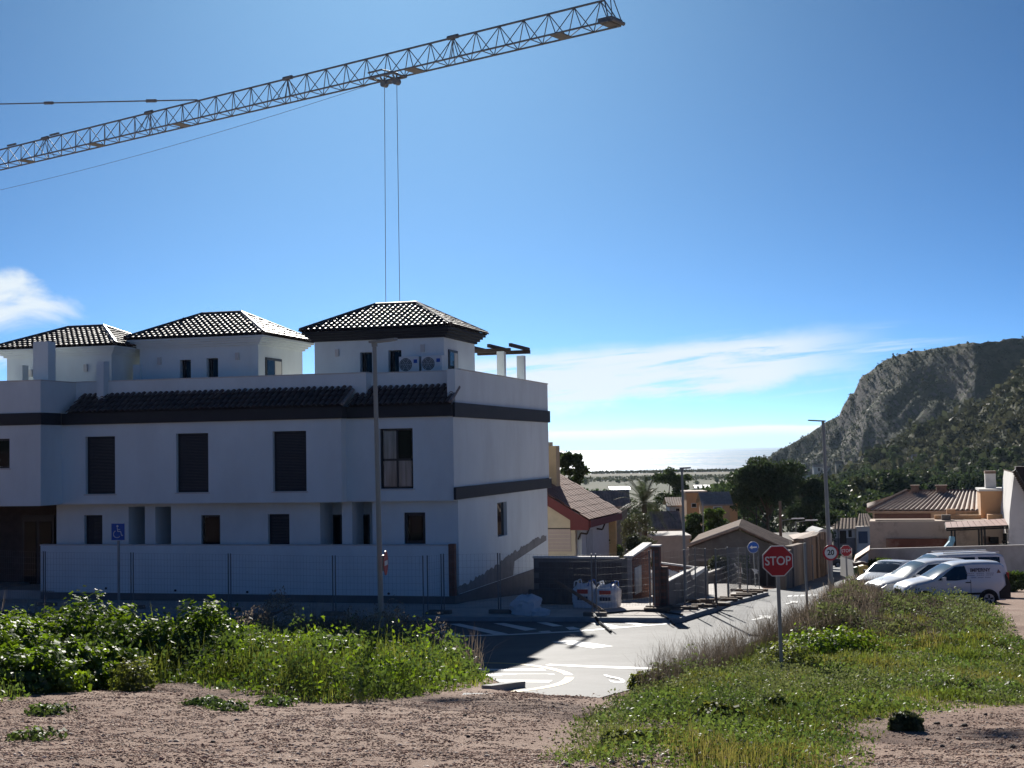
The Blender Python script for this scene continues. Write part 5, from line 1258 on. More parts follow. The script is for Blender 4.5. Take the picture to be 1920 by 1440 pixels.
corrug(rf, E0+fr, b0, AP+fr, ba, .24, .045); corrug(rf, AP+fr, ba, E1+fr, b1, .24, .045) if False else None
def corr2(mb, a0, a1, t0, t1): corrug(mb, a0, a1, t0, t1, .26, .05)
corr2(rf, E1+fr, b1, AP+fr, ba); rf.q(E0+fr-Vector((0,0,.08)), b0-Vector((0,0,.08)), ba-Vector((0,0,.08)), AP+fr-Vector((0,0,.08))).q(AP+fr-Vector((0,0,.08)), ba-Vector((0,0,.08)), b1-Vector((0,0,.08)), E1+fr-Vector((0,0,.08)))
rf = rf.build('roof', m_told, sh_, fix=False)
vg = MB(); n = 18
for i in range(n):
    p = (E0+fr).lerp(AP+fr, i/n); q = (E0+fr).lerp(AP+fr, (i+1.1)/n); vg.tube(p+Vector((0,0,.05)), q+Vector((0,0,.07)), .10, .085, n=7)
vg.build('verge_tiles', m_tpale, rf, smooth=True)
vg = MB()
for i in range(n):
    p = (E1+fr).lerp(AP+fr, i/n); q = (E1+fr).lerp(AP+fr, (i+1.1)/n); vg.tube(p+Vector((0,0,.05)), q+Vector((0,0,.07)), .09, .075, n=7)
vg.build('verge_tiles', m_told, rf, smooth=True)
for k in range(5):
    x = lq(1404+k*16, 1050).x; MB().box((x-.05, -.35, zg), (x+.05, -.25, lq(1404, 1040+k*3).z)).build('front_post', m_conc, sh_)
# low wall before the plot
q0 = gnd(1330,1098); q1 = gnd(1425,1095); pw_ = thing('plot_wall', 'low dark wall along the weedy plot in front of the shed', 'wall', q0, math.atan2((q1-q0).y, (q1-q0).x)); Lq = (q1-q0).length
MB().box((0, .3, -.4), (Lq, .45, .55)).build('wall', m_greyw, pw_); MB().box((-.02, .25, .552), (Lq, .5, .62)).build('coping', m_conc, pw_)
# --- long peeling wall along the street
s0 = gnd(1472,1106); s1 = at(1562,1056,125); s0 = Vector((s0.x, s0.y, 0)); dv = Vector((s1.x-s0.x, s1.y-s0.y, 0)); Lw = dv.length; lwall = thing('street_wall', 'long peeling ochre and grey wall along the left of the street', 'wall', s0, math.atan2(dv.y, dv.x))
m_peel = M('peeling_render', (.30,.235,.18), rough=.95, var=.2, scale=.8, dirt=(.17,.14,.125), dscale=.5, dlo=.44, dhi=.6, stretch=(1,1,.35))
def sw(f, px, py): Yq = s0.y+dv.y*f; return at(px, py, Yq).z
tops = [(0, sw(0,1480,1036)), (.10, sw(.10,1487,1030)), (.101, sw(.1,1487,1024)), (.30, sw(.3,1505,1018)), (.301, sw(.3,1505,1010)), (.55, sw(.55,1520,1004)), (.62, sw(.62,1526,998)), (.75, sw(.75,1538,997)), (.9, sw(.9,1545,1003)), (1, sw(1,1552,1020))]
nseg = 9
for i in range(len(tops)-1):
    (f0, za), (f1, zb_) = tops[i], tops[i+1]
    if f1-f0 < .01: continue
    xa, xb = f0*Lw, f1*Lw; pA = s0+dv*f0; pB = s0+dv*f1
    MB().prism([(xa+.01, float(gz(pA.x,pA.y))-.4), (xb-.01, float(gz(pB.x,pB.y))-.4), (xb-.01, zb_), (xa+.01, za)], 0+random.uniform(-.05,.05), .4, axis='y').build('wall_panel', m_peel, lwall)
    MB().box((xa-.08, -.10, float(gz(pA.x,pA.y))-.3), (xa+.08, -.03, za-.1)).build('buttress', m_greyw, lwall)
for f in (.26, .42): MB().tube((f*Lw, -.12, float(gz(*(s0+dv*f)[:2]))), (f*Lw, -.12, sw(f,1510,1022)), .05, n=8).build('drainpipe', m_galv, lwall)
# sunlit low roof and buildings behind this wall
lr = thing('low_house', 'low house with a sunlit pale roof behind the peeling wall', 'house', at(1510,1040,112), -R(10)); o_ = Vector(lr.location)
def lp(px, py, Yq): return at(px, py, Yq)-o_
mb = MB(); A4 = [lp(1487,1011,106), lp(1523,1005,112), lp(1528,995,118), lp(1478,1003,114)]; mb.q(*A4); mb.q(*[p-Vector((0,0,.15)) for p in A4[::-1]]); mb.build('roof', m_tpale, lr, fix=False); lr.rotation_euler = (0,0,0)
MB().box(tuple(lp(1486,1040,108)-Vector((0,0,6))), (lp(1524,1010,112).x, lp(1524,1010,118).y, lp(1500,1013,108).z)).build('wall', m_greyw, lr)
cw = thing('curved_gable', 'pale house with a curved gable at the end of the peeling wall', 'house', at(1545,1035,135)); o_ = Vector(cw.location)
mb = MB(); P = [(lp(x,y,135).x, lp(x,y,135).z) for x,y in ((1531,1000),(1536,995),(1544,991),(1552,994),(1560,1001),(1560,1048),(1531,1052))]; mb.prism(P, 0, 5, axis='y'); mb.build('wall', M('pale_grey_wall', (.50,.50,.49), rough=.9, var=.06), cw)
MB().box((lp(1541,1013,134.9).x, -.05, lp(1541,1023,134.9).z), (lp(1551,1013,134.9).x, -.003, lp(1541,1013,134.9).z)).build('window', m_dark, cw)
# --- far house with the blue garage door
fh = thing('street_end_house', 'low house with a blue garage door and brown door at the end of the street', 'house', at(1600,1020,205)); o_ = Vector(fh.location); Yq = 205
def lp0(px, py): p = lp(px, py, Yq); return p.x, p.z
x0, _ = lp0(1562,1000); x1, _ = lp0(1632,1000); _, zt_ = lp0(1600,991); _, zb_ = lp0(1600,1019); xm, _ = lp0(1604,1000)
MB().box((x0, 0, zb_-1.5), (xm, 7, zt_)).box((xm+.002, -.6, zb_-1.5), (x1, 7, zt_+.3)).build('wall', m_whitew, fh)
for a0, a1, b0_, b1_, m_, nm_, yy in ((1574,1587,995,1019,m_dkwood,'door',0), (1590.5,1597,994,1007,m_dkwood,'window',0), (1607.5,1625,996,1018,M('blue_garage', (.07,.10,.17), rough=.6),'garage_door',-.6)):
    (xa, za), (xb, zb2) = lp0(a0, b0_), lp0(a1, b1_); MB().box((xa, yy-.08, zb2), (xb, yy-.004, za)).build(nm_, m_, fh)
MB().box((x0, -.03, zb_-1.5), (xm-.01, -.002, lp0(1580,1009)[1])).build('dado', M('grey_dado', (.20,.19,.20), rough=.9), fh)
rf = MB(); (xa, za) = lp0(1559, 992); (xb, _) = lp0(1605, 990); (_, zr_) = lp0(1590, 974)
corrug(rf, (xa, -.5, za), (xb, -.5, za), (xa+1.2, 3.5, zr_), (xb+1.0, 3.5, zr_), .5, .08)
(xc, zc_) = lp0(1603, 991); (xd, _) = lp0(1640, 990); corrug(rf, (xc, -1.0, zc_+.35), (xd, -1.0, zc_+.35), (xc+1.5, 3.5, zr_+.6), (xd, 3.5, zr_+.6), .5, .08)
rf.q((xa, 7.2, za), (xd, 7.2, za), (xd, 3.5, zr_), (xa+1.2, 3.5, zr_)); rf.build('roof', m_told, fh, fix=False)
# --- the beige house at the right behind the boundary wall
def bwall(pxs, Y0, Y1, label):
    pass
bnd = thing('boundary_wall', 'long weathered white boundary wall behind the parked vans', 'wall', at(1625,1075,86)); o_ = Vector(bnd.location)
P0 = at(1626,1031,88); P1 = at(2010,1021,78); d_ = P1-P0; L_ = math.hypot(d_.x, d_.y); yw = math.atan2(d_.y, d_.x); bnd.location = (P0.x, P0.y, P0.z); bnd.rotation_euler = (0,0,yw)
MB().prism([(0, -3.0), (L_, -3.0), (L_, d_.z), (0, 0)], 0, .22, axis='y').build('wall', M('weathered_white', (.52,.52,.51), rough=.95, var=.08, scale=.6, dirt=(.33,.31,.29), dscale=.35, dlo=.48, dhi=.68, bump=.01, bscale=8), bnd)
MB().prism([(-.05, .003), (L_, d_.z+.003), (L_, d_.z+.06), (-.05, .06)], -.03, .26, axis='y').build('coping', m_cope, bnd)
MB().box((.3, -.04, -1.25), (4.2, -.002, -1.17)).build('pipe', m_greyw, bnd)
for k, (x, z, w, h) in enumerate(((9.2,-1.1,.5,.3),(10.0,-1.15,.25,.3),(5.3,-.9,.25,.12),(3.3,-.8,.12,.1),(1.6,-.75,.15,.1))): MB().box((x, -.012, z), (x+w, -.003, z+h)).build('peeled_patch', m_greyw, bnd)
for x, s in ((4.35, 1), (5.6, 0)):
    if s: MB().box((x-.05, -.02, -1.0), (x+.08, -.004, .05)).build('red_streak', M('rust_streak', (.36,.20,.17), rough=.9), bnd)
lt = MB(); a0, a1, a2, a3 = at(1601,1050,80), at(1630,1031,83), at(1631,1022,88), at(1604,1040,88); lt.q(*[p-P0 for p in (a0,a1,a2,a3)]); lt.q(*[p-P0-Vector((0,0,.1)) for p in (a3,a2,a1,a0)])
an = thing('tiled_annex', 'small annex with a sunlit sloping pink roof at the left end of the white wall', 'annex', P0); lt.build('roof', M('pink_roof', (.62,.46,.38), rough=.8, var=.1, scale=2), an, fix=False)
mb = MB(); W_ = [at(1606,1053,81.5)-P0, at(1628,1036,83.5)-P0, at(1628,1090,83.5)-P0, at(1606,1090,81.5)-P0]; mb.q(*W_); mb.q(*[p+Vector((0,4,0)) for p in W_[::-1]]); mb.q(W_[0], W_[3], W_[3]+Vector((0,4,0)), W_[0]+Vector((0,4,0))); mb.build('wall', m_whitew, an, fix=False)
# main beige block
Yh = 94.0; bh_ = thing('hip_roofed_house', 'long beige house with a striped pale tiled hip roof right of the street', 'house', at(1750,1030,Yh), -BYAW); o_ = Vector(bh_.location); Yq = Yh; CUR = bh_
def hb(px, py, Yz): return loc(px, py, Yz-Yh)
MB().box((hb(1631,1000,Yh).x, 0, -5), (hb(1905,1000,Yh).x, 3.0, hb(1700,977,Yh).z)).build('terrace_wall', m_beige, bh_)
tw_ = MB(); tw_.box((hb(1641,970,Yh+.5).x, .4, hb(1700,977,Yh).z+.001), (hb(1752,970,Yh+.5).x, .55, hb(1700,974.5,Yh).z)).build('terrace_curb', m_tpale, bh_)
Yb = Yh+7
MB().box((hb(1636,960,Yb).x, 7, -5), (hb(1880,960,Yb).x, 18, hb(1700,961,Yb).z)).build('upper_wall', m_beige, bh_)
MB().box((hb(1640,965,Yb).x, 6.9, hb(1700,975,Yb).z), (hb(1745,965,Yb).x, 6.99, hb(1700,963,Yb).z)).build('shaded_band', M('eave_shade_red', (.16,.10,.095), rough=.9), bh_)  # shade under the eaves painted on as a dark red strip
MB().box((hb(1752,965,Yh+2).x, 2.2, hb(1700,977,Yh).z), (hb(1840,965,Yh+2).x, 2.6, hb(1800,966,Yh+2).z)).build('parapet', m_orange, bh_)
lw0 = hb(1639,944,Yb-.8); rf = MB(); ze_ = hb(1700,958,Yb-.8).z; zr_ = hb(1700,923,Yb+5.5).z
ea = Vector((hb(1627,958,Yb-.8).x, 6.2, ze_)); eb = Vector((hb(1838,958,Yb-.8).x, 6.2, ze_)); ra = Vector((hb(1699,922,Yb+5.5).x, 12.5, zr_)); rb = Vector((hb(1836,922,Yb+5.5).x, 12.5, zr_))
corrug(rf, ea, eb, ra, rb, .34, .13)
ec = Vector((ea.x-.3, 18.5, ze_)); corrug(rf, ec, ea, ra, ra+Vector((.01,0,0)), .30, .07); rf.q(ec, ec+Vector((eb.x-ec.x,0,0)), rb, ra)
rf.q(ea-Vector((0,0,.12)), eb-Vector((0,0,.12)), eb, ea)
rfo = rf.build('roof', m_tpale, bh_, fix=False)
hp = MB(); n = 20
for i in range(n): hp.tube(ea.lerp(ra, i/n)+Vector((0,0,.10)), ea.lerp(ra, (i+1.1)/n)+Vector((0,0,.12)), .17, .15, n=7)
for i in range(24): hp.tube(ra.lerp(rb, i/24)+Vector((0,0,.06)), ra.lerp(rb, (i+1.1)/24)+Vector((0,0,.08)), .14, .12, n=7)
hp.build('ridge_tiles', m_told, rfo, smooth=True)
for px, s in ((1716,.28), (1765,.36)):
    p = hb(px, 922, Yb+5.2); MB().box((p.x-s, 11.8, p.z-.5), (p.x+s, 12.4, p.z+.42)).box((p.x-s*1.2, 11.7, p.z+.421), (p.x+s*1.2, 12.5, p.z+.5)).build('chimney', m_told, rfo)
p = hb(1774,968,Yh+1); MB().box((p.x-.3, .8, hb(1774,977,Yh).z), (p.x+.28, 1.3, p.z+.1)).build('chimney', m_greyw, bh_)
p = hb(1783,968,Yh+2); MB().box((p.x-.25, 2.61, hb(1774,977,Yh).z), (p.x+.32, 3.1, p.z+.45)).build('chimney', m_orange, bh_)
# stair tower, orange
xa = hb(1833,900,Yh+3).x; xb = hb(1852,900,Yh+3).x; xc = hb(1894,900,Yh+3).x; zt_ = hb(1860,921,Yh+3).z
MB().box((hb(1832,917,Yh+7).x, 3.0, hb(1860,980,Yh).z), (xc, 7.2, zt_)).build('stair_tower', m_orange, bh_)
MB().box((hb(1832,917,Yh+7).x-.1, 2.9, zt_+.002), (xc+.1, 7.3, zt_+.14)).build('tower_coping', m_cope, bh_)
MB().box((hb(1847,890,Yh+5).x, 5.0, zt_+.141), (hb(1867,890,Yh+5).x, 5.9, hb(1857,888,Yh+5).z)).build('tall_chimney', m_whitew, bh_)
MB().box((hb(1846.5,890,Yh+5).x, 4.9, hb(1857,888,Yh+5).z+.002), (hb(1867.5,890,Yh+5).x, 6.0, hb(1857,883,Yh+5).z)).build('chimney_top', m_told, bh_)
MB().box((hb(1852,963,Yh+1).x, 1.0, hb(1860,980,Yh).z), (hb(1905,963,Yh+1).x, 2.9, hb(1860,965,Yh+1).z)).build('step_wall', m_orange, bh_)
MB().box((hb(1661,1010,Yh-.4).x, -.45, hb(1661,1026,Yh-.4).z), (hb(1776,1010,Yh-.4).x, -.3, hb(1661,1010,Yh-.4).z)).build('red_wall', M('red_brown_wall', (.22,.09,.06), rough=.9, var=.2, scale=.6, dirt=(.45,.36,.26), dscale=.3), bh_)
# white gable house at the right edge
wg = thing('white_gable_house', 'tall white gable wall with a dark tiled verge at the right edge', 'house', at(1905,1060,88), -BYAW); o_ = Vector(wg.location); CUR = wg
def hb(px, py, Yz): return loc(px, py, Yz-88)
mb = MB(); P = [hb(1891,1040,88), hb(1893,960,88), hb(1902,885,88), hb(1935,945,88), hb(1990,1010,88), hb(1990,1060,88), hb(1891,1060,88)]
mb.prism([(p.x, p.z) for p in P], 0, 9.0, axis='y'); mb.build('wall', m_whitew, wg)
vg = MB(); a_, b_ = hb(1901,886,87.6), hb(1960,985,87.6)
for i in range(26): vg.tube(a_.lerp(b_, i/26)+Vector((0,0,.12)), a_.lerp(b_, (i+1.1)/26)+Vector((0,0,.15)), .16, .13, n=7)
vg.build('verge_tiles', m_dkwood, wg, smooth=True); rfq = MB().q(a_+Vector((0,0,.05)), b_+Vector((0,0,.05)), b_+Vector((0,9.4,.05)), a_+Vector((0,9.4,.05))).build('roof', m_told, wg, fix=False)
p = hb(1912,880,92); MB().box((p.x-.3, 3, p.z-1.2), (p.x+1.5, 4.2, p.z+.2)).build('chimney', m_dkwood, wg)
# terrace canopy
cn = thing('terrace_canopy', 'dark steel canopy with a reddish sheet roof on the terrace', 'canopy', at(1842,1028,90.5), -BYAW); o_ = Vector(cn.location); CUR = cn
def cc(px, py, Yz): return loc(px, py, Yz-90.5)
A4 = [cc(1774,991,89), cc(1917,985,89), cc(1897,971.5,92.5), cc(1772,979,92.5)]
cr = MB()
for i in range(12):
    f0, f1 = i/12, (i+.94)/12; cr.q(A4[0].lerp(A4[1], f0), A4[0].lerp(A4[1], f1), A4[3].lerp(A4[2], f1), A4[3].lerp(A4[2], f0))
cr.build('sheet_roof', M('red_sheet', (.30,.17,.145), rough=.6, var=.12, scale=1.5), cn, fix=False)
fr_ = MB(); fr_.tube(A4[0], A4[1], .06, n=6); fr_.tube(A4[0]+Vector((0,0,-.12)), A4[1]+Vector((0,0,-.12)), .05, n=6); fr_.tube(A4[3]-Vector((0,0,.08)), A4[2]-Vector((0,0,.08)), .05, n=6)
for f in (0, .25, .5, .75, 1): fr_.tube(A4[0].lerp(A4[1], f)-Vector((0,0,.07)), A4[3].lerp(A4[2], f)-Vector((0,0,.07)), .035, n=5)
fr_.build('frame', m_black, cn)
for px, yt in ((1784,993),(1790,994),(1835,991),(1840,990),(1846,989),(1896,986),(1902,986)):
    a_ = cc(px, yt, 89); MB().tube(a_, (a_.x, a_.y, cc(px,1031,89).z), .06, n=6).build('post', m_black, cn)
for k, (px, py, s, m_, l) in enumerate(((1857,1021,.4,m_told,'brown chair under the terrace canopy'), (1872,1022,.6,m_black,'dark table under the terrace canopy'), (1905,1015,.8,m_black,'dark heap of furniture at the right end of the terrace'))):
    c = at(px, py, 89.8); mb = MB(); mb.box((-s,-.3,-.05), (s,.3,.05)).box((-s*.95,-.28,-.6), (-s*.8,-.2,-.051)).box((s*.8,-.28,-.6), (s*.95,-.2,-.051)).box((-s*.95,.2,-.6), (-s*.8,.28,-.051)).box((s*.8,.2,-.6), (s*.95,.28,-.051)).box((-s*.9,.25,.051), (s*.2,.3,.5)); o = mb.build('terrace_furniture', m_, None, False, c); tag(o, l, 'furniture')
c = at(1780,1017,89.2); mb = MB(); mb.prism([(-.35,-.3),(.0,.1),(.05,.38),(.3,.36),(.32,.12),(.12,-.3)], -.15, .15, axis='y'); o = mb.build('blue_cover', M('pale_blue_cloth', (.20,.42,.55), rough=.7), None, False, c); tag(o, 'pale blue bundle on the terrace beside the canopy post', 'bundle')
# --- waste bins by the annex
def bin_(px0, px1, pyt, pyb, Yb_, m_, label):
    a_, b_ = at(px0, pyb, Yb_), at(px1, pyt, Yb_); w = (b_.x-a_.x)/2; h = b_.z-a_.z; t = thing('waste_bin', label, 'waste bin', Vector(((a_.x+b_.x)/2, Yb_, a_.z)), group='waste bins beside the street')
    mb = MB(); mb.v = [(-w*.85,-w*.8,.12),(w*.85,-w*.8,.12),(w*.85,w*.8,.12),(-w*.85,w*.8,.12),(-w,-w,h*.82),(w,-w,h*.82),(w,w,h*.82),(-w,w,h*.82)]; mb.f = [(0,3,2,1),(4,5,6,7),(0,1,5,4),(1,2,6,5),(2,3,7,6),(3,0,4,7)]; mb.mi = [0]*6; mb.build('body', m_, t)
    MB().prism([(-w*1.05,h*.82+.002),(w*1.05,h*.82+.002),(w*1.02,h*.92),(0,h),(-w*1.02,h*.92)], -w*1.05, w*1.05, axis='y').build('lid', m_, t)
    MB().box((-w*.3,-w*1.02,h*.56), (w*.3,-w*1.001,h*.68)).build('slot', m_black, t)
    for sx in (-1,1): MB().tube((sx*w*.7,-w*.7,.08), (sx*w*.5,-w*.7,.08), .08, n=10).build('wheel', m_black, t)
bin_(1611.5,1625.5,1059,1083,78.0, M('bin_yellow', (.55,.42,.12), rough=.5), 'yellow waste bin beside the street'); bin_(1601.5,1612,1062,1082,79.0, M('bin_green', (.02,.06,.035), rough=.5), 'dark green waste bin left of the yellow one'); bin_(1602,1624,1052,1078,80.0, M('bin_brown', (.07,.04,.03), rough=.5), 'large brown container behind the yellow bin')
# --- houses between the trees in the valley
def far_house(px0, px1, pye, pyr, pyb, Yf, mw, mr, label, wins=(), ridge=True, flat=False):
    Yf = Yf or land((px0+px1)/2, pyb).y; a_, b_ = at(px0, pyb, Yf), at(px1, pye, Yf); c = (a_+b_)/2; t = thing('village_house', label, 'house', Vector((c.x, Yf, a_.z))); w = (b_.x-a_.x)/2; h = b_.z-a_.z; zr = at(px0, pyr, Yf).z-a_.z; dp = max(5.0, w*1.2)
    MB().box((-w, 0, min(-3, land_z(c.x, Yf)-a_.z-1)), (w, dp, h)).build('wall', mw, t)
    if flat: MB().box((-w-.15, -.15, h+.002), (w+.15, dp+.15, h+.25)).build('roof', mr, t)
    else:
        r_ = MB(); e = .4; corrug(r_, (-w-e,-e,h), (w+e,-e,h), (-w-e,dp/2,zr), (w+e,dp/2,zr), max(.3, w/14), .07); r_.q((-w-e,dp+e,h), (w+e,dp+e,h), (w+e,dp/2,zr), (-w-e,dp/2,zr)); r_.q((-w-e,-e,h-.12), (w+e,-e,h-.12), (w+e,-e,h+.06), (-w-e,-e,h+.06))
        r_.build('roof', mr, t, fix=False)
        MB().prism([(0,h+.001),(dp,h+.001),(dp/2,zr-.05)], -w+.01, w-.01, axis='x').build('gable', mw, t)
    for (u0,u1,v0,v1) in wins:
        p0, p1 = at(u0,v1,Yf), at(u1,v0,Yf); wd = MB().box((p0.x-c.x, -.10, p0.z-a_.z), (p1.x-c.x, -.003, p1.z-a_.z)).build('window', m_whitew, t); dx = (p1.x-p0.x)*.12
        MB().box((p0.x-c.x+dx, -.13, p0.z-a_.z+dx), (p1.x-c.x-dx, -.102, p1.z-a_.z-dx)).build('pane', m_dark, wd)
    return t
far_house(1288,1324,924,922,972,190, m_orange, m_tpale, 'flat-roofed orange house with a shuttered window between the trees', ((1296,1306,943,952),), flat=True)
far_house(1321,1368,946,924,975,178, m_orange, m_tpale, 'orange house with a ribbed tiled roof right of the flat-roofed one', ((1337,1354,949,956),))
far_house(1256,1288,948,934,965,196, M('pale_blue_house', (.40,.43,.48), rough=.9), m_tpale, 'small pale blue house with a shallow roof behind the slim lamp post', ((1266,1275,952,960),))
far_house(1362,1382,932,924,975,200, m_orange, m_told, 'orange gable partly hidden by the big pine', ())
far_house(1205,1272,993,962,1040,135, m_greyw, M('mottled_tile', (.36,.26,.20), rough=.9, var=.4, scale=2, dirt=(.15,.11,.09), dscale=1.0), 'house with an old mottled orange roof below the palm', ())
far_house(1112,1176,950,922,1000,150, m_greyw, MATS['mottled_tile'], 'house with a mottled brown roof left of the palm', ())
far_house(1228,1292,1010,1001,1060,100, m_conc, m_conc, 'low flat concrete building left of the gabled shed', (), flat=True)
far_house(1145,1180,918,913,924,420, m_whitew, M('greenhouse_sheet', (.75,.78,.78), rough=.35, var=.03, spec=.6), 'long white greenhouse shed behind the palm', ())
far_house(1365,1330,0,0,0,400, m_whitew, m_whitew, '', ()) if False else None
far_house(1305,1330,915,910,922,430, m_whitew, MATS['greenhouse_sheet'], 'bright white greenhouse roof above the orange houses', ())
far_house(1480,1511,869,868,888,None, m_whitew, m_whitew, 'large white house at the foot of the mountain', ((1496,1499,872,877),(1484,1486,872,876)), flat=True)
for k, (a0, a1, e, r_, b, Yf, l) in enumerate([(1499,1522,891,885,900,None,'terraced pale house below the large white house'),(1508,1525,884,879,893,None,'small house stepping up beside the terraced pale house'),(1526,1545,875,871,890,None,'cream house near the top of the lamp post'),(1568,1581,869,864,880,None,'small white house among pines below the slope'),(1545,1556,877,874,886,None,'tiny white house beside the lamp post'),(1709,1731,902,894,912,None,'small white house with a pink roof in the valley'),(1744,1758,904,898,911,None,'small white house right of the pink-roofed one'),(1690,1705,862,858,870,None,'pale house high on the near hillside'),(1713,1726,857,852,864,None,'white house beside the dark trees on the hillside'),(1621,1636,902,894,914,None,'grey house hidden by trees in the valley'),(1805,1830,912,908,918,None,'low pale shed in the valley field')]):
    far_house(a0, a1, e, r_, b, Yf, m_whitew if k % 2 == 0 else m_cream, m_tpale if k % 3 else m_told, l, ((a0+(a1-a0)*.4, a0+(a1-a0)*.6, e+1.5, e+(b-e)*.6),))
# ================================================================== vehicles
m_vwhite = M('van_white', (.72,.73,.74), rough=.25, var=.02, spec=.5, coat=.4); m_vglass = glass_mat('car_glass', (.012,.015,.018), rough=.03, spec=.7)
m_wind = glass_mat('windscreen', (.05,.06,.065), rough=.05, spec=1.0)
m_vblack = M('car_plastic', (.018,.018,.02), rough=.6, var=.05); m_tyre = M('tyre', (.015,.015,.016), rough=.85, var=.1); m_rim = M('rim', (.38,.39,.40), rough=.35, var=.05, metal=.7)
m_lamp = M('headlight_glass', (.45,.47,.50), rough=.08, var=.03, spec=.8); m_tail = M('tail_light', (.35,.015,.02), rough=.2)
def vehicle(name, label, cat, p, yaw, L, Wd, prof, belt, side_win, wind, wheels, wr=.32, roof_rack=False, plate=True, zsill=.26, pitch=0.0):
    """prof: list of (x, z_top) front (0) to rear; belt(x) height of the window line; x forward is -X of the frame (nose at x=0)"""
    t = thing(name, label, cat, p, yaw, 'vehicles parked beside the street'); t.rotation_euler = (0, pitch, yaw)
    xs = [q[0] for q in prof]; N = len(xs); rings = []
    w = Wd/2
    for i, (x, zt) in enumerate(prof):
        f = 1.0
        if x < .7: f = .80+.20*math.sin(math.pi/2*min(1, (x+.05)/.7))
        if x > L-.25: f = .93+.07*(L-x)/.25
        b = min(belt(x), zt-.10); cabin = max(0, min(1, (zt-b-.1)/.6))
        wt = w*f*(1-.17*cabin); zs = zsill+(.10 if x < .15 or x > L-.1 else 0)
        pts = [(w*f*.93, zs), (w*f*.985, zs+.22), (w*f, b*.72+zs*.28), (w*f*.985, b), (wt, zt-.09), (wt-.10, zt-.012), (wt*.5, zt+.012), (0, zt+.018)]
        ring = [(x, -y, z) for y, z in pts]+[(x, y, z) for y, z in pts[-2::-1]]; rings.append(ring)
    K = len(rings[0]); body = MB(); body.v = [q for r in rings for q in r]
    parts = {'side_window': [], 'windscreen': [], 'rear_window': []}
    for i in range(N-1):
        for j in range(K-1):
            f = (i*K+j, (i+1)*K+j, (i+1)*K+j+1, i*K+j+1); xm = (xs[i]+xs[i+1])/2
            body.f.append(f); body.mi.append(0)
    body.f.append(tuple(range(K))[::-1]); body.f.append(tuple((N-1)*K+j for j in range(K))); body.mi += [0, 0]
    body.f.append(tuple([i*K for i in range(N)]+[i*K+K-1 for i in range(N-1, -1, -1)])); body.mi.append(0)
    bo = body.build('body', m_vwhite, t, smooth=True)
    def topz(x): return float(np.interp(x, xs, [q[1] for q in prof]))
    def half(x, z, eps=.006):
        """half width of the body side between belt and roof at (x, z)"""
        zt = topz(x); b = min(belt(x), zt-.10); f = 1.0
        if x < .7: f = .80+.20*math.sin(math.pi/2*min(1, (x+.05)/.7))
        if x > L-.25: f = .93+.07*(L-x)/.25
        cabin = max(0, min(1, (zt-b-.1)/.6)); wt = w*f*(1-.17*cabin)
        if z <= b: return w*f+eps
        return w*f*.985+(wt-w*f*.985)*(z-b)/max(.05, zt-.09-b)+eps
    for s in (-1, 1):
        for poly in side_win:
            mb = MB(); P = [(x, s*half(x, z), z) for x, z in poly]
            c = (sum(q[0] for q in P)/len(P), sum(q[1] for q in P)/len(P), sum(q[2] for q in P)/len(P)); mb.v = P+[c]; n = len(P); mb.f = [(i, (i+1) % n, n) for i in range(n)]; mb.mi = [0]*n
            mb.build('side_window', m_vglass, t)
    (wx0, wx1) = wind; mb = MB(); st = 6; g = []
    for i in range(st+1):
        x = wx0+(wx1-wx0)*i/st; z = topz(x)+.024; b = min(belt(x), topz(x)-.1); cabin = max(0, min(1, (topz(x)-b-.1)/.6)); hw = w*(1-.17*cabin)-.14
        g.append([(x-.006, hw*u, z-.03*abs(u)**3) for u in (-1,-.6,-.2,.2,.6,1)])
    mb.v = [q for r in g for q in r]
    for i in range(st):
        for j in range(5): mb.f.append((i*6+j, (i+1)*6+j, (i+1)*6+j+1, i*6+j+1)); mb.mi.append(0)
    mb.build('windscreen', m_wind, t, smooth=True)
    for xw in wheels:
        for s in (-1, 1):
            y = s*(w-.02); ar = MB(); n = 14; P = [(xw+(wr+.075)*math.cos(a), wr+(wr+.075)*math.sin(a)) for a in [math.pi*i/n for i in range(n+1)]]+[(xw-(wr+.075), zsill+.0), (xw+(wr+.075), zsill)]
            ar.prism(P, y-s*.06, y+s*.0265, axis='y'); ar.build('wheel_arch', m_vblack, t)
            wh = MB().tube((xw, y-s*.16, wr), (xw, y+s*.035, wr), wr, n=24).build('wheel', m_tyre, t, smooth=True)
            rm = MB().tube((xw, y+s*.0355, wr), (xw, y+s*.042, wr), wr*.68, n=20).build('rim', m_rim, wh)
            sp_ = MB()
            for k in range(5): a = k*2*math.pi/5+.3; q = Vector((math.cos(a), 0, math.sin(a))); sp_.tube(Vector((xw, y+s*.044, wr))+q*.05, Vector((xw, y+s*.044, wr))+q*wr*.55, .035, n=4)
            sp_.build('rim_gap', m_vblack, wh)
    return t, half, topz, w
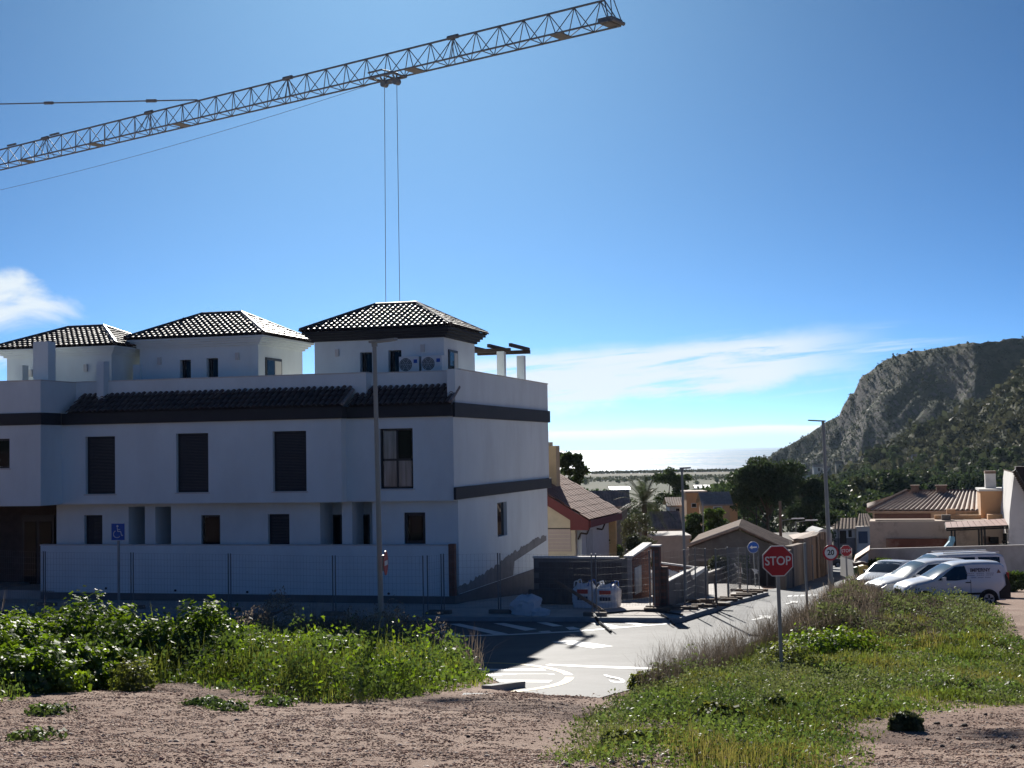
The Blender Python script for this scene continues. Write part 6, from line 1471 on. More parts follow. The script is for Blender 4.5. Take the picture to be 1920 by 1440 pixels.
def van_courier():
    L, W_ = 4.16, 1.76
    prof = [(0,.70),(.05,.80),(.20,.90),(.55,1.00),(.95,1.08),(1.15,1.13),(1.45,1.32),(1.75,1.50),(2.0,1.63),(2.3,1.71),(2.8,1.745),(3.4,1.745),(3.85,1.72),(4.0,1.60),(4.10,1.20),(4.16,.75)]
    p = at(1782, 1133, 56.5); p.z = float(gz(p.x, p.y))-.02
    fwd = Vector((-1, -.04, 0)).normalized()
    yaw = math.atan2(-fwd.y, -fwd.x)
    belt = lambda x: 1.02+.06*min(1, x/2.5)
    sw = [[(1.32,1.08),(1.72,1.39),(2.02,1.58),(2.42,1.62),(2.50,1.30),(2.46,1.10),(2.0,1.06)]]
    o = Vector((p.x, p.y, p.z))-Matrix.Rotation(yaw, 3, 'Z') @ Vector((L/2, 0, 0))
    t, half, topz, w = vehicle('delivery_van', 'small white delivery van with lettering on its side, nearest of the parked vehicles', 'van', o, yaw, L, W_, prof, belt, sw, (1.16, 1.98), (.78, 3.30), wr=.315)
    y = -w
    g = MB().prism([(-.34,.50),(.34,.50),(.40,.62),(.34,.72),(-.34,.72),(-.40,.62)], -.03, .02, axis='x'); g.build('grille', m_vblack, t)
    MB().box((.02,-w*.78,.25), (.10,w*.78,.42)).build('bumper', m_vblack, t)
    MB().box((-.012,-.26,.36), (-.002,.26,.46)).build('number_plate', m_sign_w, t)
    for s in (-1, 1):
        MB().prism([(.10,.74),(.28,.88),(.72,.95),(.60,.86),(.30,.74)], s*(w*.86), s*(w*.96+.01), axis='y').build('headlight', m_lamp, t)
        MB().box((1.75,s*(w+.012),.50), (3.0,s*(w-.02),.58)).build('side_moulding', m_vblack, t)
        MB().box((2.40,s*(w+.014),.96), (2.60,s*(w-.01),1.0)).build('door_handle', m_vblack, t)
        MB().box((2.60,s*(w+.004),.45), (2.615,s*(w-.02),1.08)).build('door_gap', m_vblack, t)
        MB().prism([(3.75,.32),(4.17,.32),(4.17,.90),(4.02,1.28),(3.97,1.26),(4.0,.85),(3.72,.60)], s*(w*.97), s*(w*1.005), axis='y').build('rear_bumper', m_vblack, t)
        MB().prism([(1.45,1.06),(1.58,1.06),(1.58,1.22),(1.45,1.20)], s*(w+.02), s*(w+.18), axis='y').build('mirror', m_vwhite, t)
        MB().box((4.05,s*(w*.90),.95), (4.14,s*(w*.955),1.35)).build('tail_light', m_tail, t)
    # lettering on the visible side (the van's left)
    m_let = M('van_lettering', (.12,.11,.14), rough=.6); m_let2 = M('van_small_print', (.35,.36,.42), rough=.6)
    s = 1 if (Matrix.Rotation(yaw, 3, 'Z') @ Vector((0,1,0))).y < 0 else -1
    def put(me, x, z, nm, extra=.014):
        yy = s*(half(x, z)+extra-.006); o_ = obj(nm, me, t, (x, yy, z)); tl = R(7)
        o_.rotation_euler = (R(90)-tl if s < 0 else R(90)-tl, 0, 0 if s < 0 else math.pi)
    put(text_mesh('lettering', 'IMPERNY', .20, m_let, extrude=.002, sx=1.0, bold=.004), 3.02, 1.44, 'lettering', .02)
    for k, (z, wd) in enumerate(((1.32,.55),(1.25,.52),(1.16,.40))):
        mb = MB(); n = 14
        for i in range(n):
            if i % 5 == 4: continue
            a = 3.02-wd+2*wd*i/n*1.0; yy = s*(half(a, z)+.006); mb.box((a, yy-.003, z-.015), (a+2*wd/n*.7, yy+.003, z+.015))
        mb.build('small_print', m_let2, t)
    for z, wd in ((.80,.24),(.74,.28)):
        mb = MB()
        for i in range(9): a = 2.0-wd+2*wd*i/9; mb.box((a, s*(w+.002), z-.012), (a+.04, s*(w+.008), z+.012))
        mb.build('small_print', m_let2, t)
    yy = s*(half(3.72, 1.4)+.008); MB().prism([(3.62,1.27),(3.84,1.27),(3.82,1.36),(3.74,1.46),(3.69,1.36)], yy-.004, yy+.004, axis='y').build('logo', M('van_logo', (.22,.13,.11), rough=.6), t)
van_courier()
def place(px, py, Y, L, ang, dz=0.0):
    p = at(px, py, Y); p.z = float(gz(p.x, p.y))+dz; fwd = Vector((-math.cos(ang), -math.sin(ang), 0)); yaw = math.atan2(-fwd.y, -fwd.x)
    return p-Matrix.Rotation(yaw, 3, 'Z') @ Vector((0,0,0)), yaw
# second white van: nose beyond the first
prof2 = [(0,.60),(.06,.70),(.22,.80),(.6,.90),(1.0,.99),(1.2,1.05),(1.55,1.28),(1.9,1.49),(2.2,1.62),(2.6,1.68),(3.2,1.69),(4.0,1.66),(4.25,1.52),(4.38,1.1),(4.4,.65)]
p, yaw = place(1634, 1120, 59.8, 4.4, R(10))
t, half, topz, w = vehicle('parked_van', 'white van with its nose showing behind the lettered van', 'van', p, yaw, 4.4, 1.82, prof2, lambda x: .99+.04*min(1, x/2), [[(1.42,1.05),(1.85,1.33),(2.2,1.53),(2.75,1.56),(2.75,1.07)],[(2.9,1.07),(2.9,1.56),(3.9,1.54),(3.9,1.07)]], (1.22, 2.14), (.85, 3.6))
for s in (-1, 1):
    MB().prism([(.08,.66),(.30,.78),(.70,.86),(.62,.74),(.25,.64)], s*(w*.84), s*(w*.96+.012), axis='y').build('headlight', m_lamp, t); MB().prism([(1.5,1.00),(1.66,1.00),(1.66,1.17),(1.5,1.15)], s*(w+.02), s*(w+.2), axis='y').build('mirror', m_vwhite, t)
MB().box((-.02,-w*.55,.42), (.04,w*.55,.58)).build('grille', m_vblack, t); MB().box((.0,-w*.75,.24), (.10,w*.75,.40)).build('bumper', m_vblack, t)
# long passenger van
prof3 = [(0,.75),(.06,.90),(.22,1.02),(.6,1.12),(.95,1.20),(1.1,1.26),(1.5,1.58),(1.85,1.80),(2.1,1.90),(2.5,1.94),(4.0,1.96),(4.8,1.95),(5.05,1.85),(5.15,1.4),(5.18,.8)]
p, yaw = place(1668, 1120, 64.5, 5.18, R(6))
t, half, topz, w = vehicle('passenger_van', 'long white passenger van with dark side windows, farthest of the vans', 'van', p, yaw, 5.18, 1.93, prof3, lambda x: 1.22, [[(1.42,1.27),(1.80,1.60),(2.05,1.78),(2.45,1.80),(2.45,1.27)],[(2.65,1.27),(2.65,1.80),(3.7,1.80),(3.7,1.27)],[(3.85,1.27),(3.85,1.80),(4.85,1.78),(4.85,1.27)]], (1.14, 2.04), (.95, 4.1), wr=.33)
for s in (-1, 1): MB().prism([(.06,.86),(.25,.98),(.6,1.06),(.5,.92)], s*(w*.84), s*(w*.96+.012), axis='y').build('headlight', m_lamp, t); MB().tube((2.3,s*(w-.28),1.99), (4.9,s*(w-.28),2.0), .025, n=6).build('roof_rail', m_vwhite, t); MB().prism([(1.5,1.24),(1.66,1.24),(1.66,1.48),(1.5,1.46)], s*(w+.02), s*(w+.2), axis='y').build('mirror', m_vblack, t)
MB().box((-.02,-w*.5,.45), (.05,w*.5,.62)).build('grille', m_vblack, t)
# white hatchback
prof4 = [(0,.60),(.06,.72),(.2,.80),(.6,.92),(1.0,.98),(1.15,1.02),(1.5,1.22),(1.85,1.40),(2.2,1.49),(2.7,1.50),(3.3,1.45),(3.7,1.32),(3.95,1.05),(4.05,.70)]
p, yaw = place(1630, 1108, 65.5, 4.05, R(48))
t, half, topz, w = vehicle('hatchback', 'white hatchback at the left end of the parked vehicles', 'car', p, yaw, 4.05, 1.74, prof4, lambda x: .96, [[(1.4,1.0),(1.75,1.22),(2.05,1.36),(2.5,1.39),(2.5,1.0)],[(2.6,1.0),(2.6,1.39),(3.1,1.36),(3.5,1.12),(3.45,1.02)]], (1.17, 2.1), (.78, 3.3), wr=.30)
for s in (-1, 1): MB().prism([(.10,.66),(.25,.76),(.62,.84),(.5,.72)], s*(w*.84), s*(w*.96+.012), axis='y').build('headlight', m_lamp, t); MB().prism([(1.45,.96),(1.6,.96),(1.6,1.10),(1.45,1.08)], s*(w+.02), s*(w+.18), axis='y').build('mirror', m_vblack, t)
MB().box((-.02,-w*.45,.36), (.05,w*.45,.50)).build('grille', m_vblack, t)
# far car parked by the junction
prof5 = prof4; p = at(1574,1040,150); p.z = float(gz(p.x,p.y)); t, half, topz, w = vehicle('dark_car', 'dark car parked at the far end of the street', 'car', p, R(200), 4.05, 1.74, prof4, lambda x: .96, [[(1.4,1.0),(1.75,1.22),(2.05,1.36),(3.1,1.36),(3.5,1.12),(3.45,1.02)]], (1.17,2.1), (.78,3.3), wr=.3)
t.children[0].data.materials[0] = M('car_dark_paint', (.03,.03,.04), rough=.3, spec=.5)
# ================================================================== trees
m_bark = M('bark', (.10,.075,.055), rough=.95, var=.25, scale=6)
lf_pine = leaf_mat('pine_needles', (.034,.056,.027), (.054,.076,.034), transl=.25, scale=.5, gloss=.03)
lf_dark = leaf_mat('dark_leaves', (.038,.064,.025), (.062,.09,.034), transl=.3, scale=.5, gloss=.03)
lf_green = leaf_mat('green_leaves', (.050,.095,.022), (.085,.13,.03), transl=.38, scale=.7)
lf_valley = leaf_mat('valley_leaves', (.036,.058,.02), (.058,.08,.028), transl=.28, scale=.4)
lf_olive = leaf_mat('olive_leaves', (.045,.058,.028), (.075,.085,.042), transl=.22, scale=.5)
lf_dry = leaf_mat('dry_leaves', (.12,.10,.065), (.17,.14,.09), transl=.3, scale=.8)
def rand_unit(n, rng):
    v = rng.standard_normal((n, 3)); return v/np.linalg.norm(v, axis=1)[:, None]
def leaf_quads(P, size, rng, aspect=.55, up=0.0):
    """diamond leaves at P"""
    n = len(P); d = rand_unit(n, rng); d[:, 2] += up; d /= np.linalg.norm(d, axis=1)[:, None]
    s = rand_unit(n, rng); s -= (s*d).sum(1)[:, None]*d; s /= np.linalg.norm(s, axis=1)[:, None]+1e-9
    L = np.asarray(size)*rng.uniform(.6, 1.3, n); L = L[:, None]; nrm = np.cross(d, s)
    V = np.stack([P, P+d*L*.5+s*L*aspect*.5+nrm*L*.08, P+d*L, P+d*L*.5-s*L*aspect*.5+nrm*L*.08], 1).reshape(-1, 3)
    F = np.arange(4*n).reshape(n, 4); return V, F
def crown_pts(blobs, n, rng, shell=.55):
    """points in a union of clumps; blobs: (centre, radii)"""
    vol = np.array([b[1][0]*b[1][1]*b[1][2] for b in blobs])**.67; k = rng.choice(len(blobs), n, p=vol/vol.sum())
    c = np.array([b[0] for b in blobs])[k]; r = np.array([b[1] for b in blobs])[k]
    u = rand_unit(n, rng); rad = (shell+(1-shell)*rng.random(n)**.6)*(1+.10*rng.standard_normal(n)); return c+u*r*rad[:, None]
def make_tree(name, H, Wd, kind, mat, seed, nleaf=5000, leaf=.32, trunk_h=.35, label=None, cat='tree', group=None, flat=1.0, nblob=26, lean=0.0):
    rng = np.random.default_rng(seed); t = thing(name, label or name, cat, (0,0,0), 0, group)
    th = H*trunk_h; blobs = []; tips = []
    for i in range(nblob):
        a = rng.uniform(0, 2*math.pi); q = rng.random()**.6
        if kind == 'round': z = th*.9+(H-th)*(.08+.92*rng.random()); env = math.sqrt(max(.05, 1-((z-(th+(H-th)*.45))/((H-th)*.58))**2))
        elif kind == 'cone': z = th*.5+(H-th*.5)*rng.random(); env = max(.06, 1.05*(1-(z-th*.5)/(H-th*.5)))**.8
        elif kind == 'umbrella': z = th+(H-th)*(.25+.7*rng.random()); env = math.sqrt(max(.1, 1-((z-H*.72)/(H*.36))**2))
        else: z = H*(.12+.85*rng.random()); env = math.sqrt(max(.05, 1-((z-H*.42)/(H*.60))**2))
        rr = Wd/2*env*q*.80; br = Wd*.5*rng.uniform(.22, .40)*(.6 if kind == 'cone' else 1)
        c = (rr*math.cos(a), rr*math.sin(a), min(z, H-br*.55*flat)); blobs.append((c, (br, br, br*.72*flat))); tips.append(c)
    P = crown_pts(blobs, nleaf, rng); P = P[P[:, 2] > H*.06]; V, F = leaf_quads(P, leaf, rng, .6, .15)
    cr = obj('crown', np_mesh('crown', V, F, mat), t)
    tr = MB(); r0 = max(.07, H*.022)
    pts = [Vector((0,0,-.6))]; k = 5
    for i in range(1, k+1): pts.append(Vector((lean*H*i/k+rng.uniform(-.02,.02)*H, rng.uniform(-.02,.02)*H, (H*.72)*i/k)))
    for i in range(k): tr.tube(pts[i], pts[i+1], r0*(1-.15*i), r0*(1-.15*(i+1)), n=8)
    for c in tips[:12]:
        z0 = min(H*.70, max(th*.6, c[2]*.6)); f = max(0, min(.99, z0/(H*.72))); i = min(k-1, int(f*k)+0); b = pts[i].lerp(pts[i+1], f*k-i) if i < k else pts[-1]
        tr.tube(b, Vector(c), r0*.38, r0*.10, n=5)
    tr.build('trunk', m_bark, t, smooth=True); return t
def put_tree(t, px, py_top, Y, H=None, ground=None, scale=1.0, rot=0.0):
    p = at(px, py_top, Y); z = land_z(p.x, p.y) if ground is None else ground
    t.location = (p.x, p.y, z); t.rotation_euler = (0,0,rot); return t
def tree_at(name, px, py_top, wpx, Y, kind, mat, seed, label, nleaf=6000, leaf=.3, trunk_h=.3, flat=1.0, nblob=26, group=None, cat='tree'):
    p = at(px, py_top, Y); z = land_z(p.x, p.y); H = p.z-z; W_ = wpx/FPX*Y; t = make_tree(name, H, W_, kind, mat, seed, nleaf, leaf, trunk_h, label, cat, group, flat, nblob); t.location = (p.x, p.y, z); return t
tree_at('pine_tree', 1438, 859, 150, 185, 'umbrella', lf_pine, 1, 'big dark umbrella pine in the middle distance above the shed', 22000, .42, .38, .8, 44)
tree_at('pine_tree', 1520, 898, 95, 205, 'round', lf_pine, 2, 'dark pine leaning against the right side of the big umbrella pine', 12000, .42, .2, .9, 30)
tree_at('round_tree', 1393, 884, 62, 240, 'round', lf_dark, 3, 'dark round tree left of the big umbrella pine', 7000, .4, .2)
tree_at('round_tree', 1074, 849, 66, 118, 'round', lf_dark, 4, 'dark leafy tree rising behind the brown-roofed house', 12000, .28, .25, 1.0, 30)
tree_at('cypress_tree', 1046, 848, 40, 122, 'round', lf_dark, 5, 'dark tree close to the chimney of the brown-roofed house', 7000, .28, .2)
tree_at('round_tree', 1248, 876, 76, 215, 'round', lf_dark, 6, 'tall dark tree left of the slim lamp post top', 11000, .38, .15, 1.15, 30)
tree_at('round_tree', 1286, 890, 46, 232, 'round', lf_dark, 7, 'smaller dark tree right of the slim lamp post top', 6000, .38, .2)
tree_at('leafy_tree', 1341, 956, 62, 118, 'round', lf_green, 8, 'bright green leafy tree above the gabled shed', 9000, .22, .12, 1.0, 28)
tree_at('leafy_tree', 1300, 966, 56, 122, 'round', lf_dark, 9, 'dark leafy tree left of the bright green one', 7000, .24, .12)
tree_at('leafy_shrub', 1408, 978, 34, 128, 'bush', lf_green, 10, 'low green shrub behind the right slope of the shed roof', 3000, .22, .05, cat='shrub')
tree_at('dark_shrub', 1145, 1006, 46, 86, 'bush', lf_dark, 12, 'dark shrub at the right of the brown-roofed house', 4000, .16, .05, cat='shrub')
tree_at('leafy_shrub', 1192, 1004, 44, 82, 'bush', lf_olive, 13, 'grey green shrub under the palm', 3500, .16, .05, cat='shrub')
tree_at('round_shrub', 1652, 1050, 62, 83.0, 'bush', lf_green, 14, 'dark green shrub against the white wall behind the hatchback', 5000, .16, .03, cat='shrub')
tree_at('hedge_shrub', 1900, 1074, 62, 72, 'bush', lf_green, 15, 'bright green shrub right of the lettered van', 7000, .12, .02, cat='shrub')
tree_at('hedge_shrub', 1958, 1078, 62, 71, 'bush', lf_green, 16, 'green shrub cut by the right edge of the picture', 5000, .12, .02, cat='shrub')
tree_at('plot_shrub', 1350, 1040, 60, 82, 'bush', lf_olive, 17, 'grey green weeds filling the plot in front of the shed', 3500, .16, .03, cat='shrub')
tree_at('leafy_shrub', 1390, 1043, 34, 82.5, 'bush', lf_green, 18, 'green shrub in the dark opening of the shed', 2500, .16, .03, cat='shrub')
tree_at('bare_bush', 1195, 962, 80, 92, 'bush', lf_olive, 19, 'large thin-leaved bush in front of the palm', 5200, .12, .1, cat='bush')
def palm(px, py_top, Y, label):
    p = at(px, py_top, Y); z = land_z(p.x, p.y); H = (p.z-z); t = thing('palm_tree', label, 'palm tree', (p.x, p.y, z)); rng = np.random.default_rng(33); Ht = H*.80
    tr = MB(); n = 9
    for i in range(n): tr.tube((0,0,Ht*i/n-.3), (0,0,Ht*(i+1)/n-.3), .26-.006*i, .21-.006*i, n=9)
    tr.build('trunk', m_bark, t, smooth=True); fm = [lf_olive, lf_dark]
    for k in range(46):
        a = rng.uniform(0, 2*math.pi); e = rng.uniform(-.5, 1.35); L = rng.uniform(2.0, 2.9); P0 = Vector((0,0,Ht-.2)); d = Vector((math.cos(a)*math.cos(e), math.sin(a)*math.cos(e), math.sin(e))); pts = []
        for i in range(11): f = i/10; q = P0+d*(L*f); q.z -= 1.5*f*f*math.cos(e); pts.append(q)
        mb = MB()
        for i in range(1, 10):
            tg = (pts[i+1]-pts[i-1]).normalized(); sd = tg.cross(Vector((0,0,1))).normalized()
            for s in (-1, 1):
                for o in (0, .5):
                    b = pts[i].lerp(pts[i+1], o); ll = .62*math.sin(math.pi*(.15+.8*i/10)); tip = b+sd*(s*ll*.8)+tg*(ll*.55)-Vector((0,0,.12*ll)); mb.q(b, b+tg*.05, tip)
        mb.path(pts, .018, 4); mb.build('frond', fm[0] if k % 3 else fm[1], t, fix=False)
    return t
palm(1207, 902, 104, 'palm tree with a shaggy crown right of the brown-roofed house')
# --- trees of the wooded valley (copies of a few kinds)
K1 = make_tree('valley_tree', 9, 8, 'round', lf_pine, 50, 3000, .55, .2, 'dark green tree in the wooded valley below the hill', group='trees in the wooded valley')
K2 = make_tree('valley_tree', 8, 8.5, 'umbrella', lf_dark, 51, 2600, .55, .3, 'dark green tree in the wooded valley below the hill', group='trees in the wooded valley')
K3 = make_tree('valley_tree', 10, 7, 'round', lf_olive, 52, 2600, .55, .15, 'dark green tree in the wooded valley below the hill', group='trees in the wooded valley')
K4 = make_tree('valley_tree', 6, 7, 'bush', lf_valley, 53, 2200, .5, .1, 'dark green tree in the wooded valley below the hill', group='trees in the wooded valley')
KS = [K1, K2, K3, K4]; used = [False]*4; rng = np.random.default_rng(77)
def plant(k, x, y, s, rot):
    z = land_z(x, y)
    if not used[k]: t = KS[k]; used[k] = True
    else: t = dup(KS[k])
    t.location = (x, y, z-.2); t.rotation_euler = (0,0,rot); t.scale = (s*rng.uniform(.85,1.15),)*2+(s,); return t
ORD = 'first second third fourth fifth sixth seventh eighth ninth tenth eleventh twelfth thirteenth fourteenth fifteenth sixteenth seventeenth eighteenth nineteenth twentieth'.split()
KW = ['dark rounded pine', 'dark flat-topped tree', 'olive green tall tree', 'bright green bushy tree']
seen = [0]*4
for px, pyt, Y, k in sorted([(1668,878,330,0),(1585,905,300,3),(1612,898,310,2),(1560,915,290,0),(1640,912,285,3),(1545,892,360,2),(1575,885,380,1),(1620,868,420,0),(1600,858,460,0),(1650,890,380,2),(1700,880,420,0),(1735,885,430,2),(1690,905,330,1),(1770,888,420,0),(1800,880,400,0),(1845,885,380,0),(1880,880,360,0),(1825,900,330,3),(1530,905,330,1),(1505,915,300,2),(1480,905,360,1),(1760,858,520,0),(1748,852,540,0),(1640,858,520,0),(1615,850,560,0),(1790,905,330,3),(1865,905,300,2),(1900,895,290,0),(1590,940,255,3),(1565,935,250,0),(1610,948,250,3),(1625,940,262,2),(1580,958,235,3),(1655,925,275,0),(1675,930,270,3),(1380,905,330,1),(1340,915,300,1),(1120,918,330,3),(1135,922,300,1),(1365,905,360,0),(1410,905,330,0)]):
    p = at(px, pyt, Y); z = land_z(p.x, p.y); H = max(3.0, p.z-z); base = (9, 8, 10, 6)[k]
    t = plant(k, p.x, Y, min(2.2, H/base), rng.uniform(0, 6.28)); t['label'] = '%s %s from the left in the wooded valley' % (ORD[seen[k]], KW[k]); seen[k] += 1
# the rest of the wood and the field trees read as one mass
TM = []
for t in KS:
    me = [c for c in t.children if c.name.startswith('crown')][0].data; v = np.empty(len(me.vertices)*3, np.float32); me.vertices.foreach_get('co', v); TM.append(v.reshape(-1, 4, 3)[::2])
def wood(name, spots_, label):
    Vs = []
    for k, q, sc in spots_:
        V = TM[k].copy(); c = V[:, :1]; V = c+(V-c)*1.35; a = rng.uniform(0, 6.28); ca, sa = math.cos(a), math.sin(a); X = V[..., 0]*ca-V[..., 1]*sa; Yy = V[..., 0]*sa+V[..., 1]*ca
        Vs.append(np.stack([X*sc*1.1+q.x, Yy*sc*1.1+q.y, V[..., 2]*sc+q.z-.2], -1).reshape(-1, 3))
    V = np.concatenate(Vs); tag(obj(name, np_mesh(name, V, np.arange(len(V)).reshape(-1, 4), [lf_dark, lf_olive], mi=None)), label, 'wood', kind='stuff')
sp_ = []
while len(sp_) < 110:
    q = land(rng.uniform(1450, 2050), rng.uniform(862, 925))
    if 250 < q.y < 1100: sp_.append((int(rng.choice([0,0,1,2,2,3])), Vector((q.x, q.y, land_z(q.x, q.y))), rng.uniform(.4, .95)))
wood('valley_wood', sp_, 'far wood filling the valley below the hillside')
sp_ = []
while len(sp_) < 26:
    q = land(rng.uniform(1040, 1450), rng.uniform(899, 914)); sp_.append((int(rng.choice([1,3])), Vector((q.x, q.y, land_z(q.x, q.y))), rng.uniform(.3, .7)))
wood('field_bushes', sp_, 'low bushes along the fields before the shore')
# --- scrub on the hills, beach hedge: one mass each
def scrub(name, V, n, lo, hi, mat, seed, label, nl=14, tmin=0.0, tmax=1.0):
    rng = np.random.default_rng(seed); a, b, _ = V.shape; i = rng.integers(0, a-1, n); j = rng.integers(int(tmin*70), int(tmax*69), n); f = rng.random((n, 1)); g = rng.random((n, 1))
    P = V[i, j]*(1-f)*(1-g)+V[i+1, j]*f*(1-g)+V[i, j+1]*(1-f)*g+V[i+1, j+1]*f*g
    s = rng.uniform(lo, hi, n)*(1+1.2*(rng.random(n) > .93)); k = nl
    C = np.repeat(P, k, 0); S = np.repeat(s, k); u = rand_unit(n*k, rng); u[:, 2] = np.abs(u[:, 2])*.75; Q = C+u*(S*.5)[:, None]; 
    Vv, F = leaf_quads(Q-rand_unit(n*k, rng)*(S*.3)[:, None], S*.62, rng, .9, .1)
    tag(obj(name, np_mesh(name, Vv, F, mat)), label, 'scrub', kind='stuff')
lf_scrub = leaf_mat('scrub_leaves', (.042,.052,.028), (.082,.084,.052), transl=.22, scale=.03, gloss=.02, island=.5)
lf_scrub2 = leaf_mat('scrub_leaves_far', (.036,.046,.030), (.065,.072,.052), transl=.2, scale=.02, gloss=.02, island=.4)
scrub('hillside_scrub', HV, 13000, 1.2, 3.4, lf_scrub, 5, 'low green scrub covering the near hillside', 12)
scrub('mountain_scrub', HV1, 14000, .8, 2.2, lf_scrub2, 6, 'dark scrub covering the far mountain', 9, .0, 1.0)
def hedge():
    rng = np.random.default_rng(9); n = 9000; x = rng.uniform(-150, 420, n); y = rng.normal(1735, 6, n); P = np.stack([x, y, np.full(n, -30.)+rng.uniform(0, 1.6, n)], 1)
    n2 = 9000; x2 = rng.uniform(-250, 420, n2); y2 = rng.uniform(1280, 1460, n2); P2 = np.stack([x2, y2, np.full(n2, -30.)+rng.uniform(0, .9, n2)], 1)
    V, F = leaf_quads(np.concatenate([P, P2]), 2.2, rng, .8, .2); tag(obj('shore_reeds', np_mesh('shore_reeds', V, F, lf_scrub)), 'dark band of reeds and hedge along the shore', 'reeds', kind='stuff')
hedge()
# ================================================================== weeds, gravel, stones in the foreground
lf_mallow = leaf_mat('mallow_leaves', (.085,.15,.025), (.14,.215,.035), transl=.55, scale=1.2, gloss=.05, rough=.45)
lf_grass = leaf_mat('grass_blades', (.085,.125,.028), (.15,.17,.045), transl=.5, scale=.7, gloss=.04)
lf_grass2 = leaf_mat('yellow_grass', (.13,.15,.035), (.19,.18,.06), transl=.45, scale=.9, gloss=.04)
lf_weed = leaf_mat('weed_leaves', (.055,.095,.028), (.10,.145,.038), transl=.5, scale=.9, gloss=.05)
lf_fen = leaf_mat('feathery_weeds', (.075,.10,.04), (.12,.14,.06), transl=.45, scale=.9, gloss=.03)
lf_dryw = leaf_mat('dry_stems', (.19,.16,.12), (.28,.24,.18), transl=.35, scale=.7, gloss=.02, island=.45)
lf_brown = leaf_mat('brown_twigs', (.095,.080,.062), (.145,.125,.095), transl=.25, scale=.7, gloss=.02, island=.45)
m_flower = M('yellow_petals', (.75,.50,.02), rough=.7, var=.1)
WR = np.random.default_rng(2024)
def sample(poly, n, dref=22.0, pw=1.0, rng=WR, dens=None):
    """points on the hillside inside a polygon (world xy), thinning with distance"""
    P = np.array(poly); lo, hi = P.min(0), P.max(0); out = []; got = 0
    while got < n:
        x = rng.uniform(lo[0], hi[0], n*3); y = rng.uniform(lo[1], hi[1], n*3); k = in_poly(x, y, poly) & (rng.random(n*3) < np.clip(.12+.9*smooth01(0, .9, dist_poly(x, y, poly)), 0, 1)) & (rng.random(n*3) < np.minimum(1, (dref/np.maximum(y, 1))**pw))
        k &= ~in_poly(x, y, ROAD_IN)
        if dens is not None: k &= rng.random(n*3) < dens(x, y)
        x, y = x[k], y[k]; out.append(np.stack([x, y], 1)); got += len(x)
        if len(out) > 60: break
    A = np.concatenate(out)[:n]; return np.column_stack([A, ground_h(A[:, 0], A[:, 1])])
def shrink(poly, d):
    P = np.array(poly); c = P.mean(0); return poly
_c = np.array(ROAD).mean(0)
class _RI(list): pass
ROAD_IN = ROAD
def blades(P, h, w, rng, lean=.35, seg=2):
    """bent grass blades: one quad plus tip triangle stored as two quads"""
    n = len(P); a = rng.uniform(0, 2*math.pi, n); d = np.stack([np.cos(a), np.sin(a), np.zeros(n)], 1); s = np.stack([-np.sin(a), np.cos(a), np.zeros(n)], 1)
    H = (np.asarray(h)*rng.uniform(.5, 1.25, n))[:, None]; W_ = (np.asarray(w)*rng.uniform(.7, 1.3, n))[:, None]; l = (lean*rng.uniform(.1, 1.4, n))[:, None]; up = np.array([0,0,1.0])
    m = P+up*H*.55+d*H*l*.3; t = P+up*H*(1-.25*l)+d*H*l
    V = np.stack([P-s*W_, P+s*W_, m+s*W_*.8, m-s*W_*.8, t], 1).reshape(-1, 3); i = np.arange(n)[:, None]*5
    F = np.concatenate([i+np.array([0,1,2]), i+np.array([0,2,3]), i+np.array([3,2,4])]); return V, F
def taper(P, poly, w=1.1, lo=.25):
    if poly is BACKL: lo = .8
    if poly is BACKL2: lo = .8
    return lo+(1-lo)*smooth01(0, w, dist_poly(P[:,0], P[:,1], poly))
def stuff(name, V, F, mat, label, cat, smooth=False): return tag(obj(name, np_mesh(name, V, F, mat, smooth=smooth)), label, cat, kind='stuff')
BACKL = BACKL2 = None
# zones ----------------------------------------------------------------
LEFT = gpoly([(-260,1420),(0,1332),(70,1318),(150,1302),(262,1286),(345,1292),(420,1306),(520,1322),(640,1330),(760,1320),(850,1306),(905,1294),(935,1282),(905,1258),(800,1226),(640,1210),(300,1202),(0,1204),(-420,1210)])
RIGHT = gpoly([(1000,1460),(1020,1405),(1075,1360),(1130,1325),(1200,1289),(1290,1248),(1420,1201),(1530,1151),(1592,1110),(1640,1100),(1700,1128),(1850,1140),(1900,1165),(1910,1200),(1990,1230),(1990,1330),(1800,1345),(1680,1370),(1640,1405),(1640,1475),(1300,1480)])
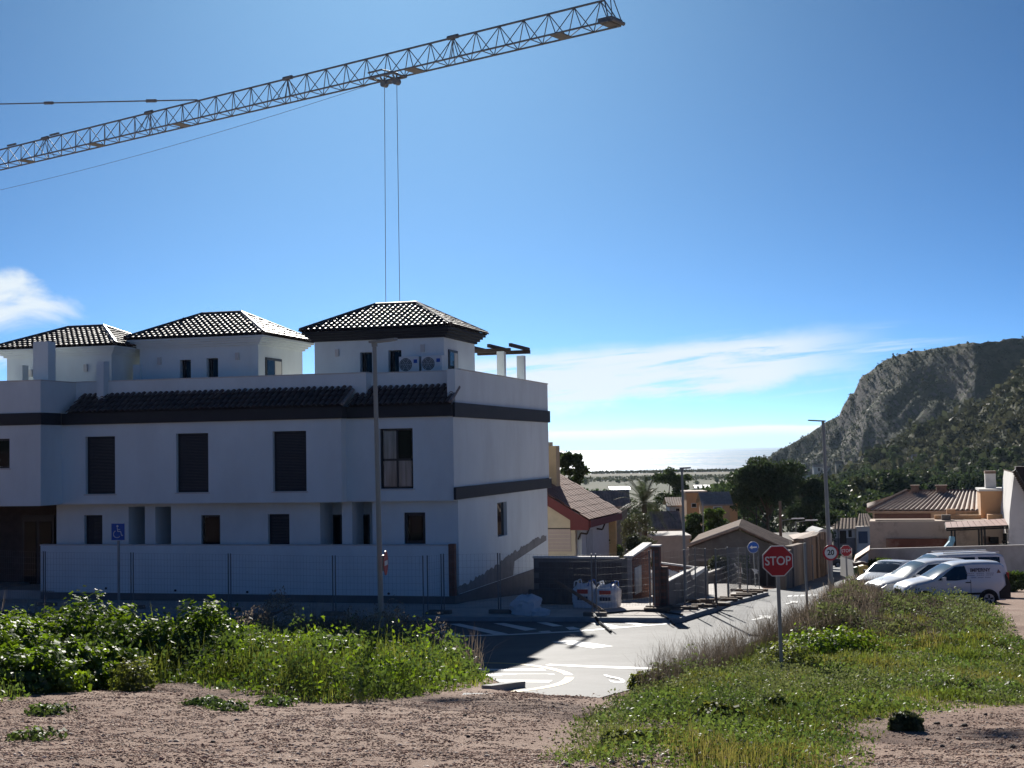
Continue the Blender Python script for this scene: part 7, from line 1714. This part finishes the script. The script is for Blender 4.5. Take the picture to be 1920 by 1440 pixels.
# --- mallow mounds: separate leafy plants
def mallow(p, h, r, seed, label, n=2600, leaf=.10, mat=None, group='leafy mallow clumps on the left verge', name='mallow_plant', cat='plant'):
    rng = np.random.default_rng(seed); t = thing(name, label, cat, p, 0, group); u = rand_unit(n, rng); u[:, 2] = np.abs(u[:, 2]); rad = rng.random(n)**.28
    rough = 1+.16*np.sin(3*np.arctan2(u[:,1], u[:,0])+seed)+.12*np.sin(7*u[:,2]*3+seed*2)
    P = np.stack([u[:,0]*r*rad*rough, u[:,1]*r*rad*rough, u[:,2]*h*rad*rough+.02], 1)
    # rounded leaves as two joined quads facing roughly up and out
    d = u*.7+rand_unit(n, rng)*.55; d[:, 2] += .35; d /= np.linalg.norm(d, axis=1)[:, None]; a = rand_unit(n, rng); a -= (a*d).sum(1)[:, None]*d; a /= np.linalg.norm(a, axis=1)[:, None]; b = np.cross(d, a); L = (leaf*rng.uniform(.55, 1.25, n))[:, None]
    ang = [0, 60, 120, 180, 240, 300]; V = np.stack([P+(a*math.cos(R(q))+b*math.sin(R(q)))*L*(.62 if k % 2 else .52)+d*L*(.12 if k % 2 else -.05) for k, q in enumerate(ang)], 1).reshape(-1, 3)
    i = np.arange(n)[:, None]*6; F = np.concatenate([i+np.array([0,1,2,3]), i+np.array([0,3,4,5])]); obj('foliage', np_mesh('foliage', V, F, mat or lf_mallow), t)
    st = MB()
    for k in range(14): j = rng.integers(0, n); st.tube((rng.uniform(-.06,.06), rng.uniform(-.06,.06), -.1), tuple(P[j]*.9), .012, .005, n=4)
    st.build('stems', lf_weed, t); return t
def gp(px, py): p = gnd(px, py); p.z = float(ground_h(np.array([p.x]), np.array([p.y]))[0]); return p
mal = [(160,1262,1.02,.95,'tallest bright mallow clump at the left below the building'),(60,1268,.75,1.0,'wide mallow clump at the left edge of the verge'),(250,1270,.82,.8,'mallow clump right of the tallest one'),(330,1262,.55,.75,'low mallow clump between the two mounds'),(385,1268,.95,.75,'rounded mallow mound left of the lamp post'),(445,1258,.6,.7,'small mallow clump behind the rounded mound'),(-20,1280,.8,.9,'mallow clump cut by the left edge'),(110,1294,.55,.65,'mallow clump at the front of the left verge'),(40,1306,.5,.7,'mallow clump nearest the gravel at the left edge'),(200,1288,.5,.5,'small mallow clump at the gravel edge'),(20,1240,.7,.9,'mallow clump at the back of the left verge'),(300,1240,.5,.8,'mallow clump at the back near the blue parking bay'),(560,1262,.55,.6,'mallow clump halfway to the lamp post'),(620,1275,.5,.55,'mallow clump left of the lamp post foot'),(500,1275,.5,.55,'mallow clump right of the rounded mound'),(150,1240,.8,.8,'mallow clump behind the tallest one')]
for k, (px, py, h, r, l) in enumerate(mal): mallow(gp(px, py), h*1.42, r*1.38, 100+k, l, 6500 if h > .7 else 4200, .092)
for k, (px, py, h, r, l) in enumerate([(252,1301,.42,.32,'small feathery plant standing alone at the gravel edge'),(1262,1282,.30,.42,'leafy green clump at the road end right of the kerb'),(1215,1292,.22,.3,'small leafy clump at the tip of the right verge'),(1530,1232,.5,.75,'leafy clump just right of the stop sign post'),(1590,1228,.45,.7,'leafy clump second right of the stop sign post'),(1478,1262,.5,.6,'leafy clump in front of the stop sign post'),(1700,1376,.14,.16,'small rounded green bush in the right foreground'),(1250,1404,.09,.25,'dark low plant in the middle foreground'),(1178,1408,.08,.22,'low whitish plant at the gravel edge'),(1790,1312,.18,.35,'dark green low plant beside the black stone'),(1345,1368,.2,.3,'dark green tuft in the grass'),(1450,1350,.18,.28,'dark tuft in the yellow grass')]):
    mallow(gp(px, py), h*1.35, r*1.3, 300+k, l, 1300, .07 if k else .05, lf_fen if k == 6 else lf_grass if k not in (1, 3, 4) else lf_mallow, 'leafy clumps on the verges', 'verge_plant')
# --- weeds everywhere on the left verge
def leaves_field(name, poly, n, hmax, leaf, mat, label, seed, dref=25, pw=1.2, bias=1.0, dens=None):
    rng = np.random.default_rng(seed); P = sample(poly, n, dref, pw, rng, dens); hm = hmax*np.clip(2.6*fbm(P[:,0]*.9, P[:,1]*.9, seed, 4)-.75, .08, 1.5)*taper(P, poly); P[:, 2] += hm*rng.random(n)**bias; sz = leaf*np.sqrt(np.maximum(P[:,1], 10)/18); V, F = leaf_quads(P, sz, rng, .5, .35); return stuff(name, V, F, mat, label, 'weeds')
leaves_field('verge_weeds', LEFT, 56000, .86, .085, lf_weed, 'tangle of small green weeds on the left verge', 11)
leaves_field('verge_weeds', LEFT, 24000, .95, .075, lf_mallow, 'bright green leaves among the weeds on the left verge', 12)
def tufts(name, poly, n, h, w, mat, label, seed, lean=.4, dref=25, pw=1.2, dens=None, cat='grass'):
    rng = np.random.default_rng(seed); P = sample(poly, n, dref, pw, rng, dens); hh = h*np.clip(3.2*fbm(P[:,0]*1.1, P[:,1]*1.1, seed, 4)-1.0, .2, 1.9)*taper(P, poly); ww = w*np.maximum(P[:,1], 10)/18; V, F = blades(P, hh, ww, rng, lean); return stuff(name, V, F, mat, label, cat)
tufts('verge_grass', LEFT, 28000, .68, .006, lf_grass, 'green grass among the weeds on the left verge', 13)
# dry grass heads along the back of the left verge
BACKL = gpoly([(430,1238),(640,1240),(800,1254),(880,1268),(915,1266),(890,1246),(800,1222),(640,1206),(430,1200)])
tufts('dry_grass', BACKL, 7000, 1.0, .004, lf_dryw, 'dry brown grass along the back of the left verge', 14, .7)
leaves_field('dry_seed_heads', BACKL, 13000, 1.25, .05, lf_dryw, 'dry seed heads above the left verge', 15, bias=.3)
BACKL2 = gpoly([(-60,1250),(430,1245),(430,1192),(-60,1190)])
tufts('dry_grass', BACKL2, 3500, 1.1, .0035, lf_dryw, 'thin dry stalks behind the mallow clumps', 16, .6)
# --- right verge
G1 = lambda x, y: .25+.75*smooth01(.38, .58, fbm(x*.5, y*.5, 71, 3))
tufts('verge_grass', RIGHT, 88000, .20, .0045, lf_grass, 'green grass on the right verge', 21, .55, dens=G1)
tufts('yellow_grass', RIGHT, 36000, .27, .0045, lf_grass2, 'yellowish grass on the right verge', 22, .55, dens=lambda x, y: smooth01(.42, .6, fbm(x*.4+9, y*.4, 72, 3)))
leaves_field('verge_weeds', RIGHT, 50000, .33, .06, lf_weed, 'small green weeds on the right verge', 23, dens=lambda x, y: .15+.85*smooth01(.45, .6, fbm(x*.6, y*.6+4, 73, 3)))
leaves_field('feathery_weeds', RIGHT, 38000, .55, .05, lf_fen, 'grey green feathery weeds on the right verge', 24, dens=lambda x, y: smooth01(.48, .62, fbm(x*.45+3, y*.45, 74, 3)))
DRY = gpoly([(1480,1216),(1560,1200),(1640,1214),(1700,1204),(1760,1222),(1800,1200),(1850,1196),(1835,1170),(1858,1158),(1830,1142),(1700,1128),(1625,1096),(1585,1108),(1530,1140),(1470,1180)])
def twigs(name, poly, n, h, label, seed, mat, spread=.5, r=.004, br=6):
    rng = np.random.default_rng(seed); P = sample(poly, n, 42, .6, rng); Vs = []; Fs = []; k = 0
    for p in P:
        H = h*rng.uniform(.5, 1.25); a = rng.uniform(0, 2*math.pi, br); e = rng.uniform(.2, spread+.2, br)
        for j in range(br):
            b = p+np.array([rng.normal(0,.05), rng.normal(0,.05), 0]); L = H*rng.uniform(.6, 1.0); d = np.array([math.cos(a[j])*math.sin(e[j]), math.sin(a[j])*math.sin(e[j]), math.cos(e[j])]); s = np.array([-math.sin(a[j]+.6), math.cos(a[j]+.6), 0])*r*max(1, p[1]/24); m = b+d*L*.6; t = m+(d+rng.normal(0,.35,3))*L*.4; t2 = m+(d+rng.normal(0,.5,3))*L*.35
            Vs += [b-s, b+s, m+s*.7, m-s*.7, t+s*.4, t-s*.4, t2+s*.4, t2-s*.4]; Fs += [(k,k+1,k+2,k+3), (k+3,k+2,k+4,k+5), (k+3,k+2,k+6,k+7)]; k += 8
    return stuff(name, np.array(Vs), np.array(Fs), mat, label, 'dry weeds')
DRYL = gpoly([(1470,1214),(1560,1200),(1650,1206),(1668,1160),(1650,1126),(1625,1098),(1588,1110),(1530,1144),(1468,1184)])
twigs('dry_thicket', DRYL, 1500, .75, 'tall dry brown thicket between the road and the vans', 31, lf_brown, .7)
twigs('dry_stalks', DRYL, 420, .8, 'pale dry stalks in the tall brown thicket', 32, lf_dryw, .6)
leaves_field('thicket_leaves', DRYL, 20000, .75, .06, lf_brown, 'withered leaves in the tall brown thicket', 33, 42, .6, .6)
leaves_field('thicket_greens', DRYL, 24000, .72, .07, lf_fen, 'grey green leaves in the tall brown thicket', 34, 42, .6, .8)
twigs('low_dry_weeds', DRY, 1900, .34, 'low dry weeds in front of the lettered van', 36, lf_brown, .7)
leaves_field('low_dry_leaves', DRY, 20000, .36, .06, lf_brown, 'low withered leaves in front of the lettered van', 37, 42, .6, .6)
leaves_field('low_green_leaves', DRY, 24000, .40, .07, lf_fen, 'low grey green leaves in front of the lettered van', 38, 42, .6, .8)
EDGE = gpoly([(1190,1296),(1290,1256),(1420,1208),(1500,1168),(1525,1190),(1440,1236),(1320,1280),(1220,1312)])
twigs('bare_stalks', EDGE, 620, .85, 'bare twiggy stalks along the road edge', 35, lf_brown, .45, .003, 4)
# yellow flowers
def flowers(pts, label):
    rng = np.random.default_rng(5)
    for k, (px, py, Y) in enumerate(pts):
        Y *= 1.39; c = at(px, py, Y); gzv = float(ground_h(np.array([c.x]), np.array([c.y]))[0]); t = thing('yellow_flower', label, 'flower', (c.x, c.y, gzv), 0, 'yellow daisies on the left verge'); h = max(.15, c.z-gzv); MB().tube((0,0,0), (0,0,h), .006, n=4).build('stem', lf_grass, t)
        mb = MB(); r = .065
        for i in range(9): a = 2*math.pi*i/9; b = a+.28; mb.q((0,0,h), (r*math.cos(a-.28), r*math.sin(a-.28), h+.02), (r*1.25*math.cos(a), r*1.25*math.sin(a), h+.025), (r*math.cos(b), r*math.sin(b), h+.02))
        mb.build('petals', m_flower, t, fix=False)
flowers([(754,1197,26),(766,1202,26),(764,1208,25.6),(776,1212,25.5),(777,1217,25.2),(785,1217,25.2),(791,1218,25),(795,1212,25.4),(801,1213,25.4),(804,1213,25.2),(812,1225,24.6),(800,1210,25.6)], 'yellow daisy among the dry grass right of the lamp post')
for k, (px, py, n_, l) in enumerate([(385,1332,500,'small green tuft alone on the gravel at the left'),(430,1338,260,'tiny green tuft right of the tuft on the gravel'),(520,1330,300,'green tuft at the gravel edge below the lamp post'),(90,1345,300,'low green tuft at the left edge of the gravel'),(60,1400,160,'sparse green tuft in the left gravel')]): mallow(gp(px, py), .12, .34, 500+k, l, n_, .05, lf_weed, 'green tufts on the gravel', 'gravel_tuft')
# --- gravel and stones
GRAV = gpoly([(-150,1480),(-150,1335),(70,1318),(262,1284),(345,1290),(520,1322),(640,1332),(850,1308),(975,1300),(1120,1309),(1130,1330),(1030,1402),(1180,1412),(1560,1442),(1680,1370),(1800,1345),(2040,1325),(2040,1480)])
def gravel(name, poly, n, lo, hi, mat, label, seed, pw=1.3):
    rng = np.random.default_rng(seed); P = sample(poly, n, 15, pw, rng); s = rng.uniform(lo, hi, n)*np.exp(.35*rng.standard_normal(n)); a = rng.uniform(0, 6.28, n); ca, sa = np.cos(a), np.sin(a)
    base = np.array([(1,0,0),(0,1,0),(-1,0,0),(0,-1,0),(0,0,1),(0,0,-1)], float)
    V = base[None]*(1+.35*rng.standard_normal((n,6,1)))*s[:, None, None]*np.array([1,.8,.38]); x = V[...,0]*ca[:,None]-V[...,1]*sa[:,None]; y = V[...,0]*sa[:,None]+V[...,1]*ca[:,None]; V = np.stack([x, y, V[...,2]], -1)+P[:, None]+np.array([0,0,.15])*s[:, None, None]
    f = np.array([(0,1,4),(1,2,4),(2,3,4),(3,0,4),(1,0,5),(2,1,5),(3,2,5),(0,3,5)]); F = (np.arange(n)[:, None, None]*6+f[None]).reshape(-1, 3); return stuff(name, V.reshape(-1,3), F, mat, label, 'gravel')
m_gr1 = M('gravel_red', (.34,.225,.175), rough=.95, var=.25, scale=3, island=.45, spec=.2); m_gr2 = M('gravel_pale', (.50,.42,.36), rough=.9, var=.2, scale=3, island=.35, spec=.2); m_rock = M('dark_rock', (.055,.045,.042), rough=.9, var=.3, scale=8, bump=.01, bscale=20)
gravel('gravel', GRAV, 60000, .007, .017, m_gr1, 'reddish gravel covering the foreground', 41)
gravel('gravel', GRAV, 14000, .006, .018, m_gr2, 'pale chips scattered in the gravel', 42)
gravel('gravel', RIGHT, 2600, .02, .045, m_gr2, 'pale stones scattered in the grass of the right verge', 43)
SPILL = gpoly([(930,1302),(985,1290),(1060,1294),(1130,1296),(1200,1284),(1210,1300),(1120,1322),(930,1318)])
_keep = ROAD_IN; ROAD_IN = [(0,-500),(1,-500),(1,-499)]
gravel('gravel', SPILL, 5200, .010, .024, m_gr1, 'loose gravel spilling over the end of the road', 44)
ROAD_IN = _keep
def rock_mesh(seed, sub=2):
    import bmesh
    bm = bmesh.new(); bmesh.ops.create_icosphere(bm, subdivisions=sub, radius=1.0); rng = np.random.default_rng(seed); k = rng.standard_normal((5,3))
    for v in bm.verts:
        n = v.co.normalized(); d = 1+.0
        for q in k: d -= .16*max(0, n.dot(Vector(q).normalized())-.55)*2
        v.co = Vector((n.x*d, n.y*d*.75, n.z*d*.6))*(1+.05*rng.standard_normal())
    me = bpy.data.meshes.new('stone'); bm.to_mesh(me); bm.free(); me.materials.append(m_rock); return me
RK = [rock_mesh(i) for i in range(5)]
m_prock = M('pale_rock', (.38,.35,.32), rough=.9, var=.2, scale=8); RKP = rock_mesh(9); RKP.materials[0] = m_prock
for k, (px, py, s) in enumerate([(1528,1329,16),(1483,1375,10),(1462,1374,9),(1561,1370,13),(1757,1365,14),(1783,1371,11),(1808,1369,18),(1849,1354,11),(1767,1406,14),(1740,1392,9),(1800,1392,10),(1850,1390,8),(1900,1415,18),(1863,1245,12),(1876,1245,10),(1860,1202,10),(1615,1427,16),(1612,1388,9),(1635,1390,10),(1690,1380,9),(1835,1425,8),(1780,1318,13),(1835,1302,12),(1850,1243,14),(872,1354,10),(805,1358,9),(820,1366,8),(928,1356,8),(878,1393,12),(873,1376,7),(900,1382,8),(730,1386,9),(721,1340,6),(522,1425,10),(400,1396,14),(328,1308,6),(660,1352,6),(1037,1334,9),(1290,1426,22),(1010,1360,8)]):
    c = gp(px, py); r = s/2/FPX*c.y; pale = k in (0, 1, 17); o = obj('stone', RKP if pale else RK[k % 5], None, (c.x, c.y, c.z+r*.25)); o.scale = (r, r, r); o.rotation_euler = (random.uniform(-.3,.3), random.uniform(-.3,.3), random.uniform(0,6.28)); tag(o, 'loose pale stone lying in the grass' if pale else 'loose dark stone lying on the gravel or grass', 'stone', 'pale stones in the grass' if pale else 'dark stones in the foreground')
# ================================================================== thin sea haze round the whole place
def haze(density):
    m = bpy.data.materials.new('haze_air'); m.use_nodes = True; nt = m.node_tree; N = nt.nodes; N.clear()
    out = N.new('ShaderNodeOutputMaterial'); v = N.new('ShaderNodeVolumePrincipled'); v.inputs['Color'].default_value = (.62, .80, 1.0, 1); v.inputs['Density'].default_value = density; v.inputs['Anisotropy'].default_value = .35
    nt.links.new(v.outputs[0], out.inputs['Volume'])
    o = MB().box((-30000, -160, -38), (30000, 24500, 190)).build('haze', m); tag(o, 'thin pale haze over the valley and the sea', 'haze', kind='stuff')
haze(.000024)
